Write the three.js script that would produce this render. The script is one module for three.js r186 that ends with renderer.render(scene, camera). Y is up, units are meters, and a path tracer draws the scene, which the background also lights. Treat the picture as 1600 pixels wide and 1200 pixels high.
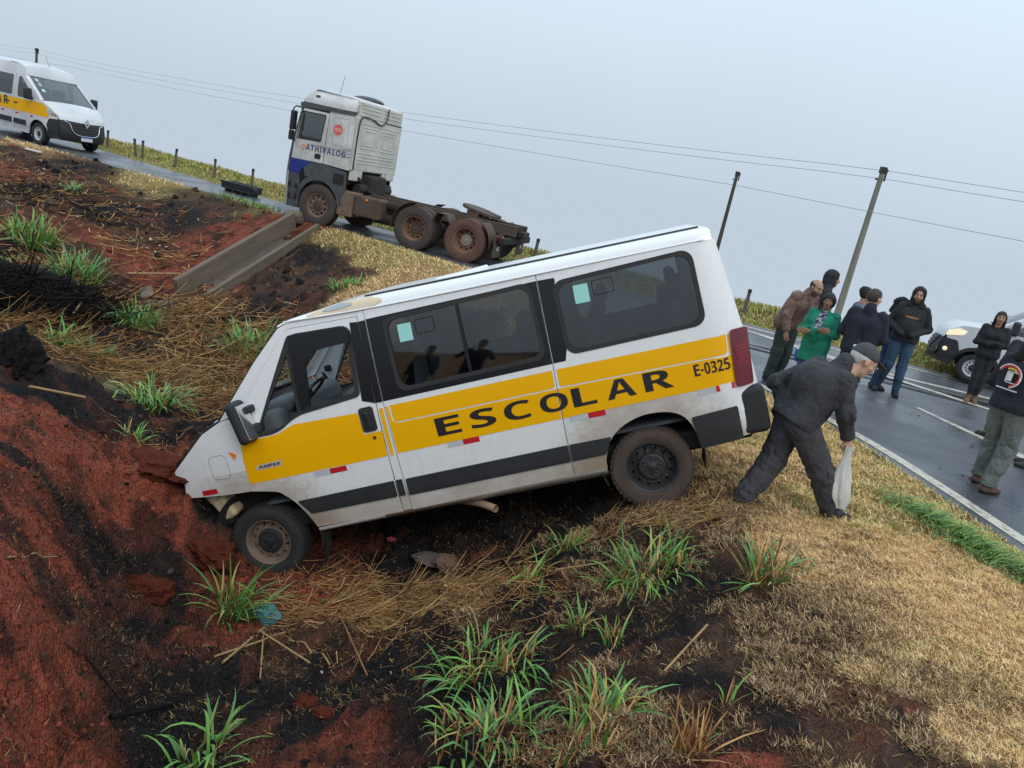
import * as THREE from 'three';
import { mergeGeometries, mergeVertices, toCreasedNormals } from 'three/addons/utils/BufferGeometryUtils.js';
import { RoundedBoxGeometry } from 'three/addons/geometries/RoundedBoxGeometry.js';
import { TessellateModifier } from 'three/addons/modifiers/TessellateModifier.js';
import { FontLoader } from 'three/addons/loaders/FontLoader.js';

// ---------------------------------------------------------------- camera, sky, sun, exposure
const D2R = Math.PI / 180;
const scene = new THREE.Scene();
const camera = new THREE.PerspectiveCamera(53.05, 4 / 3, 0.05, 2000);
camera.position.set(0, 2.3, 0);
camera.rotation.order = 'XYZ';
camera.rotation.set(-15.2 * D2R, 0, 11.8 * D2R);          // hand-held, pitched down and rolled
camera.updateMatrixWorld();

const renderer = new THREE.WebGLRenderer({ antialias: true });
renderer.toneMapping = THREE.LinearToneMapping;
renderer.toneMappingExposure = 1.0;
renderer.shadowMap.enabled = true;
renderer.setSize(1024, 768);

// overcast, misty sky: brightness rises evenly from the horizon to the zenith, with faint large patches
function makeSky() {
  const w = 512, h = 256, d = new Float32Array(w * h * 4);
  for (let y = 0; y < h; y++) for (let x = 0; x < w; x++) {
    const el = (y + 0.5) / h * Math.PI - Math.PI / 2, az = (x + 0.5) / w * 2 * Math.PI;
    const s = Math.max(0, Math.sin(el));
    const c = Math.cos(el);
    const n = fbm3(Math.cos(az) * c * 2.2 + 7, Math.sin(el) * 4 + 3, Math.sin(az) * c * 2.2 + 5, 4) - 0.5;
    const l = 0.53 * (1 + 1.5 * s) * (1 + 0.12 * n);
    const k = Math.min(1, s * 3);
    const i = (y * w + x) * 4;
    d[i] = l * (1.0 - 0.02 * k); d[i + 1] = l * (1.17 + 0.01 * k); d[i + 2] = l * (1.35 + 0.02 * k); d[i + 3] = 1;
  }
  const t = new THREE.DataTexture(d, w, h, THREE.RGBAFormat, THREE.FloatType);
  t.mapping = THREE.EquirectangularReflectionMapping; t.magFilter = THREE.LinearFilter; t.minFilter = THREE.LinearFilter;
  t.wrapS = THREE.RepeatWrapping; t.needsUpdate = true;
  return t;
}

// ---------------------------------------------------------------- noise
function mulberry(a) { return () => { a |= 0; a = a + 0x6D2B79F5 | 0; let t = Math.imul(a ^ a >>> 15, 1 | a); t = t + Math.imul(t ^ t >>> 7, 61 | t) ^ t; return ((t ^ t >>> 14) >>> 0) / 4294967296; }; }
function hash3(x, y, z) { let h = Math.imul(x, 374761393) ^ Math.imul(y, 668265263) ^ Math.imul(z, 1442695041); h = Math.imul(h ^ (h >>> 13), 1274126177); h = Math.imul(h ^ (h >>> 15), 0x2c1b3c6d); return ((h ^ (h >>> 16)) >>> 0) / 4294967296; }
const fade = (t) => t * t * (3 - 2 * t), mix = (a, b, t) => a + (b - a) * t, clamp = (x, a = 0, b = 1) => Math.min(b, Math.max(a, x));
const sstep = (a, b, x) => { const t = clamp((x - a) / (b - a)); return t * t * (3 - 2 * t); };
function vn3(x, y, z) {
  const X = Math.floor(x), Y = Math.floor(y), Z = Math.floor(z), u = fade(x - X), v = fade(y - Y), w = fade(z - Z);
  const l = (k) => mix(mix(hash3(X, Y, Z + k), hash3(X + 1, Y, Z + k), u), mix(hash3(X, Y + 1, Z + k), hash3(X + 1, Y + 1, Z + k), u), v);
  return mix(l(0), l(1), w);
}
function vn2(x, y, s = 0, per = 0) {
  let X = Math.floor(x), Y = Math.floor(y); const u = fade(x - X), v = fade(y - Y);
  let X1 = X + 1, Y1 = Y + 1;
  if (per) { X = ((X % per) + per) % per; Y = ((Y % per) + per) % per; X1 = ((X1 % per) + per) % per; Y1 = ((Y1 % per) + per) % per; }
  return mix(mix(hash3(X, Y, s), hash3(X1, Y, s), u), mix(hash3(X, Y1, s), hash3(X1, Y1, s), u), v);
}
function fbm3(x, y, z, o) { let a = 0.5, r = 0, n = 0; for (let i = 0; i < o; i++) { r += a * vn3(x, y, z); n += a; a *= 0.5; x *= 2.03; y *= 2.03; z *= 2.03; } return r / n; }
function fbm2(x, y, o, s = 0, per = 0) { let a = 0.5, r = 0, n = 0; for (let i = 0; i < o; i++) { r += a * vn2(x, y, s + i * 17, per); n += a; a *= 0.55; x *= 2; y *= 2; per *= 2; } return r / n; }

const skyTex = makeSky();
scene.background = skyTex; scene.environment = skyTex;
const sun = new THREE.DirectionalLight(0xfff3e4, 1.0);     // sun behind thick cloud, behind and right of the camera
sun.position.set(14, 30, 20); sun.target.position.set(0, 0, -10);
sun.castShadow = true; sun.shadow.radius = 45;
Object.assign(sun.shadow.camera, { left: -40, right: 40, top: 40, bottom: -40, near: 1, far: 120 });
scene.add(sun, sun.target);

// ---------------------------------------------------------------- helpers
const V = (x, y, z) => new THREE.Vector3(x, y, z);
const used = new Map();
function numbered(name) { const n = used.get(name) ?? 0; used.set(name, n + 1); return n ? name + '_' + String(n).padStart(3, '0') : name; }
function tag(o, label, category, group) { o.userData.label = label; if (category) o.userData.category = category; if (group) o.userData.group = group; return o; }
function thing(name, label, category, pos = [0, 0, 0], yaw = 0, group) {
  const o = new THREE.Group(); o.name = numbered(name); o.position.set(...pos); o.rotation.y = yaw; scene.add(o);
  return tag(o, label, category, group);
}
function mesh(name, geo, mat, parent) {
  if (Array.isArray(geo)) geo = merge(geo);
  const m = new THREE.Mesh(geo, mat); m.name = parent ? name : numbered(name); m.castShadow = m.receiveShadow = true;
  (parent ?? scene).add(m); return m;
}
function merge(list) {
  const idx = list.map((g) => g.index ? g.toNonIndexed() : g);
  const keys = ['position', 'normal', 'uv', 'color'].filter((k) => idx.every((g) => g.attributes[k]));
  const clean = idx.map((g) => { const c = new THREE.BufferGeometry(); for (const k of keys) c.setAttribute(k, g.attributes[k]); return c; });
  return mergeGeometries(clean);
}
function structure(name, geo, mat, label) { const m = mesh(name, geo, mat); m.userData.kind = 'structure'; if (label) m.userData.label = label; return m; }
function mat(c, roughness = 0.8, extra = {}) { const m = new THREE.MeshPhysicalMaterial({ roughness, ...extra }); m.color.setRGB(...c); return m; }
function T(g, p = [0, 0, 0], r = [0, 0, 0], s) { const m = new THREE.Matrix4().compose(V(...p), new THREE.Quaternion().setFromEuler(new THREE.Euler(...r)), s ? V(...s) : V(1, 1, 1)); return g.applyMatrix4(m); }
function rbox(w, h, d, p = [0, 0, 0], r = 0.01, rot = [0, 0, 0]) { return T(new RoundedBoxGeometry(w, h, d, 2, Math.min(r, w / 2.01, h / 2.01, d / 2.01)), p, rot); }
function box(w, h, d, p = [0, 0, 0], rot = [0, 0, 0]) { return T(new THREE.BoxGeometry(w, h, d), p, rot); }
function cylZ(r, d, p = [0, 0, 0], n = 24, r2 = r) { return T(new THREE.CylinderGeometry(r2, r, d, n), p, [Math.PI / 2, 0, 0]); }
function cylX(r, d, p = [0, 0, 0], n = 20) { return T(new THREE.CylinderGeometry(r, r, d, n), p, [0, 0, Math.PI / 2]); }
function tube(pts, r, n = 24, m = 8, closed = false) { return new THREE.TubeGeometry(new THREE.CatmullRomCurve3(pts.map((p) => V(...p)), closed, 'centripetal'), n, r, m, closed); }
function latheZ(profile, n = 40) { // profile of [radius, z]; axis along z
  const g = new THREE.LatheGeometry(profile.map(([r, z]) => new THREE.Vector2(Math.max(r, 1e-4), z)), n); return g.rotateX(Math.PI / 2);
}
function shapeOf(pts, holes = []) { const s = new THREE.Shape(pts.map((p) => new THREE.Vector2(...p))); for (const h of holes) s.holes.push(new THREE.Path(h.map((p) => new THREE.Vector2(...p)))); return s; }
function rrect(x0, y0, x1, y1, r, n = 5) { const o = [], c = [[x1 - r, y0 + r, -90], [x1 - r, y1 - r, 0], [x0 + r, y1 - r, 90], [x0 + r, y0 + r, 180]]; for (const [cx, cy, a] of c) for (let i = 0; i <= n; i++) { const t = (a + 90 * i / n) * D2R; o.push([cx + r * Math.cos(t), cy + r * Math.sin(t)]); } return o; }
function rpoly(pts, r, n = 4) { // rounded corners on a polygon
  const o = [], N = pts.length;
  for (let i = 0; i < N; i++) {
    const p = pts[i], a = pts[(i + N - 1) % N], b = pts[(i + 1) % N], rr = p[2] ?? r;
    const da = Math.hypot(a[0] - p[0], a[1] - p[1]), db = Math.hypot(b[0] - p[0], b[1] - p[1]), q = Math.min(rr, da / 2.1, db / 2.1);
    const A = [p[0] + (a[0] - p[0]) / da * q, p[1] + (a[1] - p[1]) / da * q], B = [p[0] + (b[0] - p[0]) / db * q, p[1] + (b[1] - p[1]) / db * q];
    if (q < 1e-4) { o.push([p[0], p[1]]); continue; }
    for (let k = 0; k <= n; k++) { const t = k / n, u = 1 - t; o.push([u * u * A[0] + 2 * u * t * p[0] + t * t * B[0], u * u * A[1] + 2 * u * t * p[1] + t * t * B[1]]); }
  }
  return o;
}
function smooth(pts, n = 24) { return new THREE.SplineCurve(pts.map((p) => new THREE.Vector2(...p))).getPoints(n).map((p) => [p.x, p.y]); }
function arc(cx, cy, rx, ry, a0, a1, n = 12) { const o = []; for (let i = 0; i <= n; i++) { const a = mix(a0, a1, i / n) * D2R; o.push([cx + rx * Math.cos(a), cy + ry * Math.sin(a)]); } return o; }
// a sheet cut to an outline and bent to the surface z = f(x, y); side = 1 faces +z, -1 is its mirror image; lip turns the edges inwards
function bent(pts, holes, f, { off = 0, side = 1, tess = 0.14, lip = 0, flipLip = false } = {}) {
  let g = new THREE.ShapeGeometry(shapeOf(pts, holes));
  if (tess) g = new TessellateModifier(tess, 7).modify(g);
  const p = g.attributes.position, list = [];
  const nrm = (x, y) => { const e = 0.01, n = V(-(f(x + e, y) - f(x - e, y)) / (2 * e), -(f(x, y + e) - f(x, y - e)) / (2 * e), 1).normalize(); return n; };
  const N = new Float32Array(p.count * 3), U = new Float32Array(p.count * 2);
  for (let i = 0; i < p.count; i++) {
    const x = p.getX(i), y = p.getY(i), n = nrm(x, y);
    p.setXYZ(i, x + n.x * off, y + n.y * off, (f(x, y) + n.z * off) * side);
    N.set([n.x, n.y, n.z * side], i * 3); U.set([x, y], i * 2);
  }
  g.setAttribute('normal', new THREE.BufferAttribute(N, 3)); g.setAttribute('uv', new THREE.BufferAttribute(U, 2));
  g = g.index ? g.toNonIndexed() : g;
  if (side < 0) flip(g);
  list.push(g);
  if (lip) for (const loop of [pts, ...holes]) {
    const pos = [], L = loop.length;
    const P = (q, k) => { const n = nrm(q[0], q[1]); return [q[0] + n.x * off, q[1] + n.y * off, (f(q[0], q[1]) + n.z * off - k) * side]; };
    for (let i = 0; i < L; i++) { const a = loop[i], b = loop[(i + 1) % L]; const a0 = P(a, 0), b0 = P(b, 0), a1 = P(a, lip), b1 = P(b, lip); pos.push(...a0, ...a1, ...b0, ...b0, ...a1, ...b1); }
    const e = new THREE.BufferGeometry(); e.setAttribute('position', new THREE.Float32BufferAttribute(pos, 3)); e.computeVertexNormals();
    e.setAttribute('uv', new THREE.Float32BufferAttribute(new Float32Array(pos.length / 3 * 2), 2)); list.push(e);
  }
  return merge(list);
}
function flip(g) { for (const k in g.attributes) { const a = g.attributes[k], s = a.itemSize; for (let i = 0; i < a.count; i += 3) for (let c = 0; c < s; c++) { const t = a.array[(i + 1) * s + c]; a.array[(i + 1) * s + c] = a.array[(i + 2) * s + c]; a.array[(i + 2) * s + c] = t; } } return g; }
// a smooth skin through rows of points
function loft(rows, closed = false) {
  const R = rows.length, C = rows[0].length, pos = [], uv = [], idx = [];
  rows.forEach((row, i) => row.forEach((p, j) => { pos.push(...p); uv.push(j / (C - 1), i / (R - 1)); }));
  for (let i = 0; i < R - 1; i++) for (let j = 0; j < (closed ? C : C - 1); j++) { const a = i * C + j, b = i * C + (j + 1) % C, c = a + C, d = b + C; idx.push(a, c, b, b, c, d); }
  const g = new THREE.BufferGeometry(); g.setAttribute('position', new THREE.Float32BufferAttribute(pos, 3)); g.setAttribute('uv', new THREE.Float32BufferAttribute(uv, 2)); g.setIndex(idx); g.computeVertexNormals(); return g;
}
function dataTex(w, fn, srgb = false) { // fn(u, v) -> [r, g, b] 0..1
  const d = new Uint8Array(w * w * 4);
  for (let y = 0; y < w; y++) for (let x = 0; x < w; x++) { const c = fn(x / w, y / w); const i = (y * w + x) * 4; d[i] = clamp(c[0]) * 255; d[i + 1] = clamp(c[1]) * 255; d[i + 2] = clamp(c[2]) * 255; d[i + 3] = 255; }
  const t = new THREE.DataTexture(d, w, w); t.wrapS = t.wrapT = THREE.RepeatWrapping; t.magFilter = THREE.LinearFilter; t.minFilter = THREE.LinearMipmapLinearFilter; t.generateMipmaps = true;
  if (srgb) t.colorSpace = THREE.SRGBColorSpace; t.needsUpdate = true; return t;
}
function rep(t, k) { const c = t.clone(); c.repeat.set(k, k); c.needsUpdate = true; return c; }
const font = await new FontLoader().loadAsync('fonts/droid/droid_sans_bold.typeface.json');
// letters as flat outlines, placed at (x, y) with cap height h and width factor wx
function letters(str, x, y, h, wx = 1, space = 0) {
  const out = [];
  let cx = x;
  for (const ch of str) {
    const sh = font.generateShapes(ch, h / 0.72); let w = 0;
    for (const s of sh) { const e = s.extractPoints(4); for (const p of e.shape) w = Math.max(w, p.x); out.push({ pts: e.shape.map((p) => [cx + p.x * wx, y + p.y]), holes: e.holes.map((q) => q.map((p) => [cx + p.x * wx, y + p.y])) }); }
    cx += (w || h * 0.3) * wx + space + h * 0.07 * wx;
  }
  return out;
}

// ---------------------------------------------------------------- road course and ground shape (metres; road surface at y = 0)
const nearEdge = new THREE.CatmullRomCurve3([[5.6, 30], [5.4, 6], [5.2, -1], [5.0, -4.5], [4.72, -6.45], [4.2, -9.3], [3.35, -11.3], [1.4, -14.3], [-1.6, -17.25], [-5.3, -19.7], [-9.2, -21.9], [-13, -23.7], [-17.5, -25.3], [-24, -28.4], [-40, -37], [-90, -64], [-300, -178]].map(([x, z]) => V(x, 0, z)), false, 'centripetal').getPoints(260);
const farEdge = new THREE.CatmullRomCurve3([[300, 75], [90, 6], [30, -10.5], [14, -15.1], [8.7, -16.75], [5, -18], [0, -20.2], [-7.9, -23.6], [-17.4, -29.4], [-30, -36], [-90, -68], [-300, -182]].map(([x, z]) => V(x, 0, z)), false, 'centripetal').getPoints(220);
function distTo(line, x, z) { // distance and side: positive on the left of the course
  let best = 1e9, sd = 0;
  for (let i = 0; i < line.length - 1; i++) {
    const a = line[i], b = line[i + 1], dx = b.x - a.x, dz = b.z - a.z, l2 = dx * dx + dz * dz;
    const t = clamp(((x - a.x) * dx + (z - a.z) * dz) / l2), ex = x - a.x - t * dx, ez = z - a.z - t * dz, d = ex * ex + ez * ez;
    if (d < best) { best = d; sd = Math.sign(dx * (z - a.z) - dz * (x - a.x)); }
  }
  return Math.sqrt(best) * (sd || 1);
}
const nearLine = nearEdge.filter((_, i) => i % 2 === 0), farLine = farEdge.filter((_, i) => i % 2 === 0);
const offRoad = (x, z) => -distTo(nearLine, x, z);   // metres from the road's near edge, towards the ditch; negative on the road
const beyond = (x, z) => distTo(farLine, x, z);     // metres past the far edge
// heights surveyed by eye, [x, z, y]
const survey = [
  [5, -2, 0], [3, -2, 0.05], [3.2, -4.5, 0], [3.0, -6.4, -0.02], [2.9, -8, -0.05], [2.6, -10, -0.08], [2.0, -3.2, -0.08], [1.5, -2.3, 0],
  [2.1, -6.2, -0.07], [1.5, -6.3, -0.24], [1.65, -8.2, -0.29], [1.65, -4.9, -0.32], [1.1, -3.55, -0.6], [0.9, -5.2, -0.8], [0.6, -6.4, -0.86], [-0.3, -6.6, -1.38], [-0.2, -8.2, -1.15], [0.5, -7.4, -0.84],
];
survey.push(
  [-1.82, -6.55, -1.87], [-1.65, -8.5, -1.87], [-0.1, -5.15, -1.3], [0.1, -3.95, -1.15], [-0.8, -5.2, -1.65], [-0.8, -3.8, -1.5], [-1.5, -4.1, -1.78], [-1.6, -5.3, -1.85], [-0.6, -2.6, -1.15], [0.3, -2.6, -0.85], [-1.4, -2.6, -1.45],
  [-2.05, -3.8, -1.75], [-2.75, -5.3, -1.75], [-2.95, -6.3, -1.66], [-2.2, -2.9, -1.0], [-2.77, -4.0, -0.62], [-3.35, -5.1, -0.6], [-3.9, -6.2, -0.62], [-3.5, -3.5, -0.2], [-5, -4, 0], [-4.6, -5.5, -0.35], [-5.0, -7.4, -0.55], [-4.15, -7.1, -1.15],
);
survey.push(
  [-3.1, -7.2, -1.22], [-3.2, -6.8, -1.18], [-2.6, -6.65, -1.6], [-3.1, -8.4, -1.22], [-3.6, -8.8, -1.5], [-4.2, -8.7, -1.5], [-6.3, -8.7, -0.95], [-5.2, -9.4, -1.5], [-4.6, -10.2, -1.7], [-7, -11, -1.65], [-3, -10.5, -1.75], [-4.7, -13, -1.6], [-7.0, -15.2, -1.62], [-8.8, -14.7, -1.6], [-10, -13, -1.5], [-9, -10, -1.3],
  [-2.5, -12.5, -1.3], [-1.2, -10.5, -1.2], [-0.2, -12, -0.7], [0.8, -10.5, -0.55], [1.6, -12, -0.12], [-2.8, -15.2, -0.35], [-3.7, -15.3, -0.72], [-4.9, -15.4, -1.1], [-1.2, -15.3, -0.05], [-3.6, -17.4, -0.12], [-5.9, -19.0, -0.1], [-6.7, -17.6, -0.95], [-5.2, -17.4, -0.55],
);
survey.push(
  [-9, -18.5, -0.8], [-8.7, -20.7, -0.1], [-11.2, -20.9, -0.3], [-12.5, -17.7, -0.55], [-10.6, -15.9, -1.0], [-16, -20, -0.35], [-13, -22.6, 0.05], [-17, -24.2, 0.1], [-22, -26.3, 0.15], [-20, -20, -0.2], [-16, -14, -0.9], [-12, -8, -0.8], [-10, -5, -0.2], [-8, -3, 0.2], [-6, -1, -0.4],
  [0, -1, 0.25], [-1.5, -1.2, -0.25], [-3, -1.8, -0.6], [-3.4, 0, -0.85], [-2.45, 0, -0.65], [0, 2, 0.4], [3, 2, 0.1], [-6, 4, 0.4], [6, 3, 0], [-14, 4, 0.5], [-24, -8, -0.2], [-30, -20, 0], [-35, -30, 0.2],
);
const spline = (() => { // thin-plate spline through the survey
  const n = survey.length, N = n + 3, A = Array.from({ length: N }, () => new Float64Array(N + 1));
  const U = (r2) => r2 < 1e-9 ? 0 : r2 * Math.log(r2) * 0.5;
  for (let i = 0; i < n; i++) {
    for (let j = 0; j < n; j++) A[i][j] = U((survey[i][0] - survey[j][0]) ** 2 + (survey[i][1] - survey[j][1]) ** 2);
    A[i][i] += 0.04;
    A[i][n] = A[n][i] = 1; A[i][n + 1] = A[n + 1][i] = survey[i][0]; A[i][n + 2] = A[n + 2][i] = survey[i][1]; A[i][N] = survey[i][2];
  }
  for (let c = 0; c < N; c++) {
    let p = c; for (let r = c + 1; r < N; r++) if (Math.abs(A[r][c]) > Math.abs(A[p][c])) p = r;
    [A[c], A[p]] = [A[p], A[c]];
    for (let r = 0; r < N; r++) if (r !== c) { const f = A[r][c] / A[c][c]; if (f) for (let k = c; k <= N; k++) A[r][k] -= f * A[c][k]; }
  }
  const w = A.map((row, i) => row[N] / row[i]);
  return (x, z) => { let s = w[n] + w[n + 1] * x + w[n + 2] * z; for (let i = 0; i < n; i++) { const dx = x - survey[i][0], dz = z - survey[i][1]; s += w[i] * U(dx * dx + dz * dz); } return s; };
})();
// what lies where: [x, z, kind]; 0 red clay, 1 burnt black, 2 brown burnt soil, 3 dry straw grass, 4 straw-green grass, 5 straw litter on soil
const patches = [
  [-2.4, -3.6, 0], [-2.9, -4.6, 0], [-2.3, -3, 0], [-3.4, -5.8, 0], [-3.1, -7.2, 0], [-2.9, -6.4, 0], [-4.1, -6.6, 0], [-1.9, -6.1, 0], [-1.3, -6.2, 0], [-2.1, -5.6, 0], [-0.7, -4.1, 0], [-1.6, -4.7, 1], [1.5, -3.2, 0], [-1.3, -5.1, 2], [-4.6, -7.2, 1], [-4.9, -6.9, 2],
  [-3.6, -8.1, 1], [-2.6, -5.8, 1], [-2.75, -6.9, 1], [-2.2, -4.7, 1], [-1.8, -4.2, 1], [-1.2, -4.4, 1], [-0.5, -4.4, 1], [0.1, -3.9, 1], [0.3, -4.6, 1], [0.9, -4.1, 1], [0.9, -3.6, 1], [0.3, -7.4, 1], [-0.3, -6.9, 1], [0.9, -6.5, 1], [0.4, -5.7, 1], [-0.4, -5.1, 1], [1.2, -7.6, 1], [-1.2, -4.9, 1], [-0.9, -4.95, 1], [-1.9, -4.5, 1], [-1.2, -4.2, 1], [-0.4, -4.05, 1], [-2.35, -5.3, 1], [-3.0, -5.6, 1], [-3.4, -7.7, 1],
];
patches.push(
  [-0.6, -5.7, 2], [0.0, -5.6, 2], [1.4, -5.5, 2], [1.7, -4.6, 2], [1.3, -3.9, 2], [1.8, -3.6, 1], [2.0, -4.2, 2], [1.55, -5.0, 1], [2.15, -5.4, 2], [1.9, -6.0, 2], [1.6, -4.2, 1], [1.5, -6.3, 2], [2.3, -4.5, 3], [2.75, -3.5, 3], [2.1, -3.3, 2], [2.35, -3.2, 2], [2.2, -3.75, 2], [2.6, -2.9, 1], [3, -4.5, 3], [2.5, -5.2, 3], [3.3, -5.6, 3], [2.4, -6.1, 3], [3.0, -6.9, 4], [2.3, -7.3, 3], [3.6, -6.6, 4], [2.8, -9.5, 4], [1.7, -10.8, 3], [4.2, -4, 3], [4, -1, 3], [2.4, -1, 3], [1, 1, 3],
  [-8.5, -13, 1], [-6.3, -11.6, 1], [-4.7, -15, 1], [-3.6, -9.6, 1], [-5.4, -10.3, 5], [-4.3, -11.3, 5], [-5.2, -12, 5], [-4.1, -13.2, 5], [-3, -12, 2], [-6.6, -13.8, 2], [-7.6, -14.4, 5], [-3.9, -14.4, 1], [-4.3, -16.4, 2], [-1.4, -13.5, 2], [-0.6, -10.6, 2],
);
patches.push(
  [-7.5, -18.2, 0], [-6.5, -19, 0], [-8, -16.4, 0], [-7.4, -16.6, 0], [-9, -16.9, 0], [-14, -20, 0], [-11, -16, 0], [-12.2, -21, 2], [-13.5, -21.6, 1], [-10.6, -18.8, 1], [-9.3, -19.6, 1], [-8.7, -20.4, 2], [-9.2, -18, 2], [-12, -18.6, 1], [-12.4, -16.8, 2], [-16, -22, 2], [-14.2, -18, 1], [-10.2, -14.6, 1], [-9.4, -15.6, 2], [-18, -23.6, 2], [-11.4, -22, 4], [-8, -21.3, 4], [-16, -24.3, 3], [-22, -25, 2],
  [-2.6, -16.6, 4], [-1.2, -15.4, 3], [-3.6, -18, 4], [-2.5, -15.5, 3], [0.5, -13.8, 4], [-4.4, -18.6, 4], [-5, -17.6, 1], [-3.2, -15.1, 3], [-5.6, -17, 2],
  [-7, -9.5, 2], [-8, -6, 0], [-6, -3, 0], [-4, -1.5, 0], [-1.5, -1, 0], [-14, -12, 1], [-20, -16, 2], [-12, -4, 0], [-30, -20, 2], [-6, 4, 3], [-20, 0, 3],
);
const palette = [[0.205, 0.052, 0.030], [0.0115, 0.0108, 0.0115], [0.066, 0.037, 0.024], [0.36, 0.22, 0.105], [0.26, 0.20, 0.075], [0.085, 0.052, 0.028]];
const scorch = (x, z) => sstep(0.47, 0.57, fbm2(x * 1.5 + 80, z * 1.5, 4, 91)) * sstep(3.7, 2.7, x - (z + 3.3) * 0.35) * sstep(-5.9, -5.2, z) * sstep(-1.5, -2.5, z);
function kinds(x, z, e = 3) { // shares of the kinds, with ragged edges
  const wx = x + (fbm2(x * 1.3, z * 1.3, 4, 11) - 0.5) * 1.5 + (fbm2(x * 7, z * 7, 3, 13) - 0.5) * 0.35, wz = z + (fbm2(x * 1.3, z * 1.3, 4, 31) - 0.5) * 1.5 + (fbm2(x * 7, z * 7, 3, 33) - 0.5) * 0.35;
  const w = [0, 0, 0, 0, 0, 0]; let s = 0;
  const far = Math.max(0.12, 0.02 * (x * x + z * z) * 0.1);
  for (const [px, pz, k] of patches) { const d2 = (wx - px) ** 2 + (wz - pz) ** 2, q = 1 / ((e === 3 ? d2 * d2 * d2 : Math.pow(d2, e)) + far * far * 0.001); w[k] += q; s += q; }
  for (let k = 0; k < 6; k++) w[k] /= s;
  return w;
}
function shape(x, z) { // height without the small relief
  const o = offRoad(x, z), b = beyond(x, z);
  if (b > 0) return (b < 2.2 ? 0.16 * sstep(0.2, 1.6, b) : 0.16 - (b - 2.2) * 0.125);
  if (o < 0) return -0.035;
  const h = clamp(spline(clamp(x, -36, 8), clamp(z, -34, 5)), -2.1, 0.7);
  return mix(0.015, h, sstep(0.05, 1.1, o));
}
function relief(x, z, o) {
  const near = Math.hypot(x, z) < 16 ? 1 : 0.6;
  const verge = sstep(-1.2, -0.1, shapeCache), k = mix(1, 0.28, verge) * sstep(0.1, 0.8, o);
  const r1 = fbm2(x * 1.7, z * 1.7, 3, 41) - 0.5, c = fbm2(x * 6, z * 6, 3, 43) - 0.5, clod = Math.abs(fbm2(x * 13, z * 13, 3, 47) - 0.5), f = fbm2(x * 34, z * 34, 2, 49) - 0.5;
  const ridge = 0.5 - Math.abs(fbm2(x * 3.1 + 3, z * 3.1, 4, 53) - 0.5) * 2;
  const steep = sstep(-0.35, -0.9, x + 2.2 + (z + 4) * -0.25), lump = Math.max(0, fbm2(x * 3.6 + 20, z * 3.6, 3, 57) - 0.52);
  return k * near * (r1 * 0.20 + c * 0.15 + ridge * 0.13 - clod * 0.20 + f * 0.028 + lump * 0.5 + steep * ridge * 0.10);
}
let shapeCache = 0;
function ground(x, z) { const h = shapeCache = shape(x, z), o = offRoad(x, z), b = beyond(x, z); if (b > 0) return h + (fbm2(x * 0.9, z * 0.9, 3, 61) - 0.5) * 0.22 * sstep(0.2, 1.5, b); return o > 0 ? h + relief(x, z, o) : h; }
function axis(segs) { const o = [segs[0][0]]; for (const [a, b, s] of segs) { const n = Math.max(1, Math.round((b - a) / s)); for (let i = 1; i <= n; i++) o.push(a + (b - a) * i / n); } return o; }
function grow(a, to, s0, k) { const o = []; let s = s0, v = a; const d = Math.sign(to - a); while ((to - v) * d > 0) { v += s * d; s *= k; o.push(v); } return o; }
const xs = [...grow(-22, -620, 0.3, 1.13).reverse(), ...axis([[-22, -14, 0.2], [-14, -8, 0.11], [-8, -4.4, 0.05], [-4.4, 3.6, 0.027], [3.6, 5.2, 0.06], [5.2, 14, 0.3]]), ...grow(14, 620, 0.5, 1.18)];
const zs_ = [...grow(-31, -640, 0.3, 1.13).reverse(), ...axis([[-31, -20, 0.2], [-20, -14, 0.11], [-14, -9, 0.055], [-9, -2.4, 0.029], [-2.4, 3, 0.15]]), ...grow(3, 300, 0.5, 1.25)];
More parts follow.
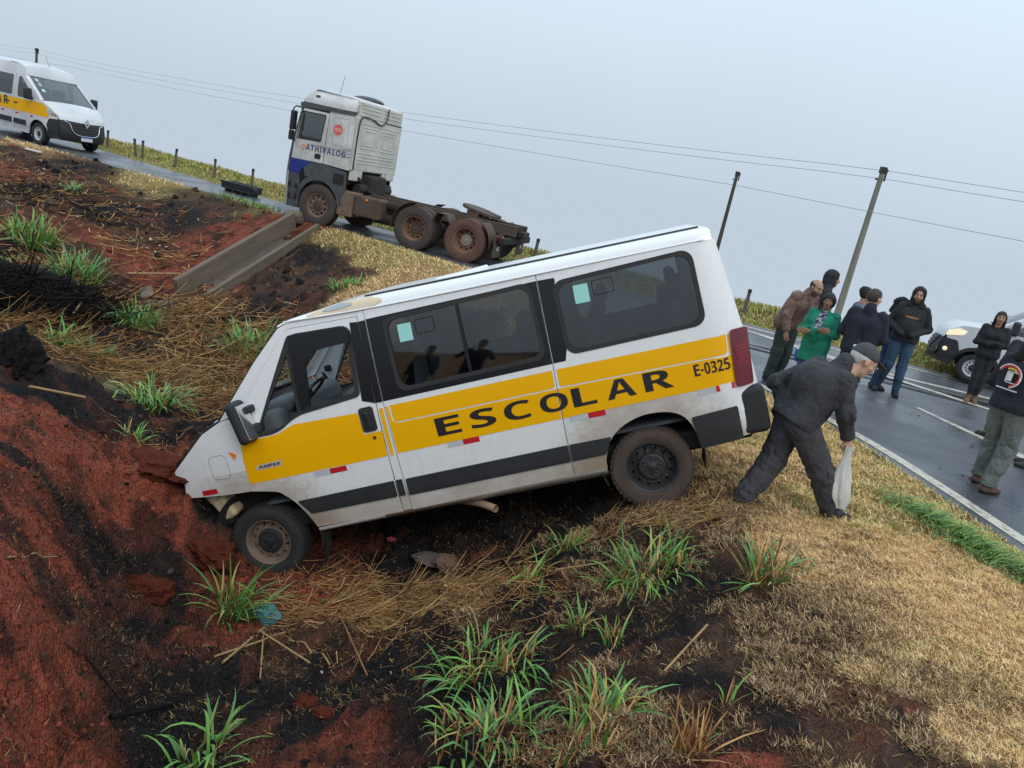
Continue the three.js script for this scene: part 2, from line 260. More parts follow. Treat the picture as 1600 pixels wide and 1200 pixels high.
const groundGeo = (() => {
  const nx = xs.length, nz = zs_.length, P = new Float32Array(nx * nz * 3), Cc = new Float32Array(nx * nz * 3), U = new Float32Array(nx * nz * 2), idx = [];
  for (let j = 0; j < nz; j++) for (let i = 0; i < nx; i++) {
    const x = xs[i], z = zs_[j], q = j * nx + i, b = beyond(x, z);
    const y = ground(x, z);
    P.set([x, y, z], q * 3); U.set([x, -z], q * 2);
    let c;
    if (b > 0) { const n = fbm2(x * 0.5, z * 0.5, 4, 71), m = fbm2(x * 4, z * 4, 2, 73); c = [mix(0.20, 0.28, n) * (0.75 + 0.5 * m), mix(0.19, 0.22, n) * (0.75 + 0.5 * m), mix(0.055, 0.08, n) * (0.75 + 0.5 * m)]; }
    else {
      const w = kinds(x, z); c = [0, 0, 0];
      const soot = Math.max(sstep(0.50, 0.68, fbm2(x * 3.3, z * 3.3, 4, 81)) * 0.8, sstep(0.56, 0.66, fbm2(x * 9, z * 9, 3, 82)) * 0.55) * clamp(w[0] + w[2] + w[5] + w[3] * 0.25), bare = sstep(0.56, 0.7, fbm2(x * 2.6 + 9, z * 2.6, 4, 83)) * 0.55 * (w[1] + w[2]), ash = sstep(0.6, 0.75, fbm2(x * 5, z * 5, 3, 85)) * 0.35 * w[1];
      for (let k = 0; k < 6; k++) for (let a = 0; a < 3; a++) c[a] += w[k] * palette[k][a];
      for (let a = 0; a < 3; a++) { c[a] = mix(c[a], palette[1][a], soot); c[a] = mix(c[a], mix(palette[0][a], palette[2][a], 0.5), bare); c[a] = mix(c[a], palette[2][a] * 0.8, ash); }
      const sc = scorch(x, z) * 0.85 * (w[3] + w[4]); for (let a = 0; a < 3; a++) c[a] = mix(c[a], mix(palette[1][a], palette[2][a], sstep(0.4, 0.6, fbm2(x * 6, z * 6, 3, 88))), sc);
      const v = 0.72 + 0.56 * fbm2(x * 11, z * 11, 3, 87); for (let a = 0; a < 3; a++) c[a] *= v;
      const o = offRoad(x, z); if (o > 0 && o < 0.35 && z > -20) for (let a = 0; a < 3; a++) c[a] = mix(palette[2][a] * 1.2, c[a], sstep(0.02, 0.3, o));
    }
    Cc.set(c, q * 3);
  }
  for (let j = 0; j < nz - 1; j++) for (let i = 0; i < nx - 1; i++) { const a = j * nx + i; idx.push(a, a + nx, a + 1, a + 1, a + nx, a + nx + 1); }
  const g = new THREE.BufferGeometry();
  g.setAttribute('position', new THREE.BufferAttribute(P, 3)); g.setAttribute('color', new THREE.BufferAttribute(Cc, 3)); g.setAttribute('uv', new THREE.BufferAttribute(U, 2)); g.setIndex(idx); g.computeVertexNormals();
  return g;
})();
const soilTex = dataTex(1024, (u, v) => { const a = fbm2(u * 48, v * 48, 4, 5, 48), b = vn2(u * 256, v * 256, 9, 256), k = 0.62 + 0.5 * a + 0.34 * (b - 0.5); return [k, k * 0.99, k * 0.97]; });
const soilBump = dataTex(1024, (u, v) => { const a = Math.abs(fbm2(u * 32, v * 32, 5, 15, 32) - 0.5) * 2, b = vn2(u * 220, v * 220, 19, 220); const k = 0.75 - a * 0.7 + b * 0.25; return [k, k, k]; });
const groundMat = mat([1.3, 1.3, 1.3], 0.82, { vertexColors: true, map: rep(soilTex, 0.55), bumpMap: rep(soilBump, 0.7), bumpScale: 0.06, specularIntensity: 0.3 });
structure('ground', groundGeo, groundMat, 'burnt red clay roadside ditch with straw grass verges');

// ---------------------------------------------------------------- wet asphalt
function strip(a, b, y) { // sheet between two courses of equal length
  const pos = [], uv = [], idx = [];
  for (let i = 0; i < a.length; i++) { pos.push(a[i].x, y, a[i].z, b[i].x, y, b[i].z); uv.push(a[i].x, -a[i].z, b[i].x, -b[i].z); if (i) { const q = i * 2; idx.push(q - 2, q - 1, q, q - 1, q + 1, q); } }
  const g = new THREE.BufferGeometry(); g.setAttribute('position', new THREE.Float32BufferAttribute(pos, 3)); g.setAttribute('uv', new THREE.Float32BufferAttribute(uv, 2)); g.setIndex(idx); g.computeVertexNormals();
  if (g.attributes.normal.getY(0) < 0) { const id = g.index.array; for (let i = 0; i < id.length; i += 3) [id[i + 1], id[i + 2]] = [id[i + 2], id[i + 1]]; g.computeVertexNormals(); }
  return g;
}
const roadOutline = [...nearEdge.map((p) => [p.x, -p.z]), ...[...farEdge].reverse().map((p) => [p.x, -p.z]), [300, -30]];
const roadGeo = T(new THREE.ShapeGeometry(shapeOf(roadOutline)), [0, 0, 0], [-Math.PI / 2, 0, 0]);
const asphaltTex = dataTex(1024, (u, v) => { const g = vn2(u * 512, v * 512, 3, 512), a = fbm2(u * 8, v * 8, 5, 23, 8), s = fbm2(u * 6, v * 60, 3, 25, 60); const k = 0.55 + 0.30 * g * g + 0.35 * (a - 0.5) + 0.18 * (s - 0.5); return [k, k, k * 1.02]; });
const asphaltRough = dataTex(1024, (u, v) => { const a = fbm2(u * 6, v * 6, 5, 27, 6), g = vn2(u * 400, v * 400, 29, 400), s = fbm2(u * 4, v * 40, 4, 21, 40); const k = 0.30 + 0.42 * sstep(0.35, 0.65, a) * 0.8 + 0.16 * g + 0.25 * (s - 0.5); return [k, k, k]; });
const asphaltBump = dataTex(1024, (u, v) => { const g = vn2(u * 420, v * 420, 33, 420), h = vn2(u * 170, v * 170, 35, 170); const k = g * 0.6 + h * 0.4; return [k, k, k]; });
const asphaltMat = mat([0.105, 0.112, 0.124], 0.72, { map: rep(asphaltTex, 0.22), roughnessMap: rep(asphaltRough, 0.16), bumpMap: rep(asphaltBump, 0.3), bumpScale: 0.004 });
structure('road', roadGeo.translate(0, 0.0, 0), asphaltMat, 'wet dark asphalt road curving away past the truck');
// painted markings: worn white thermoplastic
const paintTex = dataTex(512, (u, v) => { const a = fbm2(u * 20, v * 20, 4, 37, 20), b = vn2(u * 200, v * 200, 39, 200); const k = 1 - 0.42 * sstep(0.48, 0.72, a) - 0.18 * b; return [k, k * 0.985, k * 0.95]; });
const paintMat = mat([0.54, 0.49, 0.42], 0.5, { map: rep(paintTex, 0.8), bumpMap: rep(asphaltBump, 0.3), bumpScale: 0.003 });
function offsetLine(line, d) { return line.map((p, i) => { const a = line[Math.max(0, i - 1)], b = line[Math.min(line.length - 1, i + 1)], l = Math.hypot(b.x - a.x, b.z - a.z); return V(p.x + (b.z - a.z) / l * -d, 0, p.z + (b.x - a.x) / l * d); }); }
{
  const seg = nearEdge.filter((p) => p.z < 8 && p.z > -12.4), i0 = offsetLine(seg, 0.16), i1 = offsetLine(seg, 0.33);
  structure('edge_line', strip(i0, i1, 0.005), paintMat, 'worn white edge line along the near side of the road');
  const fs = farEdge.filter((p) => p.x > 3 && p.x < 40), f0 = offsetLine(fs, -0.45), f1 = offsetLine(fs, -0.58);
  structure('road_line', strip(f0, f1, 0.005), paintMat, 'thin white line along the far side of the road');
}
function bar(pts, w0, w1, y) { // tapering painted band along points
  const c = new THREE.CatmullRomCurve3(pts.map(([x, z]) => V(x, 0, z))).getPoints(20), a = [], b = [];
  c.forEach((p, i) => { const q = c[Math.min(20, i + 1)], o = c[Math.max(0, i - 1)], l = Math.hypot(q.x - o.x, q.z - o.z), w = mix(w0, w1, i / 20) / 2, nx = -(q.z - o.z) / l * w, nz = (q.x - o.x) / l * w; a.push(V(p.x + nx, 0, p.z + nz)); b.push(V(p.x - nx, 0, p.z - nz)); });
  return strip(a, b, y);
}
structure('road_marking', bar([[3.0, -17.35], [4.85, -16.8], [7.1, -14.95], [9.0, -14.45], [14, -12.2]], 0.14, 0.2, 0.005), paintMat, 'white line bending into the junction');
structure('road_marking', bar([[5.0, -16.55], [6.87, -14.62], [8.2, -13.3], [12, -8.6]], 0.16, 0.24, 0.009), paintMat, 'white line splitting off the junction line');
structure('road_marking', bar([[6.4, -12.1], [6.75, -10.9], [7.0, -10.1], [7.4, -8.6]], 0.1, 0.3, 0.005), paintMat, 'short tapering white bar on the road');

// ---------------------------------------------------------------- shared vehicle materials
const fineBump = dataTex(512, (u, v) => { const k = vn2(u * 200, v * 200, 51, 200) * 0.6 + fbm2(u * 40, v * 40, 3, 53, 40) * 0.4; return [k, k, k]; });
const dustTex = dataTex(512, (u, v) => { const a = fbm2(u * 8, v * 8, 5, 59, 8), b = fbm2(u * 40, v * 40, 3, 60, 40); const k = clamp(0.62 + 0.55 * (a - 0.3) + 0.2 * (b - 0.5)); return [k, k * 0.985, k * 0.97]; });
// splash and mud on white paint, laid out in metres along the body (u = (x + 1) / 6, v = (y - 0.3) / 2.4)
const mudTex = dataTex(1024, (u, v) => {
  const x = u * 6 - 1, y = v * 2.4 + 0.3, a = fbm2(u * 30, v * 14, 5, 63), b = fbm2(u * 160, v * 90, 3, 64), st = fbm2(u * 120, v * 4, 3, 65);
  let d = sstep(0.75, 0.40, y + (a - 0.5) * 0.3) * 0.42 + 0.07 * sstep(1.3, 0.5, y) * a + sstep(0.62, 0.8, st) * 0.05 * sstep(2.3, 0.6, y);
  for (const w of [0, 3.7]) { const r = Math.hypot(x - w, y - 0.42); d += sstep(0.95, 0.45, r + (b - 0.5) * 0.25) * 0.45 * (0.4 + a) * (y < 1.1 ? 1 : 0); }
  d = clamp(d + 0.05 * b); const k = vn2(u * 900, v * 400, 66) * 0.04;
  return [mix(0.985, 0.60, d) - k, mix(0.985, 0.50, d) - k, mix(0.98, 0.41, d) - k];
}, true);
const mudMap = mudTex.clone(); mudMap.repeat.set(1 / 6, 1 / 2.4); mudMap.offset.set(1 / 6, -0.3 / 2.4); mudMap.needsUpdate = true;
const K = {
  white: mat([0.78, 0.785, 0.79], 0.35, { map: mudMap, clearcoat: 0.7, clearcoatRoughness: 0.12 }),
  plainWhite: mat([0.78, 0.78, 0.78], 0.35, { clearcoat: 0.6, clearcoatRoughness: 0.15 }),
  yellow: mat([0.80, 0.395, 0.0], 0.42, { specularIntensity: 0.45 }),
  black: mat([0.014, 0.014, 0.015], 0.45), rubber: mat([0.02, 0.019, 0.019], 0.75, { bumpMap: rep(fineBump, 3), bumpScale: 0.002 }),
  plastic: mat([0.022, 0.023, 0.026], 0.6, { bumpMap: rep(fineBump, 4), bumpScale: 0.002, map: rep(dustTex, 1) }),
  film: mat([0.011, 0.012, 0.015], 0.3, { specularIntensity: 0.6 }),
  glass: mat([0.30, 0.32, 0.34], 0.03, { transmission: 1, thickness: 0, ior: 1.75 }), clear: mat([0.80, 0.84, 0.84], 0.02, { transmission: 1, thickness: 0 }),
  visor: mat([0.055, 0.055, 0.06], 0.12, { transmission: 0.5, thickness: 0 }),
  red: mat([0.48, 0.012, 0.02], 0.35, { clearcoat: 0.6 }), lampRed: mat([0.115, 0.004, 0.010], 0.28), silver: mat([0.45, 0.46, 0.48], 0.35), amber: mat([0.75, 0.2, 0.01], 0.25),
  chrome: mat([0.7, 0.7, 0.7], 0.2, { metalness: 1 }), steel: mat([0.42, 0.37, 0.32], 0.5, { metalness: 0.5, map: rep(dustTex, 2) }),
  rustRim: mat([0.22, 0.155, 0.115], 0.7, { map: rep(dustTex, 2), bumpMap: rep(fineBump, 2), bumpScale: 0.002 }), darkRim: mat([0.035, 0.033, 0.034], 0.5, { map: rep(dustTex, 2) }),
  tyreClean: mat([0.028, 0.027, 0.027], 0.8, { map: rep(dustTex, 2), bumpMap: rep(fineBump, 2), bumpScale: 0.002 }), tyreMud: mat([0.088, 0.062, 0.050], 0.92, { map: rep(dustTex, 2), bumpMap: rep(fineBump, 2), bumpScale: 0.004 }),
  under: mat([0.025, 0.021, 0.018], 0.9, { bumpMap: rep(fineBump, 1), bumpScale: 0.01 }), seat: mat([0.05, 0.055, 0.065], 0.95), dash: mat([0.14, 0.16, 0.17], 0.7), trimGrey: mat([0.36, 0.37, 0.37], 0.75),
  sticker: mat([0.30, 0.62, 0.56], 0.6), tank: mat([0.58, 0.47, 0.30], 0.55), mudPipe: mat([0.33, 0.22, 0.14], 0.8), primer: mat([0.60, 0.50, 0.35], 0.7), greyPatch: mat([0.33, 0.36, 0.38], 0.6), blackPaint: mat([0.012, 0.012, 0.013], 0.5),
};
// a road wheel: tyre with grooved tread, pressed steel rim with holes, cap; outer face towards +z
function wheelGeo({ R, W, r, holes = 12, hr = 0.014, hcR, dish = 0.05, capR = 0.06, nuts = 5 }) {
  const h = W / 2, s = R * 0.028;
  const prof = [[r * 0.98, -h * 0.75], [r + (R - r) * 0.4, -h], [R - s * 1.6, -h * 0.93], [R - s * 0.3, -h * 0.8], [R, -h * 0.62]];
  for (const c of [-0.36, 0, 0.36]) prof.push([R, (c - 0.06) * W], [R - s * 0.9, (c - 0.05) * W], [R - s * 0.9, (c + 0.05) * W], [R, (c + 0.06) * W]);
  prof.push([R, h * 0.62], [R - s * 0.3, h * 0.8], [R - s * 1.6, h * 0.93], [R - s * 2.6, h * 0.985], [r + (R - r) * 0.52, h], [r + (R - r) * 0.3, h * 0.985], [r + (R - r) * 0.12, h * 0.9], [r * 1.0, h * 0.82], [r * 0.97, h * 0.5]);
  const tyre = [latheZ(prof, 56)];
  const nb = 44; for (let i = 0; i < nb; i++) for (const sd of [-1, 1]) { const a = (i + (sd > 0 ? 0.5 : 0)) / nb * Math.PI * 2; tyre.push(T(new THREE.BoxGeometry(s * 1.5, R * 2 * Math.PI / nb * 0.6, W * 0.16), [(R - s * 0.5) * Math.cos(a), (R - s * 0.5) * Math.sin(a), sd * h * 0.78], [0, 0, a])); }
  const z0 = h * 0.84;
  const rimProf = [[r * 0.96, -h * 0.7], [r * 0.8, -h * 0.3], [r * 0.82, z0 - dish * 1.6], [r * 0.90, z0 - dish * 0.7], [r * 0.94, z0 - 0.012], [r * 1.0, z0 + 0.004], [r * 1.025, z0 + 0.002], [r * 1.02, z0 - 0.01]];
  const disc = shapeOf(arc(0, 0, r * 0.86, r * 0.86, 0, 354, 48));
  hcR ??= r * 0.68;
  for (let i = 0; i < holes; i++) { const a = (i + 0.3) / holes * Math.PI * 2; disc.holes.push(new THREE.Path(arc(hcR * Math.cos(a), hcR * Math.sin(a), hr, hr, 360, 30, 11).map((p) => new THREE.Vector2(...p)))); }
  const discGeo = new THREE.ExtrudeGeometry(disc, { depth: 0.006, bevelEnabled: false }), dp = discGeo.attributes.position;
  for (let i = 0; i < dp.count; i++) { const q = Math.hypot(dp.getX(i), dp.getY(i)); dp.setZ(i, dp.getZ(i) + z0 - dish - 0.02 + 0.03 * sstep(r * 0.86, r * 0.5, q)); }
  discGeo.computeVertexNormals();
  const rim = [latheZ(rimProf, 48), discGeo];
  const zc = z0 - dish + 0.015;
  const cap = [latheZ([[capR * 1.25, zc - 0.03], [capR * 1.2, zc + 0.004], [capR * 1.05, zc + 0.012], [capR * 0.95, zc + 0.006], [capR * 0.45, zc + 0.008], [capR * 0.36, zc + 0.02], [1e-4, zc + 0.022]], 36)];
  for (let i = 0; i < nuts; i++) { const a = (i + 0.25) / nuts * Math.PI * 2, q = capR * 0.7; cap.push(T(latheZ([[capR * 0.24, 0.0], [capR * 0.22, 0.014], [capR * 0.13, 0.014], [capR * 0.11, 0.004], [1e-4, 0.004]], 14), [q * Math.cos(a), q * Math.sin(a), zc])); }
  const back = latheZ([[r * 0.82, z0 - dish - 0.06], [1e-4, z0 - dish - 0.07]], 24);
  return { tyre: merge(tyre), rim: merge(rim), cap: merge(cap), back };
}
function addWheel(parent, G, [x, y, z], out, mats, roll = 0) {
  const w = new THREE.Group(); w.name = 'wheel'; w.position.set(x, y, z); w.rotation.set(0, out < 0 ? Math.PI : 0, 0); w.rotateZ(roll); parent.add(w);
  mesh('tyre', G.tyre, mats.tyre, w); mesh('rim', G.rim, mats.rim, w); mesh('hub_cap', G.cap, mats.cap, w); mesh('brake_disc', G.back, K.under, w);
  return w;
}

// ---------------------------------------------------------------- the crashed school minibus (local: x to its rear, y up, z to its left; front axle at x = 0)
const bus = thing('school_minibus', 'white and yellow school minibus with ESCOLAR lettering, nose down in the ditch', 'minibus', [-1.735, -1.871, -7.512]);
bus.quaternion.set(-0.02308, -0.03982, 0.22381, 0.97355);
{
  const half = (x, y) => {
    let z = 1.0 - 0.13 * Math.pow(clamp((y - 1.2) / 1.2, 0, 1.2), 1.5) - 0.02 * sstep(0.62, 0.42, y);
    if (x < 0.35) z -= 0.11 * Math.pow((0.35 - x) / 1.12, 1.8);
    if (x > 4.38) z -= 0.30 - Math.sqrt(Math.max(0, 0.09 - Math.min(0.09, (x - 4.38) ** 2 * 0.55)));
    return z;
  };
  const gut = (x) => 2.275 - 0.04 * (x - 1.6);
  const g = 0.003;
  const fender = [...rpoly([[-0.075, 1.60], [-0.31, 1.515], [-0.765, 1.19, 0.05], [-0.665, 1.09, 0.03], [-0.70, 0.935, 0.02], [-0.3, 0.905], [0.02 - g, 0.895], [0.045, 1.2], [0.085 - g, 1.5], [0.06, 1.60]], 0.01)];
  const door = [...smooth([[0.02, 0.895], [0.27, 0.845], [0.36, 0.78], [0.43, 0.70], [0.50, 0.58], [0.545, 0.455], [0.555, 0.425]], 22), [1.0, 0.42], [1.415 - g, 0.415], [1.425 - g, 0.9], [1.445 - g, 1.45], [1.465 - g, 2.235], [0.80, 2.275], [0.745, 2.25], [0.10, 1.62], [0.085, 1.5], [0.045, 1.2]];
  const doorHole = rpoly([[0.25, 1.405, 0.05], [0.48, 1.40, 0.1], [0.70, 1.52, 0.12], [1.305, 1.565, 0.05], [1.365, 2.165, 0.1], [0.80, 2.205, 0.04]], 0.05);
  const pillar = [[1.415 + g, 0.415], [1.425 + g, 0.9], [1.445 + g, 1.45], [1.465 + g, gut(1.46)], [1.535 - g, gut(1.54)], [1.515 - g, 1.45], [1.50 - g, 0.415]].reverse();
  const middle = [[1.50 + g, 0.415], [3.03 - g, 0.44], [3.045 - g, 0.9], [3.075 - g, 1.45], [3.10 - g, gut(3.1)], [1.535 + g, gut(1.54)], [1.515 + g, 1.45]];
  const w2 = rrect(1.70, 1.525, 3.015, 2.15, 0.09), w3 = rrect(3.235, 1.515, 4.375, 2.105, 0.10);
  const rear = [[3.03 + g, 0.44], ...smooth([[3.325, 0.445], [3.335, 0.53], [3.40, 0.68], [3.53, 0.79], [3.72, 0.85], [3.93, 0.835], [4.06, 0.76], [4.125, 0.62], [4.15, 0.46]], 28), [4.70, 0.50], [4.715, 0.9], [4.68, 1.40], [4.60, gut(4.6)], [3.10 + g, gut(3.1)], [3.075 + g, 1.45], [3.045 + g, 0.9]];
  const apil = [[-0.085, 1.605], [0.10, 1.625], [0.745, 2.255], [0.80, 2.28], [1.465, 2.24], [1.465, gut(1.465)], [0.82, 2.335], [0.70, 2.30], [0.40, 2.055]].reverse();
  const P = {};
  for (const s of [1, -1]) {
    const o = { side: s, lip: 0.02 };
    const wt = s > 0 ? K.white : K.plainWhite;
    const front = mesh('front_fender', bent(fender, [], half, o), wt, bus), dr = mesh('front_door', bent(door, [doorHole], half, o), wt, bus);
    mesh('door_pillar', bent(pillar, [], half, { ...o, off: -0.004 }), wt, bus);
    const md = mesh('side_panel', bent(middle, [w2], half, o), wt, bus), rr = mesh('rear_panel', bent(rear, [w3], half, o), wt, bus);
    for (const [x0, x1, x2] of [[1.418, 1.445, 1.465], [1.50, 1.515, 1.535], [3.03, 3.075, 3.10]]) mesh('door_seal', bent([[x0 - 0.012, 0.44], [x0 + 0.012, 0.44], [x1 + 0.012, 1.45], [x2 + 0.012, 2.2], [x2 - 0.012, 2.2], [x1 - 0.012, 1.45]], [], half, { side: s, off: -0.0075 }), K.black, bus);
    mesh('windscreen_pillar', bent(apil, [], half, { ...o, off: -0.006 }), wt, bus);
    if (s > 0) Object.assign(P, { front, dr, md, rr });
    // windows: rubber frame, tinted pane
    const ring = (h, k) => { const cx = h.reduce((a, p) => a + p[0], 0) / h.length, cy = h.reduce((a, p) => a + p[1], 0) / h.length; return h.map(([x, y]) => [x + Math.sign(x - cx) * k, y + Math.sign(y - cy) * k]); };
    for (const [par, h] of [[md, w2], [rr, w3]]) {
      const wd = mesh('window', bent(h, [], half, { side: s, off: -0.014 }), K.glass, par);
      void wd; mesh('window_frame', bent(ring(h, 0.022), [ring(h, -0.014)], half, { side: s, off: 0.006, lip: 0.03 }), K.rubber, par);
    }
    mesh('window_frame', bent(ring(doorHole, 0.02), [ring(doorHole, -0.022)], half, { side: s, off: 0.005, lip: 0.03 }), K.rubber, dr);
    mesh('quarter_glass', bent([[0.27, 1.42], [0.48, 1.42], [0.69, 1.53], [0.735, 2.12]], [], half, { side: s, off: -0.02 }), K.clear, dr);
    mesh('window_bar', bent([[0.70, 1.52], [0.755, 1.53], [0.80, 2.19], [0.735, 2.12]], [], half, { side: s, off: 0.004, lip: 0.03 }), K.rubber, dr);
    if (s > 0) mesh('rain_visor', bent(rpoly([[0.755, 1.56], [0.85, 1.56], [0.90, 1.95, 0.15], [1.0, 2.03, 0.15], [1.36, 2.035], [1.372, 2.175, 0.06], [0.80, 2.212, 0.03]], 0.01), [], half, { side: s, off: 0.035, lip: 0.03 }), K.film, dr);
    // wing mirror
    const mz = 1.10 * s, mir = mesh('wing_mirror', [T(new RoundedBoxGeometry(0.11, 0.41, 0.20, 5, 0.05), [0.19, 1.565, mz - s * 0.03], [0, s * -0.2, 0.14]), rbox(0.10, 0.10, 0.12, [0.27, 1.47, 0.96 * s], 0.03), rbox(0.07, 0.07, 0.12, [0.27, 1.66, 0.97 * s], 0.02)], K.plastic, bus);
    mesh('mirror_glass', rbox(0.008, 0.33, 0.15, [0.247, 1.56, mz - s * 0.04], 0.003, [0, s * -0.2, 0.14]), K.chrome, mir);
  }
  // window details on the left side
  mesh('window_divider', bent([[2.345, 1.53], [2.375, 1.53], [2.385, 2.145], [2.355, 2.145]], [], half, { off: -0.004 }), K.film, P.md);
  for (const [par, x, y] of [[P.md, 1.80, 1.93], [P.rr, 3.38, 1.90]]) {
    mesh('sticker', bent([[x, y], [x + 0.125, y - 0.004], [x + 0.13, y + 0.15], [x + 0.005, y + 0.154]], [], half, { off: -0.011 }), K.sticker, par);
    mesh('window_vent', bent(rrect(x + 0.16, y + 0.03, x + 0.34, y + 0.16, 0.02), [rrect(x + 0.168, y + 0.038, x + 0.332, y + 0.152, 0.015)], half, { off: -0.011 }), K.film, par);
  }
  // black film between the windows
  mesh('black_film', bent([[1.325, 1.50], [1.444, 1.455], [1.462, 2.19], [1.385, 2.2]], [], half, { off: 0.002 }), K.film, P.dr);
  mesh('black_film', bent([[1.45, 1.455], [1.512, 1.455], [1.53, 2.19], [1.468, 2.19]], [], half, { off: 0.001 }), K.film, bus);
  mesh('black_film', bent([[1.52, 1.455], [3.072, 1.452], [3.094, 2.165], [1.54, 2.195]], [rrect(1.69, 1.515, 3.025, 2.16, 0.09)], half, { off: 0.002 }), K.film, P.md);
  mesh('black_film', bent([[3.082, 1.452], [3.19, 1.452], [3.225, 1.56], [3.225, 2.05], [3.25, 2.12], [3.25, 2.155], [3.104, 2.165]], [], half, { off: 0.002 }), K.film, P.rr);
  // yellow bands with white gaps
  const band = (par, pts) => mesh('yellow_band', bent(pts, [], half, { off: 0.003 }), K.yellow, par);
  band(P.dr, [[0.035, 0.965], [1.42, 0.962], [1.438, 1.20], [1.265, 1.20], [1.255, 1.405], [0.62, 1.43], [0.46, 1.375], [0.24, 1.37], [0.20, 1.435], [0.082, 1.44], [0.045, 1.2]]);
  band(bus, [[1.452, 0.962], [1.482, 0.962], [1.497, 1.40], [1.462, 1.402]]);
  band(P.md, [[1.523, 0.967], [3.038, 0.967], [3.058, 1.232], [1.60, 1.240, 0], [1.555, 1.27], [1.548, 1.405], [1.524, 1.406]]);
  band(P.md, rpoly([[1.565, 1.408], [1.572, 1.252, 0.035], [3.048, 1.244, 0.035], [3.055, 1.398]], 0.002));
  band(P.rr, [[3.052, 0.967], [4.535, 0.965], [4.545, 1.20], [3.07, 1.232]]);
  band(P.rr, rpoly([[3.095, 1.398], [3.088, 1.244, 0.035], [4.508, 1.213, 0.035], [4.525, 1.375]], 0.002));
  band(P.rr, [[4.522, 1.214], [4.544, 1.214], [4.548, 1.374], [4.536, 1.374]]);
  // lettering
  const write = (str, boxes, y0, y1, name, m, slant = 0) => {
    const made = [];
    [...str].forEach((ch, i) => {
      const L = letters(ch, 0, 0, 1), all = L.flatMap((q) => q.pts), mx = Math.min(...all.map((p) => p[0])), Mx = Math.max(...all.map((p) => p[0])), my = Math.min(...all.map((p) => p[1])), My = Math.max(...all.map((p) => p[1]));
      const [a, b, flat] = boxes[i], fy = flat ? [y0 + (y1 - y0) * 0.34, y0 + (y1 - y0) * 0.5] : [y0, y1];
      const f = (p) => { const y = mix(fy[0], fy[1], (p[1] - my) / (My - my)); return [mix(a, b, (p[0] - mx) / (Mx - mx)) - slant * (y - y0), y]; };
      made.push(mesh(name, L.map((q) => bent(q.pts.map(f), q.holes.map((h) => h.map(f)), half, { off: 0.006, tess: 0 })), m, bus));
    });
    return made;
  };
  write('ESCOLAR', [[1.93, 2.155], [2.25, 2.48], [2.56, 2.80], [2.885, 3.13], [3.17, 3.375], [3.465, 3.715], [3.79, 4.035]], 1.04, 1.205, 'letter', K.blackPaint);
  write('E-0325', [[4.215, 4.262], [4.27, 4.292, 1], [4.302, 4.348], [4.356, 4.402], [4.41, 4.456], [4.464, 4.512]], 1.085, 1.185, 'digit', K.blackPaint);
  mesh('name_badge', bent([[0.145, 1.083], [0.40, 1.083], [0.425, 1.135], [0.165, 1.125]], [], half, { off: 0.005, tess: 0 }), K.silver, P.dr);
  write('JUMPER', [0, 1, 2, 3, 4, 5].map((i) => [0.165 + i * 0.040, 0.198 + i * 0.040]), 1.092, 1.122, 'badge_letter', K.blackPaint, -0.25);
  // reflective tapes: silver then red
  const tape = (par, x0, x1, x2, y) => { if (x1 > x0) mesh('silver_tape', bent([[x0, y - 0.028], [x1, y - 0.028], [x1, y + 0.022], [x0, y + 0.022]], [], half, { off: 0.003, tess: 0 }), K.silver, par); mesh('red_tape', bent([[x1, y - 0.028], [x2, y - 0.028], [x2, y + 0.022], [x1, y + 0.022]], [], half, { off: 0.003, tess: 0 }), K.red, par); };
  tape(P.front, -0.5, -0.5, -0.33, 0.96); tape(P.dr, 0.69, 0.845, 1.01, 0.935); tape(P.md, 1.99, 2.135, 2.285, 0.948); tape(P.rr, 3.11, 3.27, 3.42, 0.948); tape(P.rr, 4.215, 4.36, 4.515, 0.945);
  // black rubbing strips
  const rub = (par, pts) => mesh('side_moulding', bent(pts, [], half, { off: 0.016, lip: 0.018 }), K.plastic, par);
  rub(P.dr, rpoly([[0.555, 0.575], [1.405, 0.575], [1.41, 0.725], [0.455, 0.715]], 0.012)); rub(bus, [[1.432, 0.575], [1.485, 0.575], [1.488, 0.725], [1.435, 0.725]]);
  rub(P.md, rpoly([[1.52, 0.565], [3.028, 0.575], [3.034, 0.725], [1.528, 0.72]], 0.01)); rub(P.rr, rpoly([[3.045, 0.575], [3.345, 0.58], [3.42, 0.72], [3.05, 0.725]], 0.01));
  // door handle, lock, filler flap, side lamp
  const hd = mesh('door_handle', [bent(rrect(1.268, 1.215, 1.405, 1.44, 0.03), [], half, { off: 0.012, lip: 0.02, tess: 0 })], K.plastic, P.dr);
  mesh('handle_grip', rbox(0.05, 0.15, 0.025, [1.335, 1.325, half(1.33, 1.32) + 0.024], 0.012), K.black, hd);
  mesh('door_lock', cylZ(0.017, 0.02, [1.355, 1.155, half(1.355, 1.155)], 16), K.chrome, P.dr);
  mesh('filler_flap', bent(rrect(-0.325, 1.06, -0.13, 1.29, 0.045), [rrect(-0.322, 1.063, -0.133, 1.287, 0.043)], half, { off: 0.0015, tess: 0 }), K.black, P.front);
  mesh('side_lamp', bent(rpoly([[-0.075, 1.31], [-0.005, 1.27, 0.02], [-0.04, 1.225]], 0.012), [], half, { off: 0.012, lip: 0.014, tess: 0 }), K.amber, P.front);
  // sills turned under the body
  for (const s of [1, -1]) mesh('sill', loft([0.56, 1.3, 2.2, 3.32].map((x) => [[x, 0.425 + (x - 1.4) * 0.012, half(x, 0.44) * s], [x, 0.395 + (x - 1.4) * 0.012, (half(x, 0.44) - 0.01) * s], [x, 0.36, (half(x, 0.44) - 0.07) * s], [x, 0.36, 0.7 * s]])), s > 0 ? K.white : K.plainWhite, bus);
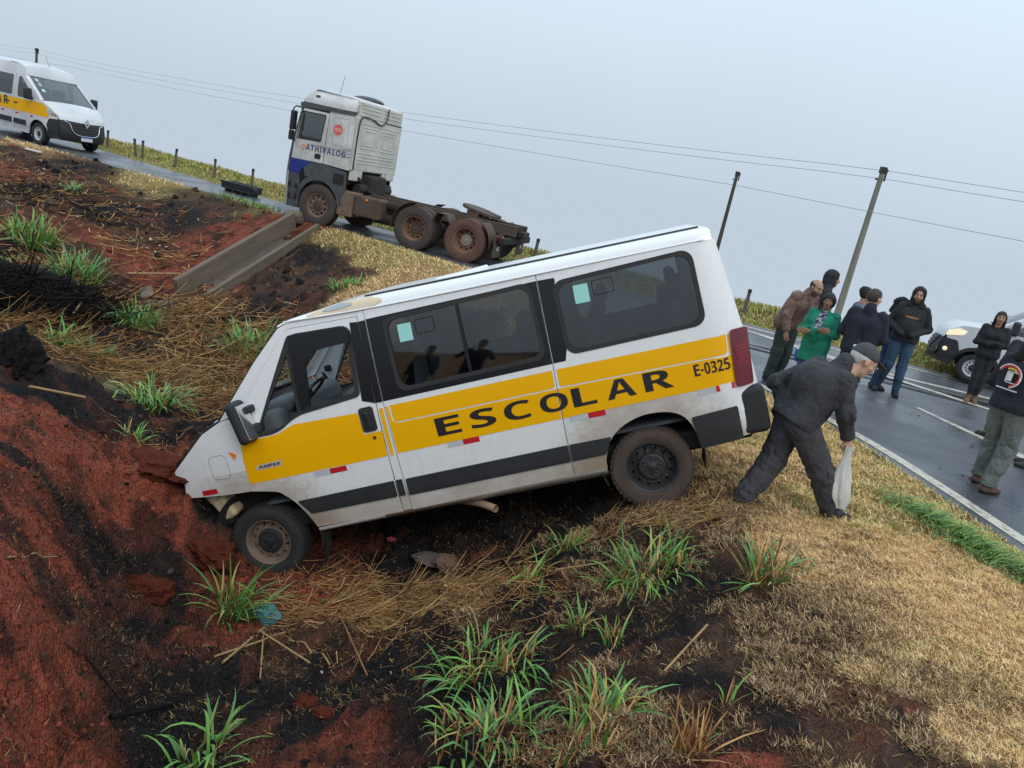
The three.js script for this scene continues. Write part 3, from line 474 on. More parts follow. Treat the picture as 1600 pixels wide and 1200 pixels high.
  // wheel-arch lips
  // roof: side cove, gutter rail, crowned top
  const top = (x) => 0.085 * sstep(0.72, 1.5, x) + 0.02;
  const sect = (x, y0) => { const z0 = half(x, y0) - 0.004, row = []; const h = top(x); const prof = [[1, 0], [0.992, 0.3], [0.975, 0.6], [0.945, 0.85], [0.90, 0.97], [0.8, 1.03], [0.5, 1.08], [0.2, 1.1], [0, 1.1]]; for (const [a, b] of prof) row.push([x, y0 + h * b, z0 * a]); for (const [a, b] of [...prof].reverse().slice(1)) row.push([x, y0 + h * b, -z0 * a]); return row; };
  mesh('roof', loft([[0.70, 2.31], [0.76, 2.325], [0.85, 2.33], [1.0, 2.318], [1.25, 2.30], [1.5, 2.281], [2.2, gut(2.2)], [3, gut(3)], [3.8, gut(3.8)], [4.4, gut(4.4)], [4.52, gut(4.52)], [4.58, gut(4.58) - 0.02]].map(([x, y]) => sect(x, y + 0.002))), K.plainWhite, bus);
  mesh('drip_rail', tube([[0.78, 2.345, half(0.8, 2.3) + 0.004], [1.5, 2.289, half(1.5, 2.28) + 0.005], [3, gut(3) + 0.008, half(3, 2.2) + 0.005], [4.5, gut(4.5) + 0.008, half(4.5, 2.15) + 0.005]], 0.008, 40, 6), K.plainWhite, bus);
  mesh('roof_strip', tube([[1.55, 2.281 + 0.106, 0.775], [3, gut(3) + 0.11, 0.775], [4.50, gut(4.5) + 0.11, 0.75]], 0.014, 30, 6), K.black, bus);
  const roofZ = (b) => { const P = [[0, 1], [0.3, 0.992], [0.6, 0.975], [0.85, 0.945], [0.97, 0.90], [1.03, 0.8]]; for (let i = 1; i < P.length; i++) if (b <= P[i][0]) return mix(P[i - 1][1], P[i][1], (b - P[i - 1][0]) / (P[i][0] - P[i - 1][0])); return 0.8; };
  mesh('primer_patch', loft([1.0, 1.12, 1.25, 1.38, 1.5, 1.62, 1.72].map((x, i) => [0.14, 0.45, 0.8, 0.98].map((b, k) => { const w = (b - 0.55) * (i % 6 ? 1 : 0.3) + 0.5; const y0 = x < 1.5 ? mix(2.318, 2.281, (x - 1) / 0.5) : gut(x); return [x, y0 + top(x) * w + 0.006, (half(x, y0) - 0.004) * roofZ(w) + 0.007]; }))), K.primer, bus);
  mesh('filler_patch', loft([1.16, 1.25, 1.34, 1.44].map((x, i) => [0.35, 0.6, 0.85].map((b) => { const w = (b - 0.6) * (i % 3 ? 1 : 0.4) + 0.62; const y0 = mix(2.318, 2.281, (x - 1) / 0.5); return [x, y0 + top(x) * w + 0.009, (half(x, y0) - 0.004) * roofZ(w) + 0.010]; }))), K.greyPatch, bus);
  const rv = mesh('roof_vent', [rbox(0.45, 0.05, 0.5, [2.3, 2.355, 0], 0.02)], K.plainWhite, bus); void rv;
  // bonnet (buckled), windscreen, scuttle
  const hoodRow = (x, y, w, b) => { const r = []; for (let i = -6; i <= 6; i++) { const t = i / 6; r.push([x + 0.12 * t * t - 0.06, y + b * (1 - t * t) + 0.012 * Math.sin(i * 2.1 + x * 9), w * t]); } return r; };
  mesh('bonnet', loft([hoodRow(-0.10, 1.615, 0.86, 0.05), hoodRow(-0.30, 1.545, 0.86, 0.07), hoodRow(-0.5, 1.41, 0.84, 0.06), hoodRow(-0.68, 1.27, 0.80, 0.04), hoodRow(-0.83, 1.19, 0.74, 0.01), hoodRow(-0.80, 1.12, 0.7, -0.02)]), K.plainWhite, bus);
  for (const s of [1, -1]) mesh('bonnet_gap', tube([[-0.085, 1.607, 0.905 * s], [-0.31, 1.527, 0.895 * s], [-0.55, 1.365, 0.875 * s], [-0.775, 1.20, 0.845 * s], [-0.70, 1.10, 0.86 * s]], 0.013, 24, 6), K.black, bus);
  mesh('windscreen', loft([0, 0.25, 0.5, 0.75, 1].map((t) => { const r = []; for (let i = -8; i <= 8; i++) { const q = i / 8; r.push([mix(-0.10, 0.70, t) - 0.12 * (1 - q * q) * (1 - t * 0.4), mix(1.615, 2.305, t) + 0.02 * (1 - q * q), q * mix(0.865, 0.83, t)]); } return r; })), K.clear, bus);
  mesh('windscreen_seal', [tube([[-0.13, 1.60, 0.86], [-0.2, 1.615, 0.5], [-0.23, 1.63, 0], [-0.2, 1.615, -0.5], [-0.13, 1.60, -0.86]], 0.025, 20, 6), ...[1, -1].map((s) => tube([[-0.12, 1.605, 0.872 * s], [0.3, 1.975, 0.858 * s], [0.695, 2.305, 0.838 * s]], 0.018, 12, 6))], K.rubber, bus);
  // rear end: wall, bumper, lamps
  mesh('rear_door', [loft([[0.5, 4.69], [0.95, 4.70], [1.4, 4.67], [1.85, 4.63], [2.15, 4.59], [2.24, 4.50]].map(([y, x]) => { const r = []; for (let i = -6; i <= 6; i++) { const q = i / 6; r.push([x - 0.03 + 0.05 * (1 - q ** 4), y, (half(4.66, y)) * q]); } return r; }))], K.plainWhite, bus);
  mesh('rear_bumper', [bent(rpoly([[4.145, 0.46, 0.02], [4.50, 0.475], [4.50, 0.765], [4.115, 0.745]], 0.02), [], half, { off: 0.018, lip: 0.03 }), T(new RoundedBoxGeometry(0.26, 0.42, 1.94, 4, 0.06), [4.62, 0.685, 0])], K.plastic, bus);
  for (const s of [1, -1]) {
    const tl = mesh('tail_lamp', bent(rpoly([[4.52, 0.92], [4.665, 0.915], [4.70, 1.39], [4.555, 1.40]], 0.03), [], half, { side: s, off: 0.022, lip: 0.04, tess: 0.06 }), K.lampRed, bus);
    mesh('lamp_rib', [0, 1, 2, 3, 4, 5].map((i) => bent([[4.565, 1.10 + i * 0.03], [4.66, 1.10 + i * 0.03], [4.663, 1.113 + i * 0.03], [4.567, 1.113 + i * 0.03]], [], half, { side: s, off: 0.027, tess: 0 })), mat([0.20, 0.008, 0.015], 0.4), tl);
  }
  // underside and wheels
  mesh('underbody', [rbox(4.6, 0.16, 1.72, [2.3, 0.50, 0], 0.04), rbox(1.0, 0.3, 1.3, [-0.05, 0.75, 0], 0.05), box(4.4, 0.12, 0.08, [2.2, 0.40, 0.45]), box(4.4, 0.12, 0.08, [2.2, 0.40, -0.45]), rbox(0.9, 0.22, 0.5, [2.6, 0.34, -0.3], 0.05), box(0.05, 0.9, 1.6, [-0.42, 1.02, 0]), rbox(0.16, 0.34, 1.4, [-0.56, 1.0, 0], 0.03),
    T(new THREE.CylinderGeometry(0.56, 0.56, 0.14, 24, 1, true, -Math.PI / 2, Math.PI), [0, 0.36, 0.84], [Math.PI / 2, 0, 0])], K.under, bus);
  for (const s of [1, -1]) for (const k of [0, 1]) mesh('wheel_well', [k ? T(new THREE.CylinderGeometry(0.54, 0.50, 0.34, 28, 1, true, Math.PI / 2 - 0.35, Math.PI + 0.7), [0.02, 0.38, 0.80 * s], [Math.PI / 2, 0, 0]) : T(new THREE.CylinderGeometry(0.45, 0.45, 0.34, 28, 1, true, Math.PI / 2 - 0.35, Math.PI + 0.7), [3.72, 0.42, 0.80 * s], [Math.PI / 2, 0, 0])], K.under, bus);
  mesh('rear_axle', [cylZ(0.06, 1.7, [3.7, 0.355, 0]), box(1.3, 0.05, 0.07, [3.7, 0.34, 0.5]), box(1.3, 0.05, 0.07, [3.7, 0.34, -0.5])], K.under, bus);
  mesh('exhaust_pipe', [tube([[1.0, 0.33, 0.3], [1.7, 0.33, 0.6], [2.1, 0.31, 0.86], [2.26, 0.27, 0.98]], 0.035, 20, 10), rbox(0.6, 0.14, 0.24, [1.3, 0.34, 0.35], 0.06)], K.mudPipe, bus);
  mesh('washer_tank', [T(new RoundedBoxGeometry(0.17, 0.25, 0.2, 4, 0.05), [-0.42, 0.74, 0.72], [0.1, 0, 0.35]), rbox(0.11, 0.16, 0.16, [-0.53, 0.86, 0.72], 0.04, [0, 0, 0.5])], K.tank, bus);
  mesh('torn_bracket', [tube([[-0.62, 0.93, 0.8], [-0.66, 0.86, 0.82], [-0.6, 0.78, 0.84], [-0.64, 0.72, 0.8]], 0.012, 14, 5), rbox(0.12, 0.07, 0.3, [-0.62, 0.86, 0.6], 0.02, [0.3, 0, 0.4])], K.black, bus);
  const wg = wheelGeo({ R: 0.36, W: 0.205, r: 0.222, holes: 12, hr: 0.013, hcR: 0.168, capR: 0.098, dish: 0.055 });
  for (const [x, s, m] of [[0, 1, { tyre: K.tyreClean, rim: K.rustRim, cap: K.plastic }], [0, -1, { tyre: K.tyreClean, rim: K.rustRim, cap: K.plastic }], [3.7, 1, { tyre: K.tyreMud, rim: K.darkRim, cap: K.darkRim }], [3.7, -1, { tyre: K.tyreMud, rim: K.darkRim, cap: K.darkRim }]]) addWheel(bus, wg, [x, 0.357, s * 0.86], s, m, x + s);
  // cabin
  mesh('cabin_floor', box(4.5, 0.03, 1.8, [2.35, 0.72, 0]), K.seat, bus);
  mesh('headliner', box(3.6, 0.02, 1.6, [2.75, 2.28, 0], [0, 0, -0.035]), K.trimGrey, bus);
  mesh('dashboard', [rbox(0.55, 0.28, 1.66, [0.16, 1.40, 0], 0.09, [0, 0, 0.15]), rbox(0.28, 0.45, 1.5, [0.30, 1.15, 0], 0.08), rbox(0.3, 0.14, 0.42, [0.33, 1.56, 0.42], 0.06)], K.dash, bus);
  mesh('steering_wheel', [T(new THREE.TorusGeometry(0.2, 0.017, 8, 28), [0.60, 1.60, 0.42], [0, Math.PI / 2, 0]).applyMatrix4(new THREE.Matrix4().makeTranslation(0.60, 1.60, 0.42).multiply(new THREE.Matrix4().makeRotationZ(-0.95)).multiply(new THREE.Matrix4().makeTranslation(-0.60, -1.60, -0.42))), T(new THREE.CylinderGeometry(0.075, 0.06, 0.05, 16), [0.58, 1.585, 0.42], [0, 0, 0.62]), tube([[0.58, 1.58, 0.42], [0.4, 1.42, 0.42]], 0.035, 4, 8)], K.black, bus);
  const seat = (x, z, w, hgt, m = K.seat) => mesh('seat', [rbox(0.48, 0.14, w, [x, 1.12, z], 0.05), T(new RoundedBoxGeometry(0.13, hgt, w, 3, 0.05), [x + 0.27, 1.12 + hgt / 2, z], [0, 0, -0.2]), rbox(0.1, 0.18, w * 0.5, [x + 0.40, 1.2 + hgt, z], 0.045)], m, bus);
  seat(0.98, 0.44, 0.46, 0.62); seat(0.98, -0.38, 0.86, 0.55);
  for (const x of [1.75, 2.45, 3.15, 3.85]) { seat(x, 0.5, 0.8, 0.62); seat(x, -0.5, 0.8, 0.62); }
}

// ---------------------------------------------------------------- white tractor unit on the road (local: x to its rear, z to its left)
const lorry = thing('tractor_truck', 'white tractor truck with blue band and no trailer, stopped on the road', 'truck', [-5.415, 0.0, -20.715], -0.262);
{
  const cream = mat([0.66, 0.645, 0.58], 0.42, { clearcoat: 0.4, map: rep(dustTex, 0.5) }), wht = mat([0.72, 0.72, 0.70], 0.38, { clearcoat: 0.5, map: rep(dustTex, 0.4) }), blue = mat([0.012, 0.03, 0.21], 0.35, { clearcoat: 0.5 }), grey = mat([0.085, 0.088, 0.095], 0.6, { map: rep(dustTex, 1) }),
    mud = mat([0.20, 0.135, 0.095], 0.85, { map: rep(dustTex, 1) }), muddy = mat([0.10, 0.070, 0.052], 0.85, { map: rep(dustTex, 1) }), navy = mat([0.05, 0.06, 0.15], 0.5), swoosh = mat([0.30, 0.31, 0.31], 0.5);
  const H = 1.22, side = (x, y) => H - 0.035 * ((y - 2.0) / 1.2) ** 2 - 0.10 * Math.pow(clamp((-0.45 - x) / 0.5), 2) - (y > 2.95 ? 0.16 * ((y - 2.95) / 0.3) ** 2 : 0);
  const win = rpoly([[-0.80, 2.03], [-0.12, 2.05], [-0.06, 2.66], [-0.72, 2.66]], 0.05);
  const doorO = [[-0.93, 1.52], [-0.42, 1.53], [0.02, 1.54], [0.035, 2.73], [-0.70, 2.75], [-0.82, 2.3], [-0.90, 1.9]];
  const corner = rpoly([[0.04, 1.54], [0.77, 1.50], [0.77, 2.83], [0.045, 2.80]], 0.02);
  for (const s of [1, -1]) {
    const dr = mesh('door', bent(doorO, [win], side, { side: s, lip: 0.03 }), wht, lorry);
    mesh('window', bent(win, [], side, { side: s, off: -0.02 }), mat([0.62, 0.74, 0.76], 0.03, { transmission: 1, thickness: 0, ior: 1.9 }), dr);
    mesh('window_frame', bent(win.map(([x, y]) => [x + (x < -0.4 ? -0.025 : 0.025), y + (y < 2.3 ? -0.025 : 0.025)]), [win], side, { side: s, off: 0.004 }), K.rubber, dr);
    mesh('door_handle', bent(rrect(-0.22, 1.62, -0.06, 1.74, 0.02), [], side, { side: s, off: 0.012, lip: 0.02, tess: 0 }), K.black, dr);
    const cp = mesh('cab_side', bent(corner, [], side, { side: s, lip: 0.03 }), wht, lorry);
    mesh('panel_line', bent(rrect(0.20, 2.02, 0.62, 2.68, 0.06), [rrect(0.208, 2.028, 0.612, 2.672, 0.055)], side, { side: s, off: 0.004, tess: 0.1 }), swoosh, cp);
    mesh('roof_fairing', bent(rpoly([[-0.76, 2.90], [0.77, 2.88], [0.77, 3.17], [-0.50, 3.25, 0.1]], 0.04), [], side, { side: s, lip: 0.05 }), wht, lorry);
    mesh('roof_lamp', bent(rrect(-0.42, 3.05, -0.30, 3.10, 0.02), [], side, { side: s, off: 0.012, lip: 0.01, tess: 0 }), K.black, lorry);
    mesh('sun_strip', bent(rpoly([[-0.80, 2.775], [0.75, 2.80], [0.75, 2.885], [-0.80, 2.88]], 0.02), [], side, { side: s, off: 0.03, lip: 0.03 }), grey, lorry);
    mesh('blue_panel', bent(rpoly([[-0.98, 1.20], [-0.62, 1.18], [-0.52, 1.36], [-0.28, 1.515], [-0.95, 1.515]], 0.03), [], side, { side: s, lip: 0.03 }), blue, lorry);
    const step = mesh('step_panel', bent(rpoly([[-1.0, 0.32], [-0.58, 0.33], [-0.55, 0.75], [-0.62, 1.17], [-1.0, 1.19]], 0.04), [], side, { side: s, lip: 0.06 }), grey, lorry);
    for (const y of [0.52, 0.80]) mesh('step', bent(rrect(-0.94, y, -0.64, y + 0.13, 0.03), [], side, { side: s, off: 0.006, tess: 0 }), K.black, step);
    const guard = []; for (let i = 0; i <= 16; i++) { const a = (8 + 164 * i / 16) * D2R; guard.push([0.66 * Math.cos(a), 0.52 + 0.74 * Math.sin(a)]); }
    const inner = guard.map(([x, y]) => [x * 0.86, 0.52 + (y - 0.52) * 0.80]).reverse();
    mesh('wheel_guard', [bent([...guard, ...inner], [], side, { side: s, off: 0.02, lip: 0.08, tess: 0.2 }), bent([[-0.28, 1.515], [-0.5, 1.36], [-0.45, 1.15], [0.3, 1.15], [0.62, 0.8], [0.72, 1.0], [0.70, 1.46], [0.02, 1.535]], [], side, { side: s, lip: 0.05 }), loft(guard.map(([x, y]) => [[x, y, H * s], [x, y, 0.72 * s]]))], grey, lorry);
    mesh('air_filter', [bent(rrect(0.36, 1.12, 0.66, 1.38, 0.04), [], side, { side: s, off: 0.006, tess: 0 })], K.black, lorry);
    mesh('wing_mirror', [rbox(0.1, 0.46, 0.2, [-0.90, 2.42, s * 1.27], 0.04), rbox(0.09, 0.24, 0.18, [-0.92, 2.06, s * 1.26], 0.04), tube([[-0.8, 2.75, s * 1.1], [-0.9, 2.74, s * 1.27], [-0.92, 2.0, s * 1.26], [-0.85, 1.95, s * 1.12]], 0.018, 14, 6)], K.black, lorry);
  }
  // front, roof, rear wall
  mesh('cab_front', [loft([[0.32, -1.02], [1.18, -1.03], [1.55, -1.0], [2.0, -0.95], [2.75, -0.80], [2.9, -0.78], [3.25, -0.48]].map(([y, x]) => { const r = []; for (let i = -6; i <= 6; i++) { const q = i / 6; r.push([x - 0.08 * (1 - q * q), y, (side(-0.9, Math.min(y, 2.9)) - (y > 3 ? 0.12 : 0)) * q]); } return r; }))], wht, lorry);
  for (const s of [1, -1]) mesh('front_corner', loft([0.30, 1.2].map((y) => [[-1.05, y, side(-1, y) * s * 0.9], [-1.03, y, side(-1, y) * s * 0.99], [-0.96, y, side(-1, y) * s * 1.02]])), wht, lorry);
  mesh('cab_roof', loft([[-0.5, 3.24], [-0.2, 3.245], [0.3, 3.22], [0.76, 3.165], [0.79, 3.13]].map(([x, y]) => { const r = []; for (let i = -8; i <= 8; i++) { const q = i / 8; r.push([x, y + 0.05 * (1 - q * q), side(x, Math.min(y, 3.16)) * q]); } return r; })), wht, lorry);
  mesh('roof_hatch', T(new THREE.SphereGeometry(0.42, 20, 8, 0, Math.PI * 2, 0, Math.PI / 2), [0.3, 3.24, -0.1], [0, 0, 0], [1, 0.28, 1]), K.black, lorry);
  mesh('aerial', tube([[-0.3, 3.25, 0.3], [-0.22, 3.7, 0.3]], 0.006, 2, 5), K.black, lorry);
  const back = mesh('rear_wall', [T(new RoundedBoxGeometry(0.10, 1.30, 2.40, 3, 0.045), [0.775, 2.16, 0]), T(new RoundedBoxGeometry(0.12, 0.40, 2.30, 3, 0.05), [0.765, 2.98, 0])], cream, lorry);
  const ribs = [];
  for (const y of [2.93, 3.02, 3.10]) for (const z of [0.58, -0.55]) ribs.push(rbox(0.02, 0.022, 0.95, [0.828, y, z], 0.009));
  for (const y of [1.72, 1.80, 1.88, 1.96, 2.66]) ribs.push(rbox(0.02, 0.022, 2.0, [0.828, y, 0], 0.009));
  for (const z of [0.5, -0.5]) for (const k of [0.40, 0.28]) { ribs.push(rbox(0.02, 0.022, 2 * k, [0.828, 2.33 + k * 0.62, z], 0.009), rbox(0.02, 0.022, 2 * k, [0.828, 2.33 - k * 0.62, z], 0.009), rbox(0.02, k * 1.24, 0.022, [0.828, 2.33, z + k], 0.009), rbox(0.02, k * 1.24, 0.022, [0.828, 2.33, z - k], 0.009)); }
  ribs.forEach((r) => mesh('pressed_rib', r, cream, back));
  mesh('rear_wall_foot', [rbox(0.09, 0.30, 0.55, [0.775, 1.42, 0.88], 0.03), rbox(0.09, 0.36, 0.16, [0.775, 1.40, -0.55], 0.03, [0.25, 0, 0]), rbox(0.09, 0.2, 0.5, [0.775, 1.46, -0.9], 0.03)], cream, back);
  mesh('cable', tube([[0.84, 1.55, 1.16], [0.845, 2.5, 1.14], [0.845, 2.78, 1.05], [0.85, 2.80, 0.5], [0.85, 2.72, 0.0], [0.86, 2.86, -0.2], [0.84, 3.16, -0.28]], 0.017, 40, 6), K.black, lorry);
  mesh('seam_strip', tube([[0.83, 2.80, -0.2], [0.83, 2.80, -1.15]], 0.011, 4, 5), K.black, lorry);
  mesh('cab_interior', [box(1.4, 0.05, 2.2, [0.05, 1.55, 0]), rbox(0.3, 0.3, 2.1, [-0.75, 1.85, 0], 0.08), T(new RoundedBoxGeometry(0.16, 0.85, 0.5, 3, 0.06), [-0.28, 2.2, 0.62], [0, 0, -0.1]), T(new RoundedBoxGeometry(0.16, 0.6, 0.4, 3, 0.06), [0.3, 1.95, -0.62], [0, 0, -0.1])], K.seat, lorry);
  // lettering on the door side
  const put = (str, x, y, h, wx, m, name) => letters(str, x, y, h, wx, 0.012).forEach((q) => mesh(name, bent(q.pts, q.holes, side, { off: 0.006, tess: 0 }), m, lorry));
  put('ATHIVALOG', -0.50, 1.785, 0.10, 0.95, navy, 'letter');
  mesh('emblem', [bent(rpoly([[-0.63, 1.79], [-0.55, 1.765], [-0.515, 1.90], [-0.60, 1.90]], 0.02), [rpoly([[-0.605, 1.805], [-0.565, 1.79], [-0.545, 1.87], [-0.59, 1.875]], 0.01)], side, { off: 0.005, tess: 0 })], K.amber, lorry);
  const sw = (pts) => mesh('grey_swoosh', bent(pts, [], side, { off: 0.004, tess: 0.2 }), swoosh, lorry);
  sw([[-0.75, 1.80], [-0.62, 1.84], [-0.70, 1.845]]); sw([[-0.50, 1.92], [-0.1, 1.955], [0.35, 1.95], [0.75, 2.03], [0.75, 1.955], [0.40, 1.895], [0.0, 1.925]]); sw([[0.50, 1.80], [0.76, 1.84], [0.76, 1.80], [0.52, 1.765]]); sw([[0.46, 1.87], [0.76, 1.91], [0.76, 1.885], [0.50, 1.84]]);
  mesh('round_sign', bent(arc(0.33, 2.40, 0.125, 0.125, 0, 350, 28), [], side, { off: 0.005, tess: 0 }), mat([0.68, 0.10, 0.07], 0.5), lorry);
  mesh('sign_line', [0, 1, 2].map((i) => bent([[0.235, 2.365 + i * 0.03], [0.425, 2.365 + i * 0.03], [0.425, 2.375 + i * 0.03], [0.235, 2.375 + i * 0.03]], [], side, { off: 0.008, tess: 0 })), mat([0.75, 0.6, 0.5], 0.6), lorry);
  // chassis and fittings
  for (const s of [1, -1]) mesh('chassis_rail', [rbox(5.4, 0.26, 0.09, [2.35, 0.90, 0.42 * s], 0.01)], muddy, lorry);
  mesh('engine', [rbox(1.2, 0.5, 0.9, [0.4, 1.2, 0], 0.08), rbox(1.1, 0.3, 2.0, [0.2, 1.35, 0], 0.08), cylZ(0.12, 1.7, [0.85, 1.10, 0]), tube([[0.5, 1.25, 1.0], [0.8, 1.35, 0.8], [0.9, 1.15, 0.6], [1.1, 1.0, 0.4]], 0.045, 20, 8), tube([[0.6, 1.3, -0.7], [0.85, 1.4, -0.4], [0.95, 1.1, 0]], 0.05, 20, 8), rbox(0.2, 0.25, 0.3, [0.8, 1.12, -0.8], 0.04), rbox(0.16, 0.3, 0.24, [0.62, 1.3, 1.02], 0.04)], K.under, lorry);
  for (const s of [1, -1]) {
    mesh('brown_side_box', [rbox(0.44, 0.62, 0.5, [0.76, 0.70, s * 0.93], 0.04)], mud, lorry);
    mesh('guard_flap', rbox(0.03, 0.62, 0.5, [0.50, 0.72, s * 0.92], 0.01), mud, lorry);
    mesh('fuel_tank', [rbox(0.75, 0.50, 0.5, [1.38, 0.72, s * 0.93], 0.05), ...[1.15, 1.6].map((x) => rbox(0.05, 0.53, 0.53, [x, 0.72, s * 0.93], 0.02))], muddy, lorry);
    mesh('air_tank', [cylX(0.13, 0.55, [1.75, 0.52, s * 0.88]), cylX(0.11, 0.35, [1.95, 0.86, s * 0.8])], K.under, lorry);
    mesh('side_marker', rbox(0.07, 0.05, 0.02, [1.35, 0.90, s * 1.19], 0.01), K.amber, lorry);
    for (const x of [2.7, 4.05]) {
      const arcs = []; for (let i = 0; i <= 10; i++) { const a = (x < 3 ? 115 : -8) + (x < 3 ? 70 : 62) * i / 10; arcs.push([x + 0.63 * Math.cos(a * D2R), 0.5 + 0.63 * Math.sin(a * D2R)]); }
      mesh('mudguard', loft(arcs.map(([px, py]) => [[px, py - 0.02, 1.22 * s], [px, py, 1.2 * s], [px, py, 0.66 * s], [px, py - 0.02, 0.64 * s]])), muddy, lorry);
    }
    mesh('mudguard', loft([[3.06, 0.5], [3.16, 0.8], [3.24, 1.0], [3.50, 1.0], [3.60, 0.8]].map(([px, py]) => [[px, py, 1.2 * s], [px, py, 0.7 * s]])), muddy, lorry);
    mesh('mud_flap', rbox(0.025, 0.55, 0.56, [4.80, 0.52, s * 0.92], 0.008), muddy, lorry);
    const tl = mesh('tail_lamp', rbox(0.06, 0.12, 0.42, [4.83, 0.70, s * 0.92], 0.015), K.lampRed, lorry); mesh('lamp_white', rbox(0.02, 0.10, 0.12, [4.86, 0.70, s * 0.80], 0.006), K.silver, tl);
    mesh('flap_plate', rbox(0.012, 0.10, 0.16, [4.822, 0.46, s * 0.92], 0.004), K.silver, lorry);
  }
  mesh('fifth_wheel', [T(new THREE.ExtrudeGeometry(shapeOf([...arc(0, 0, 0.42, 0.46, 60, 300, 20), [0.5, -0.32], [0.55, -0.12], [0.12, -0.05], [0.12, 0.05], [0.55, 0.12], [0.5, 0.32]]), { depth: 0.05, bevelEnabled: true, bevelSize: 0.01, bevelThickness: 0.01, bevelSegments: 1 }), [3.85, 1.22, 0], [Math.PI / 2, 0, 0]).applyMatrix4(new THREE.Matrix4().makeTranslation(3.85, 1.2, 0).multiply(new THREE.Matrix4().makeRotationZ(-0.16)).multiply(new THREE.Matrix4().makeTranslation(-3.85, -1.2, 0))), box(0.3, 0.16, 0.9, [3.85, 1.10, 0])], muddy, lorry);
  mesh('rear_crossmember', [box(0.12, 0.24, 0.9, [4.95, 0.9, 0]), cylZ(0.13, 0.7, [4.75, 0.72, 0]), rbox(0.14, 0.16, 2.2, [4.93, 0.66, 0], 0.03), rbox(0.3, 0.14, 0.5, [5.05, 0.84, 0], 0.03)], K.under, lorry);
  mesh('axle', [cylZ(0.09, 2.0, [0, 0.5, 0]), cylZ(0.11, 2.0, [2.7, 0.5, 0]), cylZ(0.11, 2.0, [4.05, 0.5, 0]), T(new THREE.SphereGeometry(0.24, 16, 12), [2.7, 0.5, 0]), T(new THREE.SphereGeometry(0.24, 16, 12), [4.05, 0.5, 0])], K.under, lorry);
  const tw = wheelGeo({ R: 0.52, W: 0.29, r: 0.29, holes: 10, hr: 0.03, hcR: 0.215, capR: 0.11, dish: 0.03, nuts: 10 }), dw = wheelGeo({ R: 0.52, W: 0.29, r: 0.29, holes: 10, hr: 0.03, hcR: 0.21, capR: 0.12, dish: 0.15, nuts: 10 });
  const rustDisc = mat([0.26, 0.14, 0.095], 0.8, { map: rep(dustTex, 1.5) }), tm = mat([0.145, 0.075, 0.055], 0.92, { map: rep(dustTex, 1.2) }), tg = mat([0.075, 0.058, 0.05], 0.92, { map: rep(dustTex, 1.2) });
  for (const s of [1, -1]) {
    addWheel(lorry, tw, [0, 0.5, s * 1.06], s, { tyre: tg, rim: mud, cap: muddy }, 0.2);
    addWheel(lorry, dw, [2.7, 0.5, s * 1.07], s, { tyre: tg, rim: rustDisc, cap: muddy }, 0.5); addWheel(lorry, dw, [2.7, 0.5, s * 0.74], s, { tyre: tg, rim: mud, cap: muddy });
    addWheel(lorry, dw, [4.05, 0.5, s * 1.07], s, { tyre: tm, rim: rustDisc, cap: K.steel }, 0.9); addWheel(lorry, dw, [4.05, 0.5, s * 0.74], s, { tyre: tg, rim: mud, cap: muddy });
  }
}

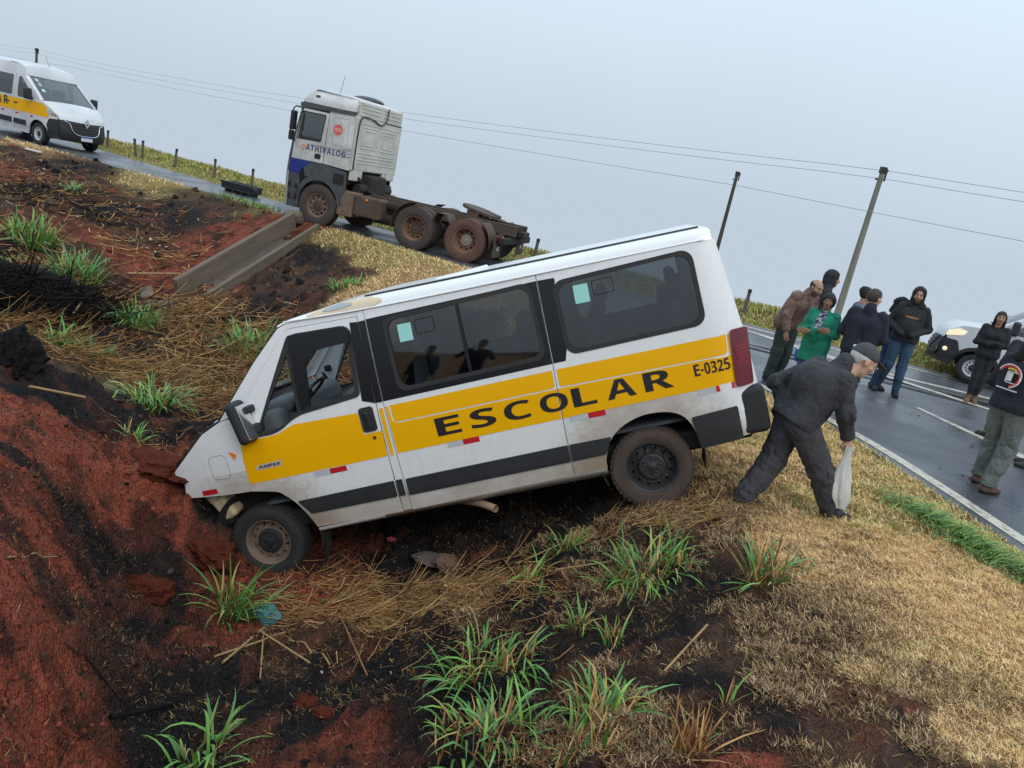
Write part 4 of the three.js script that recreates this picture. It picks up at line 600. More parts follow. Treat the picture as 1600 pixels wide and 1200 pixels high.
// ---------------------------------------------------------------- two later white vans (local: x to the rear, z to the left)
function buildVan(v, { roofY = 2.42, len = 5.3, hood = 0, lit = false, school = false, grille = 'slats' }) {
  const wht = mat([0.76, 0.77, 0.79], 0.33, { clearcoat: 0.7, map: rep(dustTex, 0.08) });
  const hf = (x, y) => { let z = 1.0 - 0.16 * Math.pow(clamp((y - 1.3) / (roofY - 1.3), 0, 1.1), 1.7) - 0.03 * sstep(0.6, 0.35, y); if (x < 0.1) z -= 0.26 * Math.pow((0.1 - x) / 1.0, 2.2); if (x > len - 1.1) z -= 0.06 * ((x - len + 1.1) / 0.3) ** 2; return z; };
  const nose = -0.84, wsB = [-0.10 + hood * 0.22, 1.42 - hood * 0.02], wsT = [0.85 + hood * 0.2, roofY - (school ? 0.46 : 0.24)];
  const arch = arc(0, 0.36, 0.46, 0.44, 172, 8, 12), tail = len - 0.85;
  const body = [[nose + 0.12, 0.72], [-0.46, 0.70], ...arch, [0.5, 0.28], [2.95, 0.28], ...arc(3.68, 0.36, 0.46, 0.44, 172, 8, 12), [4.2, 0.34], [tail, 0.4], [tail, roofY - 0.12], [wsT[0] + 0.45, roofY - 0.12], [wsT[0] + 0.12, roofY - 0.2], wsT, wsB, [-0.45 - hood * 0.02, 1.29 + hood * 0.05], [nose + 0.06, 1.05 + hood * 0.08]];
  const dwin = rpoly([[wsB[0] + 0.36, 1.40], [wsB[0] + 1.25, 1.38], [wsB[0] + 1.27, 2.02], [wsT[0] + 0.18, 2.06], [wsB[0] + 0.55, 1.62]], 0.06);
  const wins = [rrect(wsB[0] + 1.55, 1.40, 2.85, 2.06, 0.07), rrect(2.95, 1.40, 4.2, 2.06, 0.07)];
  for (const s of [1, -1]) {
    const sd = mesh('body_side', bent(body, [dwin, ...wins], hf, { side: s, lip: 0.03, tess: 0.16 }), wht, v);
    for (const [h, n] of [[dwin, 'door_window'], [wins[0], 'window'], [wins[1], 'window']]) mesh(n, bent(h, [], hf, { side: s, off: -0.012 }), K.glass, sd);
    mesh('door_seam', tube([[wsB[0] + 1.42, 0.32, (hf(1.3, 0.35) + 0.002) * s], [wsB[0] + 1.42, 1.3, (hf(1.3, 1.3) + 0.002) * s], [wsB[0] + 1.42, 2.12, (hf(1.3, 2.12) + 0.002) * s]], 0.005, 10, 4), K.black, sd);
    for (const [x0, x1] of [[0.62, 1.30], [1.42, 2.85]]) mesh('side_moulding', bent(rrect(x0, 0.52, x1, 0.68, 0.03), [], hf, { side: s, off: 0.02, lip: 0.02 }), K.plastic, sd);
    for (const x of [1.12, 1.55]) mesh('door_handle', bent(rrect(x, 1.16, x + 0.16, 1.20, 0.015), [], hf, { side: s, off: 0.02, lip: 0.02, tess: 0 }), K.black, sd);
    if (school) {
      mesh('yellow_band', bent([[-0.46, 0.93], [1.31, 0.93], [4.4, 0.93], [4.4, 1.33], [wsB[0] + 1.2, 1.33], [wsB[0] + 0.34, 1.345], [-0.20, 1.34], [-0.48, 1.18]], [], hf, { side: s, off: 0.004 }), K.yellow, sd);
      if (s < 0) { const L = letters('ESCOLAR', 0, 0, 0.2, 1.2, 0.06); for (const q of L) { const f = ([x, y]) => [3.98 - x, 1.06 + y]; mesh('letter', bent(q.pts.map(f), q.holes.map((h) => h.map(f)), hf, { side: s, off: 0.007, tess: 0 }), K.blackPaint, sd); } }
    }
    for (const x of hood ? [-0.02, 1.28] : [0.25, 1.05, 1.85]) mesh('red_tape', bent([[x, hood ? 0.985 : 0.83], [x + 0.17, hood ? 0.985 : 0.83], [x + 0.17, hood ? 1.03 : 0.88], [x, hood ? 1.03 : 0.88]], [], hf, { side: s, off: 0.005, tess: 0 }), K.red, sd);
    // bumper wraps, wheel-arch rim, lamps
    const lampOn = lit ? new THREE.MeshPhysicalMaterial({ color: 0xfff1cf, emissive: 0xffe9b8, emissiveIntensity: 0.4, roughness: 0.2 }) : mat([0.62, 0.64, 0.66], 0.08, { clearcoat: 1 });
    mesh('bumper_side', bent(rpoly([[nose - 0.02, 0.34], [-0.52, 0.28], [-0.47, 0.42], [-0.44, 0.62], [-0.40, 0.70], [-0.50, 0.92 + hood * 0.02], [nose + 0.04, 0.94]], 0.04), [], hf, { side: s, off: 0.02, lip: 0.04 }), K.plastic, v);
    mesh('wheel_arch', bent([...arc(0, 0.36, 0.53, 0.52, 175, 5, 14), ...arc(0, 0.36, 0.45, 0.43, 5, 175, 14)], [], hf, { side: s, off: 0.012, lip: 0.03, tess: 0.1 }), hood ? K.plastic : wht, v);
    const hl = mesh('headlamp', bent(rpoly([[nose + 0.045, 0.98 + hood * 0.02], [-0.42, 1.05 + hood * 0.05], [-0.36, 1.16 + hood * 0.05], [-0.55, 1.20 + hood * 0.05], [nose + 0.07, 1.08 + hood * 0.06]], 0.03), [], hf, { side: s, off: 0.012, lip: 0.03, tess: 0.06 }), lit ? lampOn : mat([0.45, 0.47, 0.5], 0.05, { clearcoat: 1 }), v);
    mesh('lamp_reflector', bent(rpoly([[nose + 0.10, 1.0 + hood * 0.02], [-0.55, 1.06 + hood * 0.04], [-0.55, 1.12 + hood * 0.05], [nose + 0.11, 1.06 + hood * 0.05]], 0.02), [], hf, { side: s, off: 0.016, tess: 0 }), lit ? lampOn : K.chrome, hl);
    if (lit) mesh('fog_lamp', T(new THREE.SphereGeometry(0.06, 14, 10), [nose + 0.13, 0.66, s * (hf(nose + 0.13, 0.66) + 0.01)]), lampOn, v);
    mesh('wing_mirror', [T(new RoundedBoxGeometry(0.16, 0.36, 0.24, 3, 0.06), [wsB[0] + 0.42, 1.56, s * 1.16]), rbox(0.1, 0.08, 0.2, [wsB[0] + 0.44, 1.42, s * 1.02], 0.03)], K.plastic, v);
    mesh('wheel_well', T(new THREE.CylinderGeometry(0.47, 0.47, 0.34, 24, 1, true, Math.PI / 2, Math.PI), [0, 0.36, 0.80 * s], [Math.PI / 2, 0, 0]), K.under, v);
  }
  const row = (x, y, w, bow, n = 10) => { const r = []; for (let i = -n; i <= n; i++) { const q = i / n; r.push([x - bow * (1 - q * q), y, w * q]); } return r; };
  mesh('bonnet', loft([row(wsB[0], wsB[1], hf(wsB[0], 1.4), 0.14), row(-0.45 - hood * 0.02, 1.29 + hood * 0.05, hf(-0.45, 1.29), 0.2), row(nose + 0.06, 1.05 + hood * 0.08, hf(nose + 0.06, 1.05), 0.22), row(nose + 0.03, 0.95, hf(nose + 0.03, 0.95), 0.22)].map((r, i) => r.map(([x, y, z], k) => [x, y + (i < 3 ? 0.05 * (1 - ((k - 10) / 10) ** 2) : 0), z]))), wht, v);
  mesh('windscreen', loft([0, 0.33, 0.66, 1].map((t) => row(mix(wsB[0], wsT[0], t) + 0.02, mix(wsB[1], wsT[1], t) + 0.03, mix(hf(wsB[0], 1.42), hf(wsT[0], wsT[1]), t) - 0.09, mix(0.14, 0.16, t)))), K.glass, v);
  for (const s of [1, -1]) mesh('windscreen_pillar', loft([0, 0.5, 1].map((t) => { const w = mix(hf(wsB[0], 1.42), hf(wsT[0], wsT[1]), t), x = mix(wsB[0], wsT[0], t), y = mix(wsB[1], wsT[1], t); return [[x, y, s * w], [x - 0.005, y + 0.02, s * (w - 0.05)], [x - 0.01, y + 0.025, s * (w - 0.11)]]; })), wht, v);
  const rr = (x, y, w) => { const r = []; for (let i = -10; i <= 10; i++) { const q = i / 10; r.push([x, y + 0.10 * (1 - Math.abs(q) ** 2.6), w * q]); } return r; };
  mesh('roof', loft([row(wsT[0] + 0.0, wsT[1] + 0.02, hf(wsT[0], wsT[1]), 0.16), ...[[wsT[0] + 0.14, roofY - 0.21], [wsT[0] + 0.3, roofY - 0.15], [wsT[0] + 0.5, roofY - 0.10], [2.4, roofY - 0.09], [tail - 0.1, roofY - 0.1], [tail, roofY - 0.13]].map(([x, y]) => rr(x, y, hf(x, y)).map((p, i) => [p[0] - (x < wsT[0] + 0.2 ? 0.14 * (1 - ((i - 10) / 10) ** 2) : 0), p[1], p[2]]))].map((r) => r.length === 21 ? r : r)), wht, v);
  mesh('rear_wall', loft([0.4, 1.3, roofY - 0.12].map((y) => row(tail + 0.02, y, hf(tail, y), -0.02))), wht, v);
  const front = mesh('bumper', loft([[0.30, nose + 0.10], [0.34, nose - 0.03], [0.62, nose - 0.05], [0.94, nose + 0.03]].map(([y, x]) => row(x, y, hf(nose + 0.02, y) + 0.018, 0.2))), K.plastic, v);
  // grille: dark mouth, bars, bright surround
  const fz = (q, y, k) => [nose - 0.055 - 0.2 * (1 - q * q) + 0.10 * Math.max(0, (y - 0.62) / 0.4) - k, y, q * 0.82];
  const mouth = []; for (let j = 0; j <= 4; j++) { const y = mix(0.56, 0.96, j / 4), hw = mix(0.48, 0.74, Math.pow(j / 4, 0.8)), r = []; for (let i = -8; i <= 8; i++) r.push(fz(i / 8 * hw, y, 0.012)); mouth.push(r); }
  mesh('grille', loft(mouth), K.black, front);
  for (const y of [0.66, 0.75, 0.84]) mesh('grille_bar', tube([-1, -0.5, 0, 0.5, 1].map((i) => fz(i * mix(0.48, 0.70, (y - 0.56) / 0.4), y, 0.024)), 0.014, 20, 5), K.plastic, front);
  if (school) {
    mesh('chrome_surround', tube([[-0.82, 0.93], [-0.66, 0.88], [-0.56, 0.66], [-0.4, 0.555], [0, 0.53], [0.4, 0.555], [0.56, 0.66], [0.66, 0.88], [0.82, 0.93]].map(([q, y]) => fz(q, y, 0.02)), 0.015, 60, 6), K.chrome, front);
    mesh('chrome_bar', tube([-0.72, -0.3, 0, 0.3, 0.72].map((q) => fz(q, 0.945 + 0.03 * q * q, 0.025)), 0.018, 24, 6), K.chrome, front);
    const c = fz(0, 0.95, 0.05), dia = (k) => [[0, 0.155 * k], [0.105 * k, 0], [0, -0.155 * k], [-0.105 * k, 0]];
    mesh('badge', [T(new THREE.ExtrudeGeometry(shapeOf(dia(1), [dia(0.5)]), { depth: 0.025, bevelEnabled: false }), [c[0], c[1], 0], [0, -Math.PI / 2, 0])], K.chrome, front);
    const p = fz(0, 0.42, 0.01), pl = mesh('number_plate', rbox(0.012, 0.13, 0.40, [p[0] - 0.005, 0.44, 0], 0.004), mat([0.7, 0.7, 0.68], 0.5), front);
    mesh('plate_band', rbox(0.012, 0.03, 0.40, [p[0] - 0.009, 0.492, 0], 0.004), mat([0.02, 0.05, 0.35], 0.5), pl);
    mesh('plate_digit', [0, 1, 2, 3, 4, 5, 6].map((i) => rbox(0.012, 0.06, 0.028, [p[0] - 0.008, 0.425, -0.15 + i * 0.05], 0.003)), K.silver, pl);
    const st = (z, y, h, m) => mesh('sticker', rbox(0.14, 0.006, h, [mix(wsB[0], wsT[0], y) - 0.03, mix(wsB[1], wsT[1], y) + 0.04, z], 0.002, [0, 0, Math.atan2(wsT[1] - wsB[1], wsT[0] - wsB[0])]), m, v);
    st(-0.66, 0.82, 0.14, K.silver); st(-0.62, 0.64, 0.16, K.silver); st(-0.66, 0.40, 0.15, K.sticker);
  } else {
    mesh('bumper_lip', loft([[0.44, -0.05], [0.50, -0.08], [0.55, -0.06]].map(([y, k]) => row(nose + k, y, hf(nose, y) + 0.03, 0.2))), K.plastic, front);
  }
  mesh('wiper', [tube([[wsB[0] - 0.02, 1.47, 0.6], [wsB[0] + 0.02, 1.52, 0.2], [wsB[0] - 0.04, 1.52, -0.15]], 0.012, 10, 4)], K.black, v);
  mesh('aerial', tube([[wsT[0] + 0.2, roofY - 0.06, 0], [wsT[0] + 0.45, roofY + 0.28, 0]], 0.007, 3, 4), K.black, v);
  mesh('underbody', [box(4.6, 0.2, 1.6, [1.9, 0.42, 0]), box(0.1, 0.5, 1.5, [-0.6, 0.7, 0])], K.under, v);
  mesh('cabin', [box(4.4, 0.04, 1.8, [2.2, 0.75, 0]), rbox(0.4, 0.3, 1.6, [0.2 + hood * 0.3, 1.28, 0], 0.1), ...[0.5, -0.5].flatMap((z) => [0, 1, 2, 3].map((i) => T(new RoundedBoxGeometry(0.16, 0.8, 0.5, 2, 0.06), [1.25 + i * 0.9 + hood * 0.2, 1.4, z], [0, 0, -0.15])))], K.seat, v);
  const wg = wheelGeo({ R: 0.35, W: 0.22, r: 0.215, holes: 12, hr: 0.02, hcR: 0.15, capR: 0.075, dish: 0.035 });
  for (const x of [0, 3.68]) for (const s of [1, -1]) addWheel(v, wg, [x, 0.35, s * 0.87], s, { tyre: K.tyreClean, rim: K.silver, cap: K.darkRim });
  return v;
}
buildVan(thing('passenger_van', 'white passenger van with yellow school band and chrome grille, behind the burnt bank', 'van', [-16.75, 0, -26.9], -205 * D2R), { school: true, roofY: 2.56 });
buildVan(thing('white_van', 'white van with lit headlamps, parked across the road behind the woman in black', 'van', [9.50, 0.06, -16.45], -27 * D2R), { lit: true, hood: 1, roofY: 2.36 }).scale.set(0.84, 0.8, 0.84);

// ---------------------------------------------------------------- people: smooth skins over posed skeletons
class Field { // distances to tapered capsules and ellipsoids, joined smoothly
  constructor(k = 0.03) { this.k = k; this.p = []; this.post = null; }
  cap(a, b, ra, rb = ra) { const d = b.clone().sub(a); this.p.push([0, a.x, a.y, a.z, d.x, d.y, d.z, ra, rb, Math.max(1e-9, d.lengthSq())]); return this; }
  ell(c, r, q) { this.p.push([1, c.x, c.y, c.z, r.x, r.y, r.z, Math.min(r.x, r.y, r.z), q ? q.clone().invert() : null]); return this; }
  at(x, y, z) {
    let s = 1e9; const k = this.k;
    for (const e of this.p) {
      let d;
      if (e[0] === 0) { const px = x - e[1], py = y - e[2], pz = z - e[3], t = clamp((px * e[4] + py * e[5] + pz * e[6]) / e[9]); d = Math.hypot(px - t * e[4], py - t * e[5], pz - t * e[6]) - e[7] - (e[8] - e[7]) * t; }
      else {
        let px = x - e[1], py = y - e[2], pz = z - e[3];
        if (e[8]) { tmpV.set(px, py, pz).applyQuaternion(e[8]); px = tmpV.x; py = tmpV.y; pz = tmpV.z; }
        const l = Math.hypot(px / e[4], py / e[5], pz / e[6]), g = Math.hypot(px / (e[4] * e[4]), py / (e[5] * e[5]), pz / (e[6] * e[6])); d = g < 1e-6 ? -e[7] : l * (l - 1) / g;
      }
      const h = Math.max(k - Math.abs(s - d), 0) / k; s = Math.min(s, d) - h * h * k * 0.25;
    }
    return this.post ? this.post(s, x, y, z) : s;
  }
  box() { const b = new THREE.Box3(); for (const e of this.p) { const r = e[0] ? Math.max(e[4], e[5], e[6]) : Math.max(e[7], e[8]); b.expandByPoint(V(e[1] - r, e[2] - r, e[3] - r)).expandByPoint(V(e[1] + r, e[2] + r, e[3] + r)); if (!e[0]) b.expandByPoint(V(e[1] + e[4] - r, e[2] + e[5] - r, e[3] + e[6] - r)).expandByPoint(V(e[1] + e[4] + r, e[2] + e[5] + r, e[3] + e[6] + r)); } return b.expandByScalar(0.03); }
}
const tmpV = V(0, 0, 0);
function skin(field, cell, color) { // surface nets
  const b = field.box(), nx = Math.ceil((b.max.x - b.min.x) / cell) + 2, ny = Math.ceil((b.max.y - b.min.y) / cell) + 2, nz = Math.ceil((b.max.z - b.min.z) / cell) + 2, D = new Float32Array(nx * ny * nz), B = 6;
  const X = (i) => b.min.x + i * cell, Y = (i) => b.min.y + i * cell, Z = (i) => b.min.z + i * cell;
  for (let k0 = 0; k0 < nz; k0 += B) for (let j0 = 0; j0 < ny; j0 += B) for (let i0 = 0; i0 < nx; i0 += B) {
    const m = (B - 1) / 2, d = field.at(X(i0 + m), Y(j0 + m), Z(k0 + m)), skip = Math.abs(d) > cell * B * 0.87 + 0.035;
    for (let k = k0; k < Math.min(nz, k0 + B); k++) for (let j = j0; j < Math.min(ny, j0 + B); j++) for (let i = i0; i < Math.min(nx, i0 + B); i++) D[(k * ny + j) * nx + i] = skip ? d : field.at(X(i), Y(j), Z(k));
  }
  const id = new Int32Array(nx * ny * nz).fill(-1), pos = [], idx = [], off = [0, 1, nx, nx + 1, nx * ny, nx * ny + 1, nx * ny + nx, nx * ny + nx + 1], E = [[0, 1], [2, 3], [4, 5], [6, 7], [0, 2], [1, 3], [4, 6], [5, 7], [0, 4], [1, 5], [2, 6], [3, 7]];
  for (let k = 0; k < nz - 1; k++) for (let j = 0; j < ny - 1; j++) for (let i = 0; i < nx - 1; i++) {
    const o = (k * ny + j) * nx + i; let n = 0, x = 0, y = 0, z = 0;
    for (const [a, c] of E) { const va = D[o + off[a]], vb = D[o + off[c]]; if ((va < 0) !== (vb < 0)) { const t = va / (va - vb); x += mix(a & 1, c & 1, t); y += mix(a >> 1 & 1, c >> 1 & 1, t); z += mix(a >> 2, c >> 2, t); n++; } }
    if (n) { id[o] = pos.length / 3; pos.push(X(i + x / n), Y(j + y / n), Z(k + z / n)); }
  }
  const quad = (a, b2, c, d, f) => { if (a < 0 || b2 < 0 || c < 0 || d < 0) return; f ? idx.push(a, b2, c, a, c, d) : idx.push(a, c, b2, a, d, c); };
  const sx = 1, sy = nx, sz = nx * ny;
  for (let k = 1; k < nz - 1; k++) for (let j = 1; j < ny - 1; j++) for (let i = 1; i < nx - 1; i++) {
    const o = k * sz + j * sy + i, v = D[o] < 0;
    if (v !== (D[o + sx] < 0)) quad(id[o - sy - sz], id[o - sz], id[o], id[o - sy], v);
    if (v !== (D[o + sy] < 0)) quad(id[o - sx - sz], id[o - sx], id[o], id[o - sz], v);
    if (v !== (D[o + sz] < 0)) quad(id[o - sx - sy], id[o - sy], id[o], id[o - sx], v);
  }
  const N = new Float32Array(pos.length), C = new Float32Array(pos.length), U = new Float32Array(pos.length / 3 * 2), e = cell * 0.6;
  for (let q = 0; q < pos.length; q += 3) {
    const x = pos[q], y = pos[q + 1], z = pos[q + 2], gx = field.at(x + e, y, z) - field.at(x - e, y, z), gy = field.at(x, y + e, z) - field.at(x, y - e, z), gz = field.at(x, y, z + e) - field.at(x, y, z - e), l = Math.hypot(gx, gy, gz) || 1;
    N.set([gx / l, gy / l, gz / l], q); C.set(color(x, y, z), q); U.set([x + z, y], q / 3 * 2);
  }
  const g = new THREE.BufferGeometry();
  g.setAttribute('position', new THREE.Float32BufferAttribute(pos, 3)); g.setAttribute('normal', new THREE.BufferAttribute(N, 3)); g.setAttribute('uv', new THREE.BufferAttribute(U, 2)); g.setAttribute('color', new THREE.BufferAttribute(C, 3)); g.setIndex(idx);
  return g;
}
const clothBump = dataTex(512, (u, v) => { const k = vn2(u * 256, v * 256, 91, 256) * 0.5 + fbm2(u * 12, v * 12, 4, 93, 12) * 0.5; return [k, k, k]; });
const clothMat = mat([1, 1, 1], 0.9, { vertexColors: true, bumpMap: rep(clothBump, 2), bumpScale: 0.004 }), skinMat = mat([1, 1, 1], 0.55, { vertexColors: true }), leatherMat = mat([1, 1, 1], 0.45, { vertexColors: true, bumpMap: rep(clothBump, 3), bumpScale: 0.003 }), hairMat = mat([1, 1, 1], 0.7, { vertexColors: true, bumpMap: rep(clothBump, 8), bumpScale: 0.004 });
const flat = (c, n = 0.12) => (x, y, z) => { const k = 1 - n / 2 + n * vn3(x * 26, y * 26, z * 26); return [c[0] * k, c[1] * k, c[2] * k]; };
// face and skull, centred on the head, looking along +z
function headGeo(o, cell) {
  const f = new Field(0.022);
  f.ell(V(0, 0.03, -0.012), V(0.076, 0.092, 0.096)).ell(V(0, -0.035, 0.022), V(0.060 * (o.jaw ?? 1), 0.085, 0.068)).ell(V(0, -0.095, 0.055), V(0.027, 0.02, 0.022)).cap(V(0, -0.07, -0.02), V(0, -0.2, -0.045), 0.052, 0.06)
    .cap(V(-0.034, 0.034, 0.076), V(0.034, 0.034, 0.076), 0.013).ell(V(0.042, -0.018, 0.058), V(0.026, 0.022, 0.022)).ell(V(-0.042, -0.018, 0.058), V(0.026, 0.022, 0.022));
  const f2 = new Field(0.010); f2.cap(V(0, 0.022, 0.088), V(0, -0.022, 0.106), 0.009, 0.015).cap(V(-0.012, -0.025, 0.092), V(0.012, -0.025, 0.092), 0.011).cap(V(-0.020, -0.056, 0.082), V(0.020, -0.056, 0.082), 0.009).cap(V(-0.014, -0.067, 0.08), V(0.014, -0.067, 0.08), 0.009).ell(V(0.078, 0, -0.008), V(0.012, 0.033, 0.021)).ell(V(-0.078, 0, -0.008), V(0.012, 0.033, 0.021));
  f.post = (s, x, y, z) => { const d = f2.at(x, y, z), h = Math.max(0.01 - Math.abs(s - d), 0) / 0.01; s = Math.min(s, d) - h * h * 0.0025; const e = Math.hypot(Math.abs(x) - 0.031, (y - 0.012) * 1.4, z - 0.098) - 0.017; return Math.max(s, -e); };
  for (const s of [1, -1]) f.p.push([1, 0.031 * s, 0.012, 0.068, 0.014, 0.012, 0.013, 0.012, null]);
  const sk = o.skin;
  return skin(f, cell, (x, y, z) => {
    const ex = Math.abs(x) - 0.031, ey = y - 0.011;
    let c = flat(sk, 0.1)(x, y, z);
    if (z > 0.05 && Math.hypot(ex, ey * 1.7) < 0.0145) c = Math.hypot(ex, ey) < 0.0075 ? [0.015, 0.01, 0.008] : [0.45, 0.40, 0.36];
    else if (z > 0.06 && Math.abs(y - 0.036 - Math.abs(ex) * -0.1) < 0.006 && Math.abs(ex) < 0.022) c = o.brow ?? [0.03, 0.02, 0.015];
    else if (z > 0.06 && Math.hypot(x / 0.026, (y + 0.060) / 0.012) < 1) c = [sk[0] * 0.75, sk[1] * 0.48, sk[2] * 0.48];
    else if (o.beard && z > 0.0 && y < -0.042 && y > -0.12 && (Math.hypot(x / 0.024, (y + 0.062) / 0.013) > 1)) c = [mix(sk[0], 0.02, 0.75), mix(sk[1], 0.015, 0.75), mix(sk[2], 0.012, 0.75)];
    else if (Math.abs(x) > 0.072 || (z > 0.09 && Math.abs(x) < 0.016 && y < 0)) c = [c[0] * 1.08, c[1] * 0.9, c[2] * 0.88];
    return c;
  });
}
function handGeo(w, dir, palm, o, cell = 0.005) { // wrist, towards the fingers, palm facing; curl 0..1
  const d = dir.clone().normalize(), n = palm.clone().addScaledVector(d, -palm.dot(d)).normalize(), s = n.clone().cross(d).multiplyScalar(o.thumb ?? 1), f = new Field(0.008), curl = o.curl ?? 0.45;
  const at = (a, b, c) => w.clone().addScaledVector(d, a).addScaledVector(s, b).addScaledVector(n, c);
  f.cap(at(-0.03, 0, 0), at(0.01, 0, 0), 0.026, 0.024);
  [[0.028, 0.072, 0.094], [0.010, 0.080, 0.099], [-0.009, 0.074, 0.096], [-0.027, 0.058, 0.09]].forEach(([b, len, base], i) => {
    f.cap(at(0.015, b * 0.6, 0), at(base, b, 0), 0.014, 0.0115);
    let p = at(base, b, 0), a = curl * (0.7 + i * 0.1);
    for (const [l, r0, r1] of [[len * 0.48, 0.0098, 0.009], [len * 0.30, 0.009, 0.0082], [len * 0.22, 0.0082, 0.007]]) { const q = p.clone().addScaledVector(d, l * Math.cos(a)).addScaledVector(n, l * Math.sin(a)); f.cap(p, q, r0, r1); p = q; a += curl * 1.15; }
  });
  const t0 = at(0.02, 0.022, 0.004), t1 = at(0.055, 0.050, 0.016), t2 = at(0.088, 0.052, 0.022 + curl * 0.02); f.cap(t0, t1, 0.015, 0.0115).cap(t1, t2, 0.0105, 0.0085);
  return skin(f, cell, flat(o.skin, 0.1));
}
function person(cfg) {
  const { label, pos, yaw, h = 1.75, skin: sk = [0.36, 0.2, 0.13], cell = 0.016, pose = {}, top = {}, legs = {}, shoe = {}, head = {} } = cfg, S = h / 1.75;
  const t = thing('person', label, 'person', pos, yaw);
  const J = { pelvis: [0, 0.95, 0], chest: [0, 1.29, 0], neck: [0, 1.47, -0.01], head: [0, 1.63, 0.02], sl: [0.185, 1.42, -0.01], sr: [-0.185, 1.42, -0.01], el: [0.25, 1.14, -0.04], er: [-0.25, 1.14, -0.04], wl: [0.25, 0.90, 0.06], wr: [-0.25, 0.90, 0.06], hl: [0.09, 0.93, 0], hr: [-0.09, 0.93, 0], kl: [0.10, 0.50, 0.02], kr: [-0.10, 0.50, 0.02], al: [0.11, 0.085, -0.02], ar: [-0.11, 0.085, -0.02], fl: [0.16, 0, 0.98], fr: [-0.16, 0, 0.98], ...pose };
  const j = {}; for (const q in J) j[q] = V(...J[q]).multiplyScalar(q[0] === 'f' ? 1 : S);
  const lat = j.sl.clone().sub(j.sr).normalize(), plat = j.hl.clone().sub(j.hr).normalize(), spine = j.chest.clone().sub(j.pelvis).normalize(), front = lat.clone().cross(spine).normalize();
  const off = (p, ...v) => { const q = p.clone(); for (let i = 0; i < v.length; i += 2) q.addScaledVector(v[i], v[i + 1] * S); return q; };
  const belly = top.belly ?? 0, wd = top.wide ?? 1;
  const torso = (f, g, arms = 1, reach = null) => {
    for (const s of [1, -1]) {
      f.cap(off(j.pelvis, plat, 0.075 * s * wd), off(j.chest, lat, 0.085 * s * wd), 0.102 * S + g, 0.108 * S + g);
      f.cap(off(j.chest, lat, 0.085 * s, spine, 0.02), off(s > 0 ? j.sl : j.sr, lat, -0.03 * s), 0.095 * S + g, 0.052 * S + g * 0.8);
    }
    f.cap(off(j.pelvis, plat, 0.08), off(j.pelvis, plat, -0.08), 0.112 * S + g).cap(j.chest, j.neck, 0.10 * S + g, 0.055 * S + g * 0.6);
    if (top.hump) f.ell(off(j.chest, spine, -0.06, front, -0.06), V(0.17, 0.17, 0.13).multiplyScalar(S).addScalar(g - 0.012));
    if (belly) f.ell(off(j.pelvis, spine, 0.17, front, 0.06), V(0.15, 0.16, 0.10 + belly).multiplyScalar(S).addScalar(g - 0.012));
    if (top.bust) for (const s of [1, -1]) f.ell(off(j.chest, lat, 0.07 * s, front, 0.085), V(0.07, 0.075, 0.07).multiplyScalar(S).addScalar(g - 0.012));
    if (arms) for (const [i, [a, b, c]] of [['sl', 'el', 'wl'], ['sr', 'er', 'wr']].entries()) { f.cap(j[a], j[b], 0.050 * S + g * 0.75, 0.039 * S + g * 0.75); f.cap(j[b], reach ? j[b].clone().lerp(j[c], reach[i]) : j[c], 0.039 * S + g * 0.75, 0.029 * S + g * 0.75); }
  };
  const legsF = (f, g, k = 1) => { for (const [a, b, c] of [['hl', 'kl', 'al'], ['hr', 'kr', 'ar']]) { f.cap(off(j[a], V(0, 1, 0), 0.02), j[b], 0.088 * S + g, 0.060 * S + g); f.cap(j[b], j[c], 0.058 * S + g, 0.040 * S + g * k); const cf = plat.clone().cross(j[c].clone().sub(j[b]).normalize()); f.cap(off(j[b].clone().lerp(j[c], 0.15), cf, -0.012), off(j[b].clone().lerp(j[c], 0.5), cf, -0.012), 0.052 * S + g, 0.046 * S + g); } };
  // the body, one skin, with finer head and hands
  const bf = new Field(0.03); torso(bf, -0.004, 1, [cfg.handL?.none ? 0.55 : 0.93, cfg.handR?.none ? 0.55 : 0.93]); legsF(bf, -0.004); bf.cap(j.neck, off(j.head, V(0, 1, 0), -0.05), 0.054 * S, 0.05 * S);
  for (const [a, ft] of [['al', 'fl'], ['ar', 'fr']]) { const fd = V(j[ft].x, j[ft].y, j[ft].z).normalize(), a0 = j[a]; bf.cap(off(a0, V(0, 1, 0), -0.045, fd, -0.03), off(a0, V(0, 1, 0), -0.055, fd, 0.11), 0.034 * S, 0.026 * S).cap(off(a0, V(0, 1, 0), -0.058, fd, 0.1), off(a0, V(0, 1, 0), -0.062, fd, 0.155), 0.026 * S, 0.018 * S); }
  const parts = [skin(bf, legs.bare ? 0.012 : 0.02, flat(sk, 0.08))];
  const hq = new THREE.Quaternion().setFromEuler(new THREE.Euler(head.pitch ?? 0, head.yaw ?? 0, head.roll ?? 0, 'YXZ')), hm = new THREE.Matrix4().compose(j.head, hq, V(S, S, S).multiplyScalar(head.size ?? 1));
  parts.push(headGeo({ skin: sk, ...head }, cell < 0.014 ? 0.0045 : 0.006).applyMatrix4(hm));
  for (const [w, e, s, k] of [['wl', 'el', 1, 'handL'], ['wr', 'er', -1, 'handR']]) { const o = cfg[k] ?? {}; if (o.none) continue; const dir = o.dir ? V(...o.dir) : j[w].clone().sub(j[e]); parts.push(handGeo(j[w].clone(), dir, o.palm ? V(...o.palm) : lat.clone().multiplyScalar(-s), { skin: sk, thumb: o.thumb ?? -s, curl: o.curl }, 0.006)); }
  mesh('body', merge(parts), skinMat, t);
